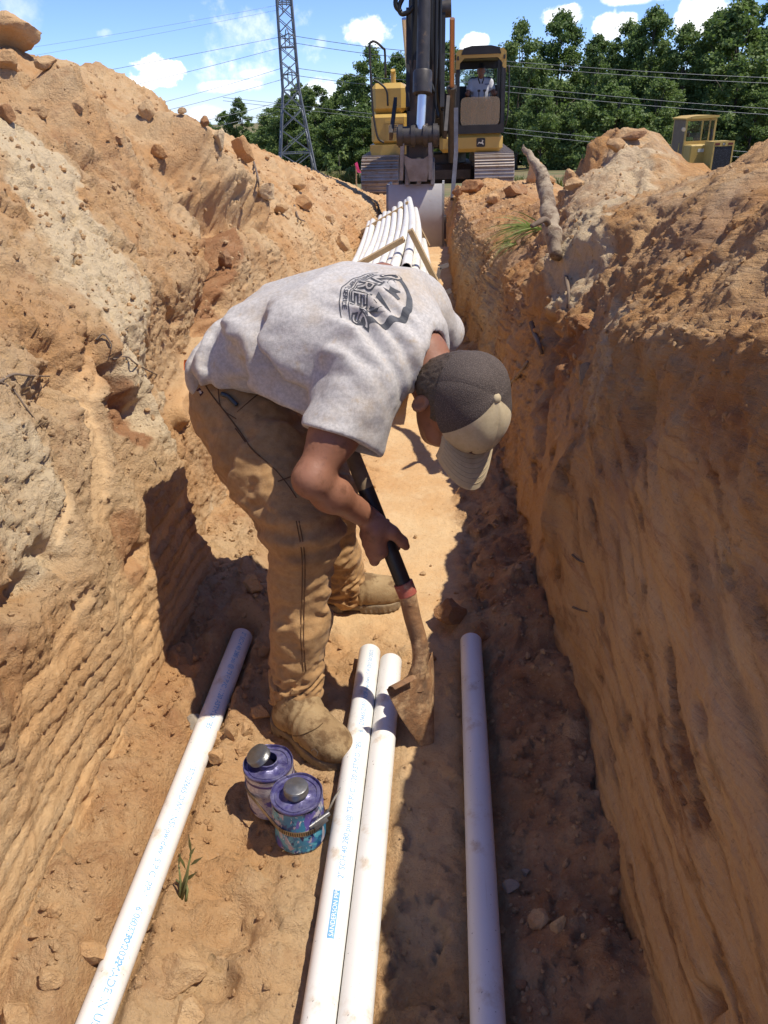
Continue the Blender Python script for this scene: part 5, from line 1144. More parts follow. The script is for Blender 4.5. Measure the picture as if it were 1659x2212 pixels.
# the round-cornered badge with its leaping animal
bx_, bz_ = cx_+.03, 1.235; mb = emb(); P_ = [(bx_+.088*math.copysign(abs(math.cos(2*math.pi*k/28))**.3, math.cos(2*math.pi*k/28)), bz_+.082*math.copysign(abs(math.sin(2*math.pi*k/28))**.3, math.sin(2*math.pi*k/28))) for k in range(28)]
mb.prism(P_, 1, .385, .398); bd = mb.build('badge', BLACKP, ped)
deer = [(-.065, .045), (-.05, .035), (-.035, .045), (-.03, .055), (-.024, .04), (-.028, .022), (-.016, .008), (.012, .004), (.035, .012), (.048, .010), (.064, -.02), (.07, -.045), (.058, -.03), (.046, -.012), (.03, -.012), (.0, -.022), (-.02, -.02), (-.032, -.03), (-.05, -.04), (-.058, -.052), (-.062, -.042), (-.045, -.025), (-.052, -.03), (-.07, -.028), (-.05, -.012), (-.046, .012), (-.05, .026)]
mb = emb(); mb.prism([(bx_-x*.92, bz_+z) for x, z in deer], 1, .380, .384); mb.build('badge_emblem', mat('cream_emblem', (.75, .68, .5), .5), bd)
# boom, stick, bucket, in world positions
def ew(x, y, z): return np.array([x-EX, y-EY, z-EZ])
def S_(px, py, Y): q = at(px, py, Y); return ew(*q)
bf = ew(-.25, 17.9, .62); bk = S_(900, -430, 14.6); tip_ = S_(930, -330, 12.6)
for sx in (-1, 1):
    mb = emb(); off = np.array([sx*.21, 0, 0]); mb.bar(bf+off, bk+off, .045, .62, w2=.045, h2=.78); mb.bar(bk+off, tip_+off*.9, .045, .7, w2=.045, h2=.4); mb.build('boom_plate', BLACKP, ex)
mb = emb(); mb.bar(bf+np.array([0, -.29, .12]), bk+np.array([0, -.36, .15]), .42, .03, up=(0, 1, 0)); mb.build('boom_web', BLACKP, ex)
for sx in (-1, 1):                                                   # boom cylinders either side
    a = ew(-.25+sx*.36, 17.1, .35); b = S_(925+sx*52, 40, 15.7)
    mb = emb(); mb.cyl(a, a*.45+b*.55, .075, 18); mb.cyl(a*.47+b*.53, a*.44+b*.56, .09, 18); cy = mb.build('boom_cylinder', BLACKP if sx < 0 else DSTEEL, ex, True, 40); mb = emb(); mb.cyl(a*.45+b*.55, b, .045, 14); mb.build('rod', mat('bronze_rod', (.42, .22, .12), .4, metal=.7) if sx > 0 else CHROME, cy, True, 40)
pin = S_(905, 405, 11.75); top2 = S_(928, -330, 12.4); 
def lerp(a, b, t): return np.asarray(a)*(1-t)+np.asarray(b)*t
wS = .36
sxv = np.array([1., 0, 0]); 
for s_ in (-1, 1):
    mb = emb(); mb.bar(lerp(top2, pin, -.1)+sxv*s_*wS/2, lerp(top2, pin, .60)+sxv*s_*wS/2, .035, .62, up=(0, 1, 0)); mb.bar(lerp(top2, pin, .60)+sxv*s_*wS/2, lerp(top2, pin, .97)+sxv*s_*(wS/2-.02), .035, .62, up=(0, 1, 0), h2=.26); mb.build('stick_plate', BLACKP, ex)
mb = emb(); mb.bar(lerp(top2, pin, -.1)+np.array([0, -.30, 0]), lerp(top2, pin, .60)+np.array([0, -.30, 0]), wS, .03, up=(0, 1, 0)); mb.build('stick_front', BLACKP, ex)
mb = emb(); mb.bar(lerp(top2, pin, .60)+np.array([0, -.295, 0]), lerp(top2, pin, .95)+np.array([0, -.12, 0]), wS-.02, .03, up=(0, 1, 0)); mb.build('stick_nose', mat('brown_grey_steel', (.11, .08, .062), .5, metal=.3, noise=(6, .6, (.07, .055, .045)), dirt=(5, .5, .7, (.17, .10, .06))), ex)
fy = np.array([0, -.48, 0])
c0, c1, c2_ = lerp(top2, pin, .1)+fy, S_(912, 205, 11.35), S_(908, 285, 11.3)
mb = emb(); mb.cyl(c0, c1, .085, 22); mb.lathe(c1, [(.115, -.28), (.125, -.26), (.125, -.02), (.10, 0), (.05, .0)], 22, unit(c1-c0)); bc_ = mb.build('bucket_cylinder', DSTEEL, ex, True, 40); mb = emb(); mb.cyl(c1, c2_, .058, 18); mb.build('rod', CHROME, bc_, True, 40)
pv_ = S_(903, 293, 11.33); mb = emb(); mb.cyl(pv_-sxv*.28, pv_+sxv*.28, .115, 26); 
for x in (-.26, -.09, .07, .20): mb.cyl(pv_+sxv*x, pv_+sxv*(x+.06), .14, 26)
mb.build('link_pin', DSTEEL, ex, True, 40)
for x_ in (-.36, .36):                                               # side links
    a = S_(905, 240, 11.6)+sxv*x_*1.05; b = pv_+sxv*x_; mb = emb(); mb.bar(lerp(top2, pin, .72)+sxv*x_*1.0, b, .045, .12, up=(0, 1, 0)); mb.build('guide_link', DSTEEL, ex)
earp = S_(902, 388, 11.32)
for x_ in (-.20, .16):
    mb = emb(); mb.bar(pv_+sxv*x_, earp+sxv*x_*1.1, .05, .15, up=(0, 1, 0)); mb.build('bucket_link', GREYS, ex)
mb = emb(); hp_ = [S_(*q, 11.28) for q in ((873, 335), (888, 343), (915, 343), (935, 330), (935, 352), (925, 372), (922, 392), (885, 392), (880, 372), (873, 352))]; hp2 = [p+np.array([0, .08, 0]) for p in hp_]; nh = len(hp_)
mb.add(hp_+hp2, [tuple(range(nh)), tuple(range(2*nh-1, nh-1, -1))]+[(i, (i+1) % nh, nh+(i+1) % nh, nh+i) for i in range(nh)]); mb.build('h_link', GREYS, ex)
for q0, q1, q2, r_ in (((985, 235), (985, 330), (977, 430), .055), ((958, 20), (957, 120), (955, 235), .055), ((882, 20), (882, 130), (881, 235), .05)):
    mb = emb(); P_ = [S_(*q0, 11.9), S_(*q1, 11.8), S_(*q2, 11.6)]; mb.bar(P_[0], P_[1], r_, .16, up=(0, 1, 0)); mb.bar(P_[1], P_[2], r_, .16, up=(0, 1, 0)); mb.build('guide_link' if q0[0] > 980 else 'stick_rail', GREYS if q0[0] > 980 else BLACKP, ex)
for hx, hy0, hy1, Y_ in ((893, -20, 270, 11.75), (933, -20, 200, 11.6), (943, -20, 255, 11.6), (952, -20, 240, 11.65)):
    mb = emb(); mb.tube(catmull([S_(hx, hy0, Y_), S_(hx-2, (hy0+hy1)/2, Y_-.04), S_(hx-3, hy1*.8, Y_), S_(hx+4, hy1, Y_-.05)], 6), .021, 8); mb.build('hydraulic_hose', HOSE, ex, True)
for P_ in ([(885, -30), (872, -8), (862, 15), (868, 30), (884, 25), (892, 15)], [(880, -40), (858, -10), (855, 12), (866, 26)]):
    mb = emb(); mb.tube(catmull([S_(*q, 11.6) for q in P_], 6), .03, 8); mb.build('hydraulic_hose', HOSE, ex, True)
mb = emb(); mb.cyl(S_(955, 20, 11.9)-sxv*.05, S_(975, 18, 11.9), .10, 18); mb.build('cylinder_pin', DSTEEL, ex, True, 40)
# bucket: curved back shell, two side plates, ears
bc0 = S_(897, 397, 11.3); Wb = .80; bx0 = -.82-EX; bx1 = -.025-EX; prof = []
cz0 = .44-EZ; cy0 = 11.42-EY
for k in range(17):
    f = k/16; a = R(-35+150*f); prof.append((cy0+.46-.60*math.sin(R(50)+R(95)*f)-.0, cz0-.02-1.15*f+.06*math.sin(f*math.pi)))
Vo = [(x, y, z) for y, z in prof for x in (bx0, bx1)]; Vi = [(x, y+.03, z-.004) for y, z in prof for x in (bx0+.0, bx1)]; n = len(prof); F = []
for i in range(n-1): F += [(2*i, 2*i+1, 2*i+3, 2*i+2), (2*n+2*i, 2*n+2*i+2, 2*n+2*i+3, 2*n+2*i+1), (2*i, 2*i+2, 2*n+2*i+2, 2*n+2*i), (2*i+1, 2*n+2*i+1, 2*n+2*i+3, 2*i+3)]
F += [(0, 2*n, 2*n+1, 1), (2*n-2, 2*n-1, 4*n-1, 4*n-2)]
BKT = mat('polished_bucket_steel', (.50, .48, .45), .5, metal=.25, noise=(2.2, .7, (.36, .33, .30)), dirt=(7, .62, .76, (.34, .21, .12)), bump=(25, .1))
mb = emb(); mb.add(Vo+Vi, F); bk_ = mb.build('bucket', BKT, ex, True, 40)
for x in (bx0, bx1-.03):
    mb = emb(); mb.prism([(y, z) for y, z in prof]+[(cy0+.95, cz0-.95), (cy0+.85, cz0-.05)], 0, x, x+.03); mb.build('bucket_side', BKT, bk_)
for x in (-.56, -.40, -.21):
    xx = x+.0-EX; mb = emb(); mb.prism([(cy0-.05, cz0-.03), (cy0-.02, cz0+.25), (cy0+.12, cz0+.30), (cy0+.40, cz0-.03)], 0, xx, xx+.05); mb.build('bucket_ear', GREYS, bk_)
mb = emb(); mb.box(bx1-.02, bx1+.03, cy0+.05, cy0+.2, cz0-.75, cz0-.45); mb.build('side_cutter', GREYS, bk_)

# ------------------------------------------------------------------ operator in the cab
def seated(name, label, o, s=1.0, face=-1, shirtm=None, par=None, capm=None, cap=True):
    """seated figure, hips at o, facing -y"""
    o = np.array(o, float); v = lambda x, y, z: o+np.array([x, y, z])*s
    J = dict(hip=v(0, 0, .08), ch=v(0, .04, .40), nk=v(0, .03, .53), hd=v(0, -.0, .66), sR=v(-.175, .04, .455), sL=v(.175, .04, .455), eR=v(-.27, -.06, .24), eL=v(.27, -.06, .24), wR=v(-.29, -.26, .27), wL=v(.29, -.26, .27), kR=v(-.15, -.42, .10), kL=v(.15, -.42, .10), fR=v(-.15, -.45, -.30), fL=v(.15, -.45, -.30))
    def skin(P):
        d = el(P, J['hd']+np.array([0, 0, .03])*s, np.eye(3), np.array([.074, .094, .10])*s); d = sm(d, el(P, J['hd']+np.array([0, -.035, -.055])*s, np.eye(3), np.array([.055, .058, .06])*s), .03*s); d = sm(d, rc(P, J['hd']+np.array([0, -.095, .0])*s, J['hd']+np.array([0, -.112, -.028])*s, .010*s, .014*s), .012*s)
        for k in (-1, 1): d = sm(d, el(P, J['hd']+np.array([.077*k, .0, -.005])*s, np.eye(3), np.array([.01, .02, .03])*s), .006*s); d = smx(d, -el(P, J['hd']+np.array([.03*k, -.092, .015])*s, np.eye(3), np.array([.016, .01, .009])*s), .008*s)
        d = smx(d, -rc(P, J['hd']+np.array([-.02, -.098, -.062])*s, J['hd']+np.array([.02, -.098, -.062])*s, .003*s), .006*s)
        d = sm(d, rc(P, J['nk'], J['hd'], .056*s), .03*s); d = sm(d, chain(P, [J['hip'], J['ch'], J['nk']], [.10*s, .11*s, .06*s]), .03*s)
        for k in 'RL':
            d = sm(d, chain(P, [J['s'+k], J['e'+k], J['w'+k]], [.055*s, .042*s, .028*s]), .03*s); w_ = J['w'+k]; q = 1 if k == 'L' else -1
            d = sm(d, rc(P, w_, w_+np.array([0, -.06, .0])*s, .03*s, .032*s), .015*s)
            for i in range(4): b_ = w_+np.array([-.004*q, -.075+.022*i*.0, .028-.019*i])*s; d = sm(d, chain(P, [b_, b_+np.array([-.018*q, -.035, 0])*s, b_+np.array([-.045*q, -.03, 0])*s], [.011*s, .010*s, .008*s], .004), .005)
            d = sm(d, chain(P, [w_+np.array([-.015*q, -.03, .02])*s, w_+np.array([-.035*q, -.06, .045])*s], [.014*s, .010*s]), .01)
            d = sm(d, chain(P, [J['hip'], J['k'+k], J['f'+k]], [.09*s, .062*s, .042*s]), .03*s)
            d = sm(d, rc(P, J['f'+k], J['f'+k]+np.array([0, -.16, -.05])*s, .045*s, .035*s), .02*s)
        return d
    def shirt(P):
        q = P-o; d = el(P, v(0, .03, .27), np.eye(3), np.array([.20, .14, .30])*s); d = sm(d, rc(P, J['sR'], J['sL'], .078*s), .05*s)
        for k in 'RL': m_ = J['s'+k]*.35+J['e'+k]*.65; d = sm(d, rc(P, J['s'+k], m_, .072*s, .066*s), .03*s); dd_ = unit(m_-J['s'+k]); d = np.where(rc(P, J['s'+k], m_+dd_*.1, .10*s) < 0, smx(d, (P-m_)@dd_, .006), d)
        d = d-.006*fbm(P*np.array([1, 1, .7]), 12/s, 3, 770); d = smx(d, -((q[:, 2])-.02*s), .01); return smx(d, -rc(P, J['nk']-np.array([0, .0, .01]), J['hd'], .062*s), .006)
    def shorts(P):
        d = rc(P, v(-.09, .03, .08), v(.09, .03, .08), .125*s)
        for k in 'RL': d = sm(d, chain(P, [J['hip'], J['hip']*.3+J['k'+k]*.7], [.11*s, .088*s]), .04*s)
        return d
    lo_ = o-np.array([.45, .68, .45])*s; hi_ = o+np.array([.45, .30, .88])*s; h = .012*s
    b = sdf_obj('person', skin, lo_, hi_, h, SKIN, None, o, 1); tag(b, label, 'person')
    sdf_obj('polo_shirt', shirt, lo_, hi_, h, shirtm, b, o, 1); sdf_obj('shorts', shorts, lo_, hi_, h, mat('navy_cloth', (.03, .035, .06), .9), b, o, 1)
    if cap:
        cd_ = lambda P: sm(smx(el(P, J['hd']+np.array([0, .0, .045])*s, np.eye(3), np.array([.083, .103, .098])*s), -(P[:, 2]-(J['hd'][2]+.05*s)), .006), smx(el(P, J['hd']+np.array([0, -.11, .056])*s, np.eye(3), np.array([.07, .075, .010])*s), (P[:, 1]-(J['hd'][1]-.06*s)), .004), .01)
        sdf_obj('cap', cd_, lo_, hi_, h*.8, capm, b, o, 1)
    return b, J
GPOLO = cloth_mat('pale_grey_polo', (.60, .60, .64), (.52, .52, .56), (.4, .35, .3), 10, .7, .9, 200, .05)
op, J_ = seated('person', 'machine operator in pale polo shirt and dark cap seated in the excavator cab', np.array([EX+cx_+.03, EY+1.12, EZ+zb+.42]), 1.02, shirtm=GPOLO, capm=mat('dark_cap', (.018, .016, .016), .9))
mb = MB(tuple(op.location))
for s_ in (-1, 1): nk = J_['nk']; mb.tube([nk+np.array([s_*.06, .0, .03]), nk+np.array([s_*.05, -.08, -.02]), nk+np.array([s_*.02, -.12, -.09])], .012, 8)
mb.build('collar_trim', BLACKP, op, True)
mb = MB(tuple(op.location)); q = J_['ch']+np.array([.075, -.150, .03]); mb.bar(q, q+np.array([.09, .015, 0]), .006, .018, up=(0, 0, 1)); mb.build('chest_print', mat('blue_print', (.12, .14, .28), .8), op)

# ------------------------------------------------------------------ crawler tractor behind the right mound
DX, DY = 34.0, 34.0
def D_(px, py, Y=34.0): return at(px, py, Y)
c_ = D_(1512, 300); DC = np.array([c_[0], 34.0, -1.7]); dz = thing('bulldozer', 'old yellow crawler tractor with glazed cab half hidden behind the right mound', 'bulldozer', tuple(DC), rz=R(9)); dz.scale = (.73, .73, .73)
YD = mat('faded_yellow_paint', (.52, .36, .10), .6, noise=(2, .6, (.46, .30, .08)), dirt=(4, .56, .75, (.22, .14, .06)))
z_ = lambda py: (D_(1510, py)[2]-DC[2])/.73
zr, zs, zg, zq = z_(250), z_(303), z_(304), z_(352)
def dmb(): return MB((0, 0, 0))
mb = dmb(); mb.prism([(-.95, zr-.16), (.80, zr-.10), (.84, zr-.0), (.4, zr+.02), (-.5, zr-.0), (-.98, zr-.1)], 1, -.15, 1.6); mb.build('cab_roof', YD, dz)
cabd = dmb()
for x in (-.86, .70):
    for y in (0, 1.5): cabd.box(x, x+.09, y, y+.09, .95, zr-.14)
cabd.box(.42, .48, .0, .05, zs-.05, zr-.13); cabd.box(-.77, .70, .0, .06, zs-.16, zs-.02); cabd.box(-.77, .70, .0, .06, zr-.24, zr-.12); cabd.build('cab_frame', YD, dz)
mb = dmb(); mb.box(-.75, .41, .03, .038, zs-.02, zr-.24); mb.build('windscreen', GLS, dz); mb = dmb(); mb.box(.49, .69, .03, .038, zs-.02, zr-.24); mb.build('quarter_window', GLS, dz)
mb = dmb(); mb.box(-.855, -.80, .1, 1.5, .95, zr-.16); mb.build('side_door', mat('dusty_brown_door', (.16, .11, .07), .7, noise=(3, .6, (.22, .16, .10))), dz)
mb = dmb(); mb.box(-.7, .65, 1.40, 1.48, .9, zs+.3); mb.build('rear_panel', mat('dark_interior', (.04, .045, .05), .8), dz)
mb = dmb(); mb.bbox(-.86, .30, -.9, .0, .5, zs-.17, .05); mb.build('side_tank', YD, dz)
mb = dmb(); mb.box(-.45, -.10, -.91, -.902, zs-.52, zs-.36); mb.build('side_plate', mat('pale_plate', (.6, .58, .5), .6), dz)
gx0, gx1 = -.12, .92
gr_ = dmb(); gr_.box(gx0, gx1, -1.9, -.9, .4, zg+.02); gr_.build('radiator_housing', YD, dz)
gr_ = dmb(); gr_.box(gx0-.03, gx1+.03, -1.96, -1.9, zg-.20, zg+.04); gr_.box(gx0-.03, gx0+.05, -1.96, -1.9, .4, zg-.2); gr_.box(gx1-.05, gx1+.03, -1.96, -1.9, .4, zg-.2); gr_.build('grille_frame', YD, dz)
gm_ = mat('black_grille', (.012, .012, .016), .6); t = gm_.node_tree; b = t.nodes['Principled BSDF']; vo = N(t, 'ShaderNodeTexVoronoi', i_Scale=22.0); g = N(t, 'ShaderNodeTexCoord'); L(t, g.outputs['Object'], vo.inputs['Vector']); L(t, MIX(t, MR(t, vo.outputs['Distance'], .2, .5), (.05, .05, .06), (.01, .01, .012)), b.inputs['Base Color'])
mb = dmb(); mb.box(gx0+.05, gx1-.05, -1.945, -1.91, .4, zg-.2); mb.build('grille', gm_, dz)
for xa in (gx0+.05, gx1-.30):
    mb = dmb(); mb.box(xa, xa+.25, -1.975, -1.962, zg-.14, zg-.04); mb.build('front_lamp', mat('dark_red_lens', (.14, .025, .015), .3), dz)
mb = dmb(); mb.box((gx0+gx1)/2-.07, (gx0+gx1)/2+.07, -1.972, -1.962, zg-.15, zg-.03); bd = mb.build('badge', BLACKP, dz); mb = dmb(); mb.prism([((gx0+gx1)/2+x*.85, zg-.09+z*.9) for x, z in deer], 1, -1.978, -1.973); mb.build('badge_emblem', mat('cream_emblem_small', (.7, .66, .55), .5), bd)
mb = dmb(); mb.cyl((.35, -.5, zg), (.35, -.5, zg+.55), .06, 14); mb.build('exhaust_stack', BLACKP, dz, True, 40)
mb = dmb(); mb.cyl((-1.0, .0, zr-.62), (-1.0, -.12, zr-.62), .10, 16); mb.build('work_lamp', mat('lamp_shell', (.45, .36, .25), .4), dz, True, 40)
mb = dmb(); mb.tube([(-1.02, .2, zs-.1), (-1.04, .2, zs-.9)], .03, 8); mb.build('hand_rail', YD, dz, True)
for x in (-.95, .75):
    mb = dmb(); mb.bbox(x-.1, x+.35, -1.7, 1.9, .0, .62, .2); mb.build('crawler_track', DSTEEL, dz)
mb = dmb(); mb.bbox(-.8, .8, -1.8, 1.6, .3, .95, .05); mb.build('chassis', YD, dz)
opd, _ = seated('person', 'driver in lime green shirt leaning forward inside the crawler tractor cab', DC+np.array([-.30, .6, (zs-.45)*.73]), .8, shirtm=mat('lime_shirt', (.30, .52, .16), .9), capm=mat('grey_cap', (.2, .2, .2), .9))

# ------------------------------------------------------------------ lattice tower and its lines
TWR = mat('galvanised_steel', (.17, .18, .20), .6, metal=.5, noise=(.6, .5, (.24, .25, .26)))
TY = 95.0; tw = None
def T_(px, py): return at(px, py, TY)
tb_ = T_(643, 385); TX = tb_[0]; TZ = -5.6; tw = thing('transmission_tower', 'tall grey steel lattice tower carrying power lines beyond the left spoil bank', 'tower', (TX, TY, TZ), rz=R(14)); tw.scale = (.68, .68, .69)
k_ = 140/60.
def hw_at(z): return float(np.interp(z, [0, 12.5, 24, 26.5, 31], [3.05, 1.30, 1.12, 1.05, .12]))
prevs = [0, 3.6, 7.0, 10.0, 12.6, 14.6, 16.5, 18.4, 20.3, 22.2, 24.1, 26.4, 31]
def cn(z, i): h_ = hw_at(z); return np.array([h_*(1, 1, -1, -1)[i], h_*(1, -1, -1, 1)[i], z])
for i in range(4):
    mb = MB((0, 0, 0))
    for a, b in zip(prevs[:-1], prevs[1:]): mb.bar(cn(a, i), cn(b, i), .23, .23)
    mb.build('tower_leg', TWR, tw)
for a, b in zip(prevs[:-1], prevs[1:]):
    for i in range(4):
        j = (i+1) % 4
        for p, q in ((cn(a, i), cn(b, j)), (cn(a, j), cn(b, i))): mb = MB((0, 0, 0)); mb.bar(p, q, .12, .12); mb.build('brace', TWR, tw)
        if b in (3.6, 12.6, 18.4, 24.1): mb = MB((0, 0, 0)); mb.bar(cn(b, i), cn(b, j), .15, .15); mb.build('cross_girt', TWR, tw)
arms = []
for z in (14.6, 19.6, 24.6):
    for s_ in (-1, 1):
        mb = MB((0, 0, 0)); e_ = np.array([0, s_*5.0, z+.3]); mb.bar(np.array([hw_at(z), s_*hw_at(z), z]), e_, .13, .13); mb.bar(np.array([-hw_at(z), s_*hw_at(z), z]), e_, .13, .13); mb.bar(np.array([0, s_*hw_at(z), z+1.2]), e_, .13, .13); mb.build('cross_arm', TWR, tw)
        mb = MB((0, 0, 0)); mb.cyl(e_, e_-np.array([0, 0, 1.6]), .09, 8); mb.build('insulator', TWR, tw)
WIRE = mat('line_wire', (.20, .21, .23), .5, metal=.5)
# each line is given by where it leaves the tower and a far point on either side; it hangs between
lines = [((620, 77), (70, 165), 'upper'), ((625, 98), (190, 192), 'u2'), ((622, 143), (360, 204), 'm'), ((625, 167), (350, 226), 'm2'), ((625, 215), (400, 255), 'l'), ((612, 238), (395, 273), 'l2'), ((618, 8), (100, 82), 't'), ((618, 18), (100, 100), 't2')]
names = ['upper', 'second', 'third', 'fourth', 'fifth', 'lowest', 'topmost thin', 'next thin']
for i, (a, b, n_) in enumerate(lines):
    A = at(*a, TY); B = at(*b, TY-8); d_ = (B-A)/np.linalg.norm(B-A); P = [A+(B-A)*f*2.2-np.array([0, 0, 1.0*math.sin(min(1, f*1.0)*math.pi)*.6]) for f in np.linspace(0, 1, 14)]
    mb = MB(A); mb.tube(P, .021 if i < 6 else .011, 5); tag(mb.build('power_line', WIRE, None, True), names[i]+' power line running left from the lattice tower', 'power line', 'lines left of the tower')
rl = [((632, 77), (880, 103)), ((632, 92), (878, 118)), ((640, 147), (858, 165)), ((640, 163), (850, 180)), ((642, 228), (1659, 325)), ((642, 236), (1659, 338)), ((1090, 185), (1659, 227)), ((1090, 198), (1659, 240)), ((1090, 132), (1659, 160)), ((1090, 142), (1659, 172))]
for i, (a, b) in enumerate(rl):
    A = at(*a, 72.0 if i > 3 else TY-1); B = at(*b, 72.0 if i > 3 else TY-14); nm = (names[:4]+['lowest', 'second lowest', 'middle', 'upper middle', 'highest', 'second highest'])[i]
    P = [A+(B-A)*f*1.6-np.array([0, 0, .9*math.sin(min(1, f)*math.pi)*.3]) for f in np.linspace(-.1 if i > 3 else 0, 1, 14)]
    mb = MB(A); mb.tube(P, .017 if i > 3 else .026, 5); tag(mb.build('power_line', WIRE, None, True), nm+(' power line running right from the lattice tower' if i < 4 else ' power line crossing in front of the right-hand trees'), 'power line', 'lines right of the tower' if i < 4 else 'lines before the trees')
# survey stake with pink flagging
q = at(769, 383, 15.5); sk = thing('survey_stake', 'thin wooden survey stake tied with pink flagging left of the excavator', 'stake', (q[0], q[1], q[2]-.2)); mb = MB(tuple(sk.location)); mb.bar(q-np.array([0, 0, .2]), at(769, 352, 15.5), .035, .02); mb.build('stake', WOOD, sk)
f_ = at(769, 357, 15.5); mb = MB(tuple(sk.location)); mb.add([f_+np.array(v) for v in ((-.02, -.02, .03), (.03, -.02, .06), (.06, -.03, -.06), (.10, -.02, -.13), (.03, -.03, -.12), (.0, -.02, -.05))], [(0, 1, 2, 5), (5, 2, 3, 4)]); mb.build('pink_flagging', mat('pink_tape', (.85, .08, .22), .6), sk)

# ------------------------------------------------------------------ trees
def leaf_mat(name, c1, c2, c3):
    m = bpy.data.materials.new(name); m.use_nodes = True; t = m.node_tree; b = t.nodes['Principled BSDF']; b.inputs['Roughness'].default_value = .55; b.inputs['Specular IOR Level'].default_value = .35
    a = N(t, 'ShaderNodeAttribute'); a.attribute_name = 'tone'; oi = N(t, 'ShaderNodeObjectInfo'); f = M(t, 'ADD', M(t, 'MULTIPLY', a.outputs['Fac'], .8), M(t, 'MULTIPLY', oi.outputs['Random'], .3))
    c = MIX(t, MR(t, f, .1, .55), c1, c2); c = MIX(t, MR(t, f, .6, 1.0), c, c3); L(t, c, b.inputs['Base Color'])
    tl = N(t, 'ShaderNodeBsdfTranslucent'); L(t, MIX(t, .5, c, (.12, .20, .03)), tl.inputs[0]); mx = N(t, 'ShaderNodeMixShader'); mx.inputs[0].default_value = .45; o = t.nodes['Material Output']; L(t, b.outputs[0], mx.inputs[1]); L(t, tl.outputs[0], mx.inputs[2]); L(t, mx.outputs[0], o.inputs[0]); return m
LEAF = leaf_mat('broad_leaves', (.10, .16, .045), (.18, .25, .075), (.27, .34, .12)); BARK = mat('grey_bark', (.13, .105, .08), .9, noise=(2.5, .6, (.07, .055, .042)), bump=(12, .6))
def crown_mesh(seed, H, Wd, base, nleaf, lsz=.36, nblob=110):
    r = np.random.default_rng(seed); C_ = []; sway = r.normal(size=2)*.3
    for i in range(nblob):
        f = r.uniform(0, 1)**.85; z = base+(H-base)*f; env = Wd*.5*(math.sin(min(1, f*.80+.20)*math.pi)**.6); rad = env*r.uniform(.15, 1.0)**.6; a = r.uniform(0, 2*math.pi); C_.append((rad*math.cos(a)+sway[0]*f, rad*math.sin(a)+sway[1]*f, z, r.uniform(.5, 1.1)*Wd*.15*(1-.38*f)))
    C_ += [(sway[0], sway[1], H-.2, Wd*.05), (r.normal()*.5, r.normal()*.5, H-.7, Wd*.07), (r.normal()*.6, r.normal()*.6, H-1.2, Wd*.09)]
    C_ = np.array(C_); k = r.choice(len(C_), nleaf, p=C_[:, 3]**2/np.sum(C_[:, 3]**2)); u = r.normal(size=(nleaf, 3)); u /= np.linalg.norm(u, axis=1, keepdims=True); rr_ = r.uniform(.1, 1, nleaf)**.45*(1+.35*r.normal(size=nleaf).clip(-1, 2.2))
    P = C_[k, :3]+u*(C_[k, 3]*rr_)[:, None]*np.array([1, 1, .75]); nrm = u*.5+r.normal(size=(nleaf, 3))*.6+np.array([0, -.15, .25]); nrm /= np.linalg.norm(nrm, axis=1, keepdims=True)
    t1 = np.cross(nrm, r.normal(size=(nleaf, 3))); t1 /= np.linalg.norm(t1, axis=1, keepdims=True); t2 = np.cross(nrm, t1); s = lsz*r.uniform(.45, 1.2, nleaf)[:, None]
    V = np.stack([P-t1*s*.5, P+t2*s*.38+nrm*s*.08, P+t1*s*.55, P-t2*s*.38+nrm*s*.08], 1).reshape(-1, 3); F = np.arange(4*nleaf).reshape(-1, 4); tone = np.clip(r.uniform(0, .55, len(C_))[k]+r.uniform(0, .45, nleaf), 0, 1); return V, F, np.repeat(tone, 4), C_
def trunk_mb(seed, H, base, C_):
    r = random.Random(seed); mb = MB((0, 0, 0)); n = 9; pts = [(.25*math.sin(i*.9+seed)*i/n, .25*math.cos(i*1.1+seed)*i/n, H*.93*i/n) for i in range(n+1)]; mb.tube(pts, [max(.03, H*.0145*(1-.93*i/n)+(.10 if i == 0 else 0)) for i in range(n+1)], 8)
    return mb, pts
protos = []
for sd, H, Wd, base, nl in ((1, 15.5, 8.6, 1.5, 23000), (2, 17, 9.0, 2.0, 25000), (3, 14, 7.6, 1.2, 18000), (4, 16, 7.0, 1.5, 18000), (5, 12, 7.6, .6, 16000), (6, 9, 6.4, .3, 11000)):
    V, F, tn, C_ = crown_mesh(sd, H, Wd, base, nl); tr0 = thing('broadleaf_tree', '', 'tree'); cr = np_mesh('crown', V, F, LEAF, tr0, False, dict(tone=tn)); mb, pts = trunk_mb(sd, H, base, C_); tk = mb.build('trunk', BARK, tr0, True)
    rr_ = random.Random(sd)
    for q in rr_.sample(range(len(C_)), 9):
        e_ = C_[q, :3]; z0 = max(base*.7, e_[2]*.62); j = min(len(pts)-1, int(z0/(H*.93)*9)); s0 = np.array(pts[j]); mb = MB((0, 0, 0)); mb.tube([s0, lerp(s0, e_, .5)+np.array([0, 0, .3]), e_], [.11, .07, .02], 6); mb.build('limb', BARK, tk, True)
    protos.append([tr0, H, 0])
trees = []
def put(kind, px, py_top, Y, label, group, wide=1.0):
    p = protos[kind]; topz = at(px, py_top, Y); zb_ = gz_at(topz[0], Y); s = (topz[2]-zb_)/p[1]
    o = p[0] if p[2] == 0 else copy_tree(p[0]); p[2] += 1; o.location = (topz[0], Y, zb_-.1); o.scale = (s*wide, s*wide, s); o.rotation_euler = (0, 0, (len(trees)*2.399) % 6.28); tag(o, label, 'tree', group); trees.append(o)
GA = 'trees right of the excavator'; GB = 'trees between the tower and the excavator'; GC = 'small far trees left of the tower'; GD = 'wood behind the front row of trees'
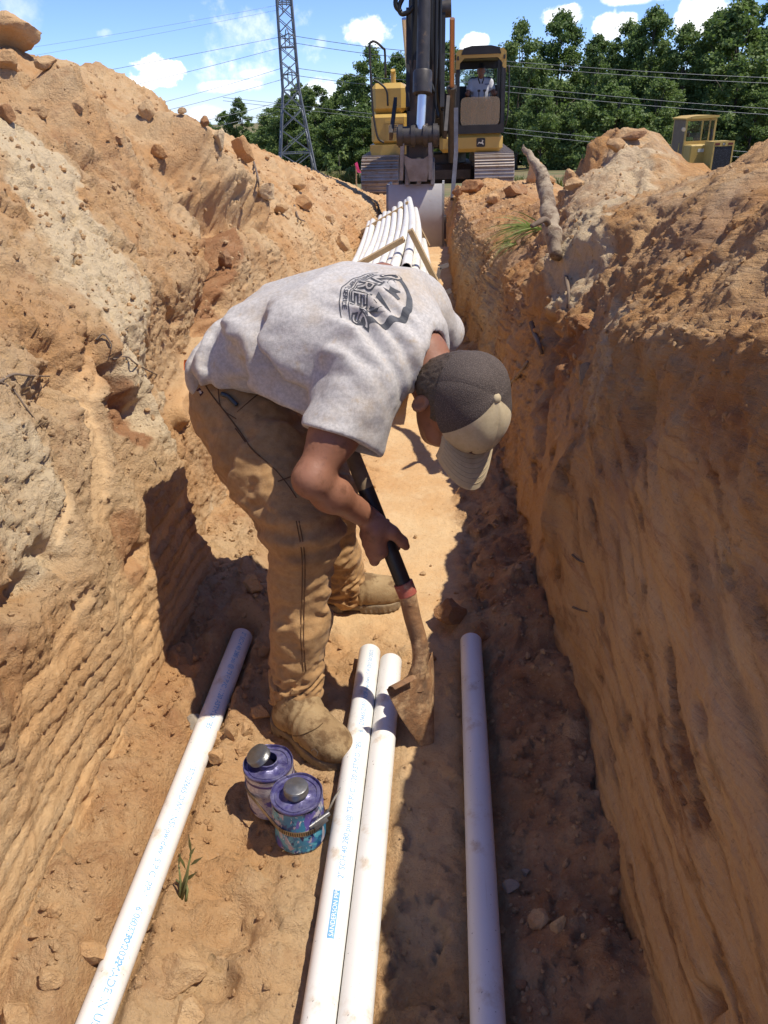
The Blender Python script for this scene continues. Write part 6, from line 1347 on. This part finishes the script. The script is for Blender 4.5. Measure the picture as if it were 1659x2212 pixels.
for k, px, py, Y, wd, lab in ((0, 1128, 48, 88, .9, 'tall tree with open crown just right of the excavator cab'), (1, 1215, 28, 92, 1.0, 'rounded tall tree, second in the row right of the cab'), (3, 1295, 78, 86, .9, 'lower tree in the dip of the right-hand row above the dead branch'), (0, 1365, 50, 94, 1.0, 'broad tree in the right-hand row above the pale mound'),
        (1, 1420, 20, 90, 1.0, 'tallest pointed tree in the middle of the right-hand row'), (3, 1490, 55, 87, 1.0, 'narrow tree standing left above the crawler tractor'), (1, 1560, 25, 92, 1.1, 'big tree right above the crawler tractor cab'), (2, 1625, -10, 86, 1.2, 'tallest tree at the right edge of the picture'), (1, 1700, -20, 92, 1.1, 'tall tree cut by the right edge of the picture'), (0, 1790, 0, 90, 1.1, 'tree outside the right edge of the row')):
    put(k, px, py, Y, lab, GA, wd)
for k, px, py, Y, wd, lab in ((4, 1175, 190, 80, 1.1, 'bushy low tree at the foot of the row beside the cab'), (5, 1340, 180, 80, 1.2, 'light green bushy tree before the right-hand row'), (4, 1430, 165, 82, 1.2, 'yellow-green bushy tree left of the crawler tractor'), (5, 1530, 210, 84, 1.4, 'dark low bush tree behind the crawler tractor'), (4, 1640, 190, 82, 1.3, 'low dark tree at the right edge under the tall crowns'), (5, 1250, 215, 80, 1.2, 'low bush tree above the dead branch')): put(k, px, py, Y, lab, GA, wd)
for k, px, py, Y, wd, lab in ((2, 745, 158, 118, 1.1, 'round tree halfway between tower and excavator'), (0, 800, 103, 112, 1.0, 'tall dark tree behind the excavator engine hood'), (1, 860, 118, 114, 1.0, 'tall tree behind the left side of the excavator stick'), (3, 968, 95, 116, .9, 'tree crown seen between stick and cab'), (2, 690, 182, 116, 1.1, 'bright green tree just right of the tower'), (2, 640, 178, 124, 1.0, 'tree directly behind the lattice tower'), (4, 612, 205, 120, 1.0, 'dark tree at the left foot of the tower'),
        (5, 720, 245, 105, 1.4, 'low bushy tree before the row left of the excavator'), (4, 780, 225, 104, 1.3, 'bushy tree beside the excavator handrail'), (4, 905, 170, 112, 1.2, 'tree hidden mostly by the excavator stick'), (5, 660, 270, 108, 1.4, 'low bush tree behind the tower feet'), (4, 1030, 180, 110, 1.2, 'tree seen through the excavator cab window')): put(k, px, py, Y, lab, GB, wd)
for k, px, py, Y, wd, lab in ((5, 440, 262, 150, 1.1, 'leftmost small far tree peeping over the spoil bank'), (3, 515, 213, 150, 1.1, 'tallest of the small far trees, thin open crown'), (4, 480, 240, 152, 1.0, 'small far tree left of the thin tall one'), (2, 575, 250, 146, 1.1, 'small far tree close to the left of the tower'), (5, 545, 285, 135, 1.3, 'light green low tree over the spoil bank'), (5, 600, 290, 132, 1.3, 'dark low tree at the left of the tower feet')): put(k, px, py, Y, lab, GC, wd)
for i, px in enumerate(range(1080, 1800, 46)): put((4, 2, 4, 5)[i % 4], px, 120+(i*37 % 60), 106+(i % 3)*3, 'dark tree of the wood behind the right-hand row', GD, 1.5)
for i, px in enumerate(range(600, 1080, 48)): put((4, 5, 2)[i % 3], px, 225+(i*29 % 40), 132+(i % 3)*3, 'dark tree of the wood behind the excavator', GD, 1.6)
# a young pine and a bush at the far edge of the cut
def bush(name, label, cat, px, py, Y, h, wd, n, sd, lsz=.12, m=LEAF):
    q = at(px, py, Y); V, F, tn, C_ = crown_mesh(sd, h, wd, h*.12, n, lsz, 12); o = thing(name, label, cat, tuple(q)); np_mesh('leaves', V, F, m, o, False, dict(tone=tn)); mb = MB((0, 0, 0)); mb.tube([(0, 0, 0), (0, 0, h*.8)], [.03, .01], 6); mb.build('stem', BARK, o); return o
bush('young_tree', 'small young tree standing in the grass behind the dead branch', 'sapling', 1253, 400, 24, 1.0, .5, 500, 11, .13); bush('shrub', 'grey-green shrub beside the survey stake', 'shrub', 735, 392, 19, .7, .8, 420, 12, .10)
GRS = leaf_mat('grass_blades', (.10, .12, .03), (.20, .20, .06), (.32, .27, .12))
def grass(label, pts, n, h, sd, m=GRS, name='grass_tuft', lean=None, wdt=.006, kind=None):
    r = np.random.default_rng(sd); V = []; F = []; tn = []; pts = [np.array(p, float) for p in pts]
    for i in range(n):
        b = pts[r.integers(len(pts))]+r.normal(size=3)*np.array([.5, .3, 0])*h*(.5 if lean is None else .12); hh = h*r.uniform(.5, 1.1); d_ = r.normal(size=3)*.35+np.array([0, 0, 1]) if lean is None else np.array(lean)+r.normal(size=3)*.22
        d_ /= np.linalg.norm(d_); sd_ = np.cross(d_, r.normal(size=3)); sd_ /= np.linalg.norm(sd_); w_ = wdt*r.uniform(.6, 1.3); k0 = len(V)
        for j in range(4): f = j/3; c_ = b+d_*hh*f+np.array([0, 0, -.35*hh*f*f])*(1 if lean is None else .8); V += [c_-sd_*w_*(1-f*.9), c_+sd_*w_*(1-f*.9)]
        F += [(k0+2*j, k0+2*j+1, k0+2*j+3, k0+2*j+2) for j in range(3)]; tn += [r.uniform()]*8
    ob = np_mesh(name, V, F, m, None, False, dict(tone=tn), pts[0]); tag(ob, label, 'grass'); 
    if kind: ob['kind'] = kind
    return ob
grass('dry grass growing along the field edge left of the excavator', [at(px, 397, Y) for px, Y in ((700, 18), (720, 18.5), (742, 19), (760, 19), (775, 18), (735, 20))], 420, .5, 21, wdt=.012, kind='stuff', name='dry_grass')
grass('dry grass growing along the field edge right of the excavator tracks', [at(px, 403, 18.5) for px in (1110, 1120, 1128, 1215, 1235, 1245)], 300, .4, 22, wdt=.012, kind='stuff', name='dry_grass')
# ------------------------------------------------------------------ stones and clods
def rock_mesh(seed, sub=4, flat=.5, rough=.10):
    bm = bmesh.new(); bmesh.ops.create_icosphere(bm, subdivisions=sub, radius=1); V = np.array([v.co for v in bm.verts]); r = np.random.default_rng(seed)
    for _ in range(int(12*flat)+8):                                   # knock flats off it
        n = unit(r.normal(size=3)); h = r.uniform(.50, .88); d = V@n; V = V-np.clip(d-h, 0, None)[:, None]*n
    nn_ = V/np.linalg.norm(V, axis=1, keepdims=True); V = V+nn_*(rough*fbm(V+seed*3.1, 1.6, 4, seed, .55)+rough*.35*fbm(V+seed, 6, 3, seed+1, .6))[:, None]
    for v, p in zip(bm.verts, V): v.co = p
    me = bpy.data.meshes.new('rock'); bm.to_mesh(me); bm.free(); me.shade_smooth(); me.set_sharp_from_angle(angle=R(32)); return me
def rock_material(name, c1, c2, sc=3.0):
    return mat(name, c1, .92, spec=.15, noise=(sc, .5, c2), dirt=(sc*5, .50, .72, tuple(.62*c for c in c1)), bump=(sc*9, .55))
RK = dict(tan=rock_material('tan_stone', (.50, .36, .21), (.40, .26, .12)), orange=rock_material('orange_clod', (.46, .255, .105), (.38, .19, .075)), red=rock_material('red_brown_clod', (.25, .105, .05), (.33, .16, .07)), pale=rock_material('pale_stone', (.62, .52, .37), (.52, .40, .25)), grey=rock_material('grey_stone', (.33, .28, .22), (.42, .34, .24)))
rmesh = {}
def rock(surf, px, py, wpx, hpx, label, m='orange', sd=1, depth=.8, sink=.25, name='rock', rot=None, tol=7, group=None, flat=.6, push=0.0):
    p = surf.at(px, py+hpx*.30, tol) if not isinstance(surf, np.ndarray) else surf
    z = float((p-CAM)@_fw); w_ = wpx/FPX*z*.5; h_ = hpx/FPX*z*.5/.9
    key = (sd, m)
    if key not in rmesh:
        me = rock_mesh(sd, 4, flat)
        if m in ('orange', 'tan', 'red', 'pale'):
            me.materials.append(SOILR if m == 'red' else SOIL); n_ = len(me.vertices)
            for k_, v_ in (('red', .9 if m == 'red' else .35 if m == 'orange' else .1), ('pale', .8 if m == 'pale' else .2 if m == 'tan' else 0), ('smooth', .25)): a_ = me.attributes.new(k_, 'FLOAT', 'POINT'); a_.data.foreach_set('value', np.full(n_, v_, np.float32))
        else: me.materials.append(RK[m])
        rmesh[key] = me
    o = bpy.data.objects.new(name, rmesh[key]); COL.objects.link(o)
    o.scale = (w_*1.08, w_*depth, h_*1.08); o.rotation_euler = rot or (0, 0, 0); o.location = (p[0], p[1]+push, p[2]+h_*(1-2*sink)+.0)
    return tag(o, label, 'rock', group)
rock(SLd, 40, 76, 118, 66, 'large rounded tan boulder perched on the crest of the left bank', 'tan', 31, .9, .18, 'boulder', flat=.3)
rock(SLd, 14, 128, 56, 44, 'brown stone just under the large boulder on the left bank', 'orange', 32, .9, .3)
rock(SLd, 98, 138, 48, 28, 'flat greenish tan stone right below the large boulder', 'tan', 33, .9, .3)
rock(SLd, 166, 226, 36, 28, 'small brown clod on the left bank above the orange hollow', 'orange', 34)
rock(SLd, 318, 244, 38, 46, 'wedge-shaped brown clod standing on the left bank', 'orange', 35, .7, .2, rot=(0, .3, .2))
rock(SLd, 442, 266, 22, 22, 'small dark red clod on the skyline of the left bank', 'red', 36, .9, .1)
rock(SLd, 400, 240, 20, 14, 'small brown clod on the skyline left of the red clod', 'orange', 37, .9, .1)
rock(SLd, 534, 330, 52, 64, 'upright brown slab of clay on the crest near the tower', 'orange', 38, .7, .15, rot=(.1, -.25, .3), flat=1)
rock(SLd, 478, 303, 34, 38, 'white stone on the crest left of the upright slab', 'pale', 39, .9, .15)
rock(SLd, 488, 560, 36, 44, 'dark red-brown clod wedged in the crack behind the worker', 'red', 40, .8, .2)
rock(SLd, 576, 412, 60, 40, 'flat pale slab lying on the left bank below the crest', 'pale', 41, .8, .2, flat=1)
rock(SLd, 640, 390, 50, 28, 'tan clod on the far left bank under the tower', 'tan', 42)
rock(SLd, 655, 435, 40, 30, 'brown clod half way down the far left bank', 'orange', 43); rock(SLd, 700, 400, 26, 18, 'small tan clod near the far end of the left crest', 'tan', 44)
rock(SLd, 610, 452, 34, 26, 'brown clod in the hollow above the worker back', 'orange', 45); rock(SLd, 740, 520, 36, 30, 'clod of brown clay beside the left side of the pipe bundle', 'orange', 46); rock(SLd, 720, 470, 26, 20, 'small clod above the left side of the pipe bundle', 'orange', 47)
rock(SLd, 90, 240, 36, 26, 'clod on the left bank at the upper edge of the hollow', 'orange', 48); rock(SLd, 255, 300, 30, 20, 'little clod under the wedge-shaped clod', 'orange', 49)
rock(SLd, 350, 330, 40, 30, 'brown clod on the lip of the overhanging ledge', 'orange', 50); rock(SLd, 20, 250, 40, 40, 'dark brown clod at the left picture edge above the pale streak', 'red', 51)
# on the trench floor
rock(SF, 424, 1560, 52, 40, 'grey-brown stone left of the left pipe, near the wall', 'grey', 61, .9, .25); rock(SF, 462, 1585, 48, 62, 'tan angular stone between the grey stone and the left pipe', 'tan', 62, .8, .3, flat=1)
rock(SF, 500, 1575, 38, 46, 'orange angular clod right of the left pipe end', 'orange', 63, .8, .3); rock(SF, 536, 1568, 40, 26, 'flat layered tan stone between left pipe and boot', 'tan', 64, .9, .3, flat=1)
rock(SF, 520, 1615, 64, 36, 'low orange clod behind the open purple can', 'orange', 65, .9, .4); rock(SF, 470, 1630, 44, 30, 'small orange clod beside the left pipe, level with the cans', 'orange', 66)
rock(SF, 545, 1262, 48, 46, 'dark clod in the shadow behind the worker leg', 'orange', 67, .9, .2); rock(SF, 560, 1530, 54, 40, 'brown clod in shade beside the worker boot heel', 'orange', 68); rock(SF, 500, 1440, 40, 30, 'dark clod in shade behind the end of the left pipe', 'orange', 69); rock(SF, 570, 1400, 40, 26, 'shaded clod behind the worker ankle', 'orange', 70)
rock(SF, 975, 1318, 88, 70, 'large reddish stone on the floor right of the shovel socket', 'red', 71, .8, .28, flat=.9); rock(SF, 1040, 1360, 60, 34, 'flat reddish clod next to the large reddish stone', 'red', 72, .9, .35); rock(SF, 930, 1418, 40, 22, 'low clod in the shade right of the shovel socket', 'red', 73)
rock(SF, 1166, 1980, 58, 50, 'tan angular stone in the shade right of the right pipe', 'tan', 74, .9, .25, flat=.8); rock(SF, 1203, 1995, 34, 54, 'thin upright tan stone beside the tan angular stone', 'tan', 75, .6, .3, rot=(0, .35, 0)); rock(SF, 1099, 1912, 40, 34, 'grey stone touching the right side of the right pipe', 'grey', 76)
rock(SF, 1140, 1880, 26, 20, 'small stone beyond the grey stone at the right pipe', 'grey', 77); rock(SF, 1130, 2120, 34, 24, 'small brown clod low in the picture beside the right pipe', 'red', 78)
rock(SF, 388, 2075, 124, 104, 'large orange clod right of the left pipe, lower part of the picture', 'orange', 79, .9, .42, flat=.5); rock(SF, 410, 2170, 90, 50, 'broken orange clod under the large orange clod', 'orange', 80, .9, .45)
rock(SF, 186, 2030, 72, 90, 'flat tan slab of clay left of the left pipe', 'tan', 81, .8, .46, flat=1); rock(SF, 36, 2185, 86, 60, 'pale slab in the bottom left corner', 'tan', 82, .9, .42, flat=1); rock(SF, 110, 2090, 60, 50, 'orange clod above the pale corner slab', 'orange', 83, .9, .42); rock(SF, 120, 1960, 44, 34, 'small clod at the foot of the left wall, lower left', 'orange', 84, .9, .4)
# right bank
rock(SRd, 1325, 318, 38, 36, 'rounded brown clod on top of the right-hand mound', 'orange', 91, .9, .1); rock(SRd, 1368, 300, 56, 20, 'plank-like reddish clod lying on the right-hand mound', 'red', 92, .5, .1, rot=(0, -.22, 0), flat=1)
rock(SRd, 1160, 345, 44, 52, 'brown clod standing behind the foot of the dead branch', 'orange', 93, .8, .15); rock(SRd, 1215, 375, 30, 36, 'brown clod right of the dead branch', 'orange', 94); rock(SRd, 1190, 385, 26, 22, 'small orange clod touching the dead branch', 'orange', 95); rock(SRd, 1236, 395, 40, 26, 'flat clod between the dead branch and the mound', 'orange', 96)
rock(SRd, 1110, 410, 50, 30, 'clod of red clay in front of the right track', 'red', 97); rock(SRd, 1020, 398, 56, 30, 'clod of red clay right of the bucket', 'red', 98); rock(SRd, 1060, 425, 40, 28, 'clod below the right track on the trench edge', 'orange', 99); rock(SRd, 985, 410, 34, 26, 'red clod touching the right edge of the bucket', 'red', 100)
rock(SRd, 1262, 790, 30, 60, 'dark grey stone set in the right wall above the cap', 'grey', 101, .8, .5)
# loose crumbs strewn over floor and banks, far too many to count
r = np.random.default_rng(77); base = [rock_mesh(200+i, 2, .8, .16) for i in range(5)]; BV = [np.array([v.co for v in m.vertices]) for m in base]; BF = [np.array([p.vertices for p in m.polygons]) for m in base]
BV = []; BF = []
for i in range(6):
    bm = bmesh.new(); bmesh.ops.create_icosphere(bm, subdivisions=1, radius=1); V = np.array([v.co for v in bm.verts]); rr_ = np.random.default_rng(300+i); V *= rr_.uniform(.65, 1.15, (len(V), 1)); BV.append(V); BF.append(np.array([[v.index for v in f.verts] for f in bm.faces])); bm.free()
def crumbs(surf, n, ymin, ymax, wfun, smin, smax, name, label, m, attrs):
    P = surf.P; pr_ = r; vis = []; A, B = P.shape[:2]; Vs = []; Fs = []; off = 0; tries = 0
    while len(vis) < n and tries < n*12:
        tries += 1; y = ymin*(ymax/ymin)**r.uniform(); i = int(np.clip(np.searchsorted(P[:, B//3, 1], y), 0, A-1)); j = r.integers(2, B-3)
        if r.uniform() > wfun(i, j): continue
        p = P[i, j]; s = smin*(smax/smin)**(r.uniform()**2.4)*(.6+.3*y); k = r.integers(6); q = Quaternion(r.normal(size=4)).normalized().to_matrix(); V = BV[k]*s*np.array([1, r.uniform(.7, 1), r.uniform(.5, .9)])@np.array(q).T+p+np.array([0, 0, s*.25]); vis.append(1)
        Vs.append(V); Fs.append(BF[k]+off); off += len(V)
    V = np.concatenate(Vs); F = np.concatenate(Fs); nv = len(V); o = np_mesh(name, V, F, m, None, False, {k_: np.full(nv, v_) for k_, v_ in attrs.items()}); tag(o, label, 'soil crumbs', kind='stuff'); return o
pk = packed
crumbs(SF, 5200, .75, 6, lambda i, j: (1-.9*pk[i, j])*(.35+.65*float(abs(XF[j]+.2) > .30)), .0022, .013, 'soil_crumbs', 'loose crumbs and gravel scattered over the trench floor', SOIL, dict(pale=.1, red=.35, smooth=0))
zl = PL[..., 2]; zr_ = PR[..., 2]
crumbs(SLd, 5200, 1.0, 12, lambda i, j: float(sst(zl[i, j], .25, .8))*(1 if j < 310 else 0),   .0022, .011, 'soil_crumbs', 'loose crumbs lying on the slope of the left bank', SOIL, dict(pale=.25, red=.1, smooth=0))
crumbs(SRd, 1700, .9, 12, lambda i, j: float((1-wallR[i, j])**2)*(1 if j < 262 else 0), .0022, .011, 'soil_crumbs', 'loose crumbs lying on the slope of the right bank', SOIL, dict(pale=.2, red=.25, smooth=0))

# ------------------------------------------------------------------ dead wood, roots, weeds
DEADW = mat('weathered_wood', (.42, .33, .22), .85, noise=(9, .4, (.24, .18, .12)), dirt=(16, .48, .62, (.14, .09, .055)), bump=(38, .9)); TWIG = mat('grey_twig', (.22, .16, .11), .85, noise=(20, .5, (.13, .09, .06)))
def branch(px, Ys, rad, label, name='dead_branch', m=DEADW, knots=False, cat='branch'):
    P = catmull([at(x, y, Y) for (x, y), Y in zip(px, Ys)], 8); rs = np.interp(np.linspace(0, 1, len(P)), np.linspace(0, 1, len(rad)), rad); V = []
    mb = MB(P[0]); mb.tube(P, list(rs), 14); A = np.array(mb.v); A = A+np.stack([fbm(A, 14, 3, 801), fbm(A, 14, 3, 802), fbm(A, 14, 3, 803)], 1)*float(np.mean(rs))*.55; mb.v = [tuple(p) for p in A]
    return tag(mb.build(name, m, None, True), label, cat)
YB0 = float(SRd.at(1201, 535)[1])-.03
branch([(1128, 308), (1133, 322), (1150, 342), (1168, 370), (1178, 410), (1184, 460), (1194, 510), (1201, 552)], [YB0+.55, YB0+.54, YB0+.5, YB0+.45, YB0+.36, YB0+.22, YB0+.08, YB0+.0], [.0034*YB0*q_ for q_ in (.25, .9, 1.7, 2.4, 2.8, 3.1, 3.0, 2.2)], 'thick pale dead branch stuck upright in the right bank')
branch([(1192, 500), (1175, 475), (1150, 488)], [YB0+.12, YB0+.07, YB0+.02], [.014, .011, .007], 'grey twig behind the foot of the thick dead branch', 'twig', TWIG)
def on_surf(s, pts, lift): return [s.at(*q)+unit(CAM-s.at(*q))*lift for q in pts]
def root(s, pts, rad, label, m=TWIG, lift=.006, name='root'):
    P = catmull(on_surf(s, pts, lift), 5); mb = MB(P[0]); mb.tube(P, list(np.linspace(rad, rad*.5, len(P))), 7); return tag(mb.build(name, m, None, True), label, 'root')
root(SRd, [(1147, 698), (1153, 722), (1160, 742), (1170, 762)], .012, 'dark forked root poking from the right bank above the worker head'); root(SRd, [(1097, 828), (1115, 815), (1130, 795), (1138, 780)], .010, 'pale broken root beside the cap on the right wall', DEADW); root(SRd, [(1222, 600), (1228, 640), (1225, 665)], .008, 'thin root hanging under the pale block of clay')
root(SRd, [(1237, 1198), (1250, 1208), (1262, 1216)], .003, 'short dark rootlet in the right wall, upper one'); root(SRd, [(1236, 1310), (1255, 1318), (1268, 1322)], .003, 'short dark rootlet in the right wall, lower one')
root(SLd, [(0, 818), (30, 812), (70, 810), (110, 812)], .0035, 'thin root across the left wall at the picture edge'); root(SLd, [(0, 820), (30, 845), (60, 885), (90, 925)], .003, 'long thin root hanging down the left wall'); root(SLd, [(205, 735), (225, 722), (240, 740), (235, 758)], .003, 'looped rootlet above the smooth smear'); root(SLd, [(250, 775), (275, 770), (300, 790), (340, 808), (352, 815)], .003, 'crooked rootlet right of the looped one')
root(SLd, [(553, 345), (558, 375), (556, 405)], .008, 'thin upright twig by the clay slab on the left crest', TWIG, .05, 'twig'); root(SLd, [(640, 440), (648, 465), (660, 480)], .008, 'thin twig lying on the far left bank', TWIG, .02, 'twig')
GRN = leaf_mat('green_grass', (.20, .27, .06), (.30, .36, .11), (.40, .40, .18))
grass('tuft of green grass hanging from the right bank beside the dead branch', [SRd.at(x, y) for x, y in ((1135, 485), (1150, 488), (1160, 490))], 60, .26, 31, GRN, lean=(-.95, -.25, .12), wdt=.004); grass('small green grass tuft lower on the right bank', [SRd.at(x, y) for x, y in ((1100, 520), (1112, 525))], 30, .15, 32, GRN, lean=(-.7, -.5, .0), wdt=.004)
WEED = leaf_mat('weed_green', (.26, .26, .10), (.34, .31, .14), (.42, .35, .19))
q = SF.at(396, 1935); wo = thing('weed', 'withered weed with stalks growing right beside the left pipe', 'weed', tuple(q)); rw_ = random.Random(4)
for k, (px, py) in enumerate(((386, 1868), (408, 1862), (414, 1840), (380, 1900), (402, 1905))):
    tp = at(px, py, q[1]+.02); mb = MB(tuple(q)); b0 = q+np.array([rw_.uniform(-.012, .012), rw_.uniform(-.01, .01), -.005]); mb.tube([b0, lerp(b0, tp, .5)+np.array([.004, 0, .004]), tp], [.0032, .0026, .0015], 6); mb.build('stalk', WEED, wo, True)
for k, (a, b) in enumerate((((413, 1845), (407, 1800)), ((386, 1870), (390, 1842)), ((410, 1870), (440, 1850)), ((402, 1880), (384, 1840)), ((408, 1850), (422, 1830)), ((398, 1905), (428, 1882)))):
    A = at(*a, q[1]+.02); B = at(*b, q[1]+.01); sd_ = unit(np.cross(B-A, CAM-A)); mb = MB(tuple(q)); mb.add([A, lerp(A, B, .4)+sd_*.0028, B, lerp(A, B, .4)-sd_*.0028+np.array([0, 0, .002])], [(0, 1, 2, 3)]); mb.build('leaf', WEED, wo)
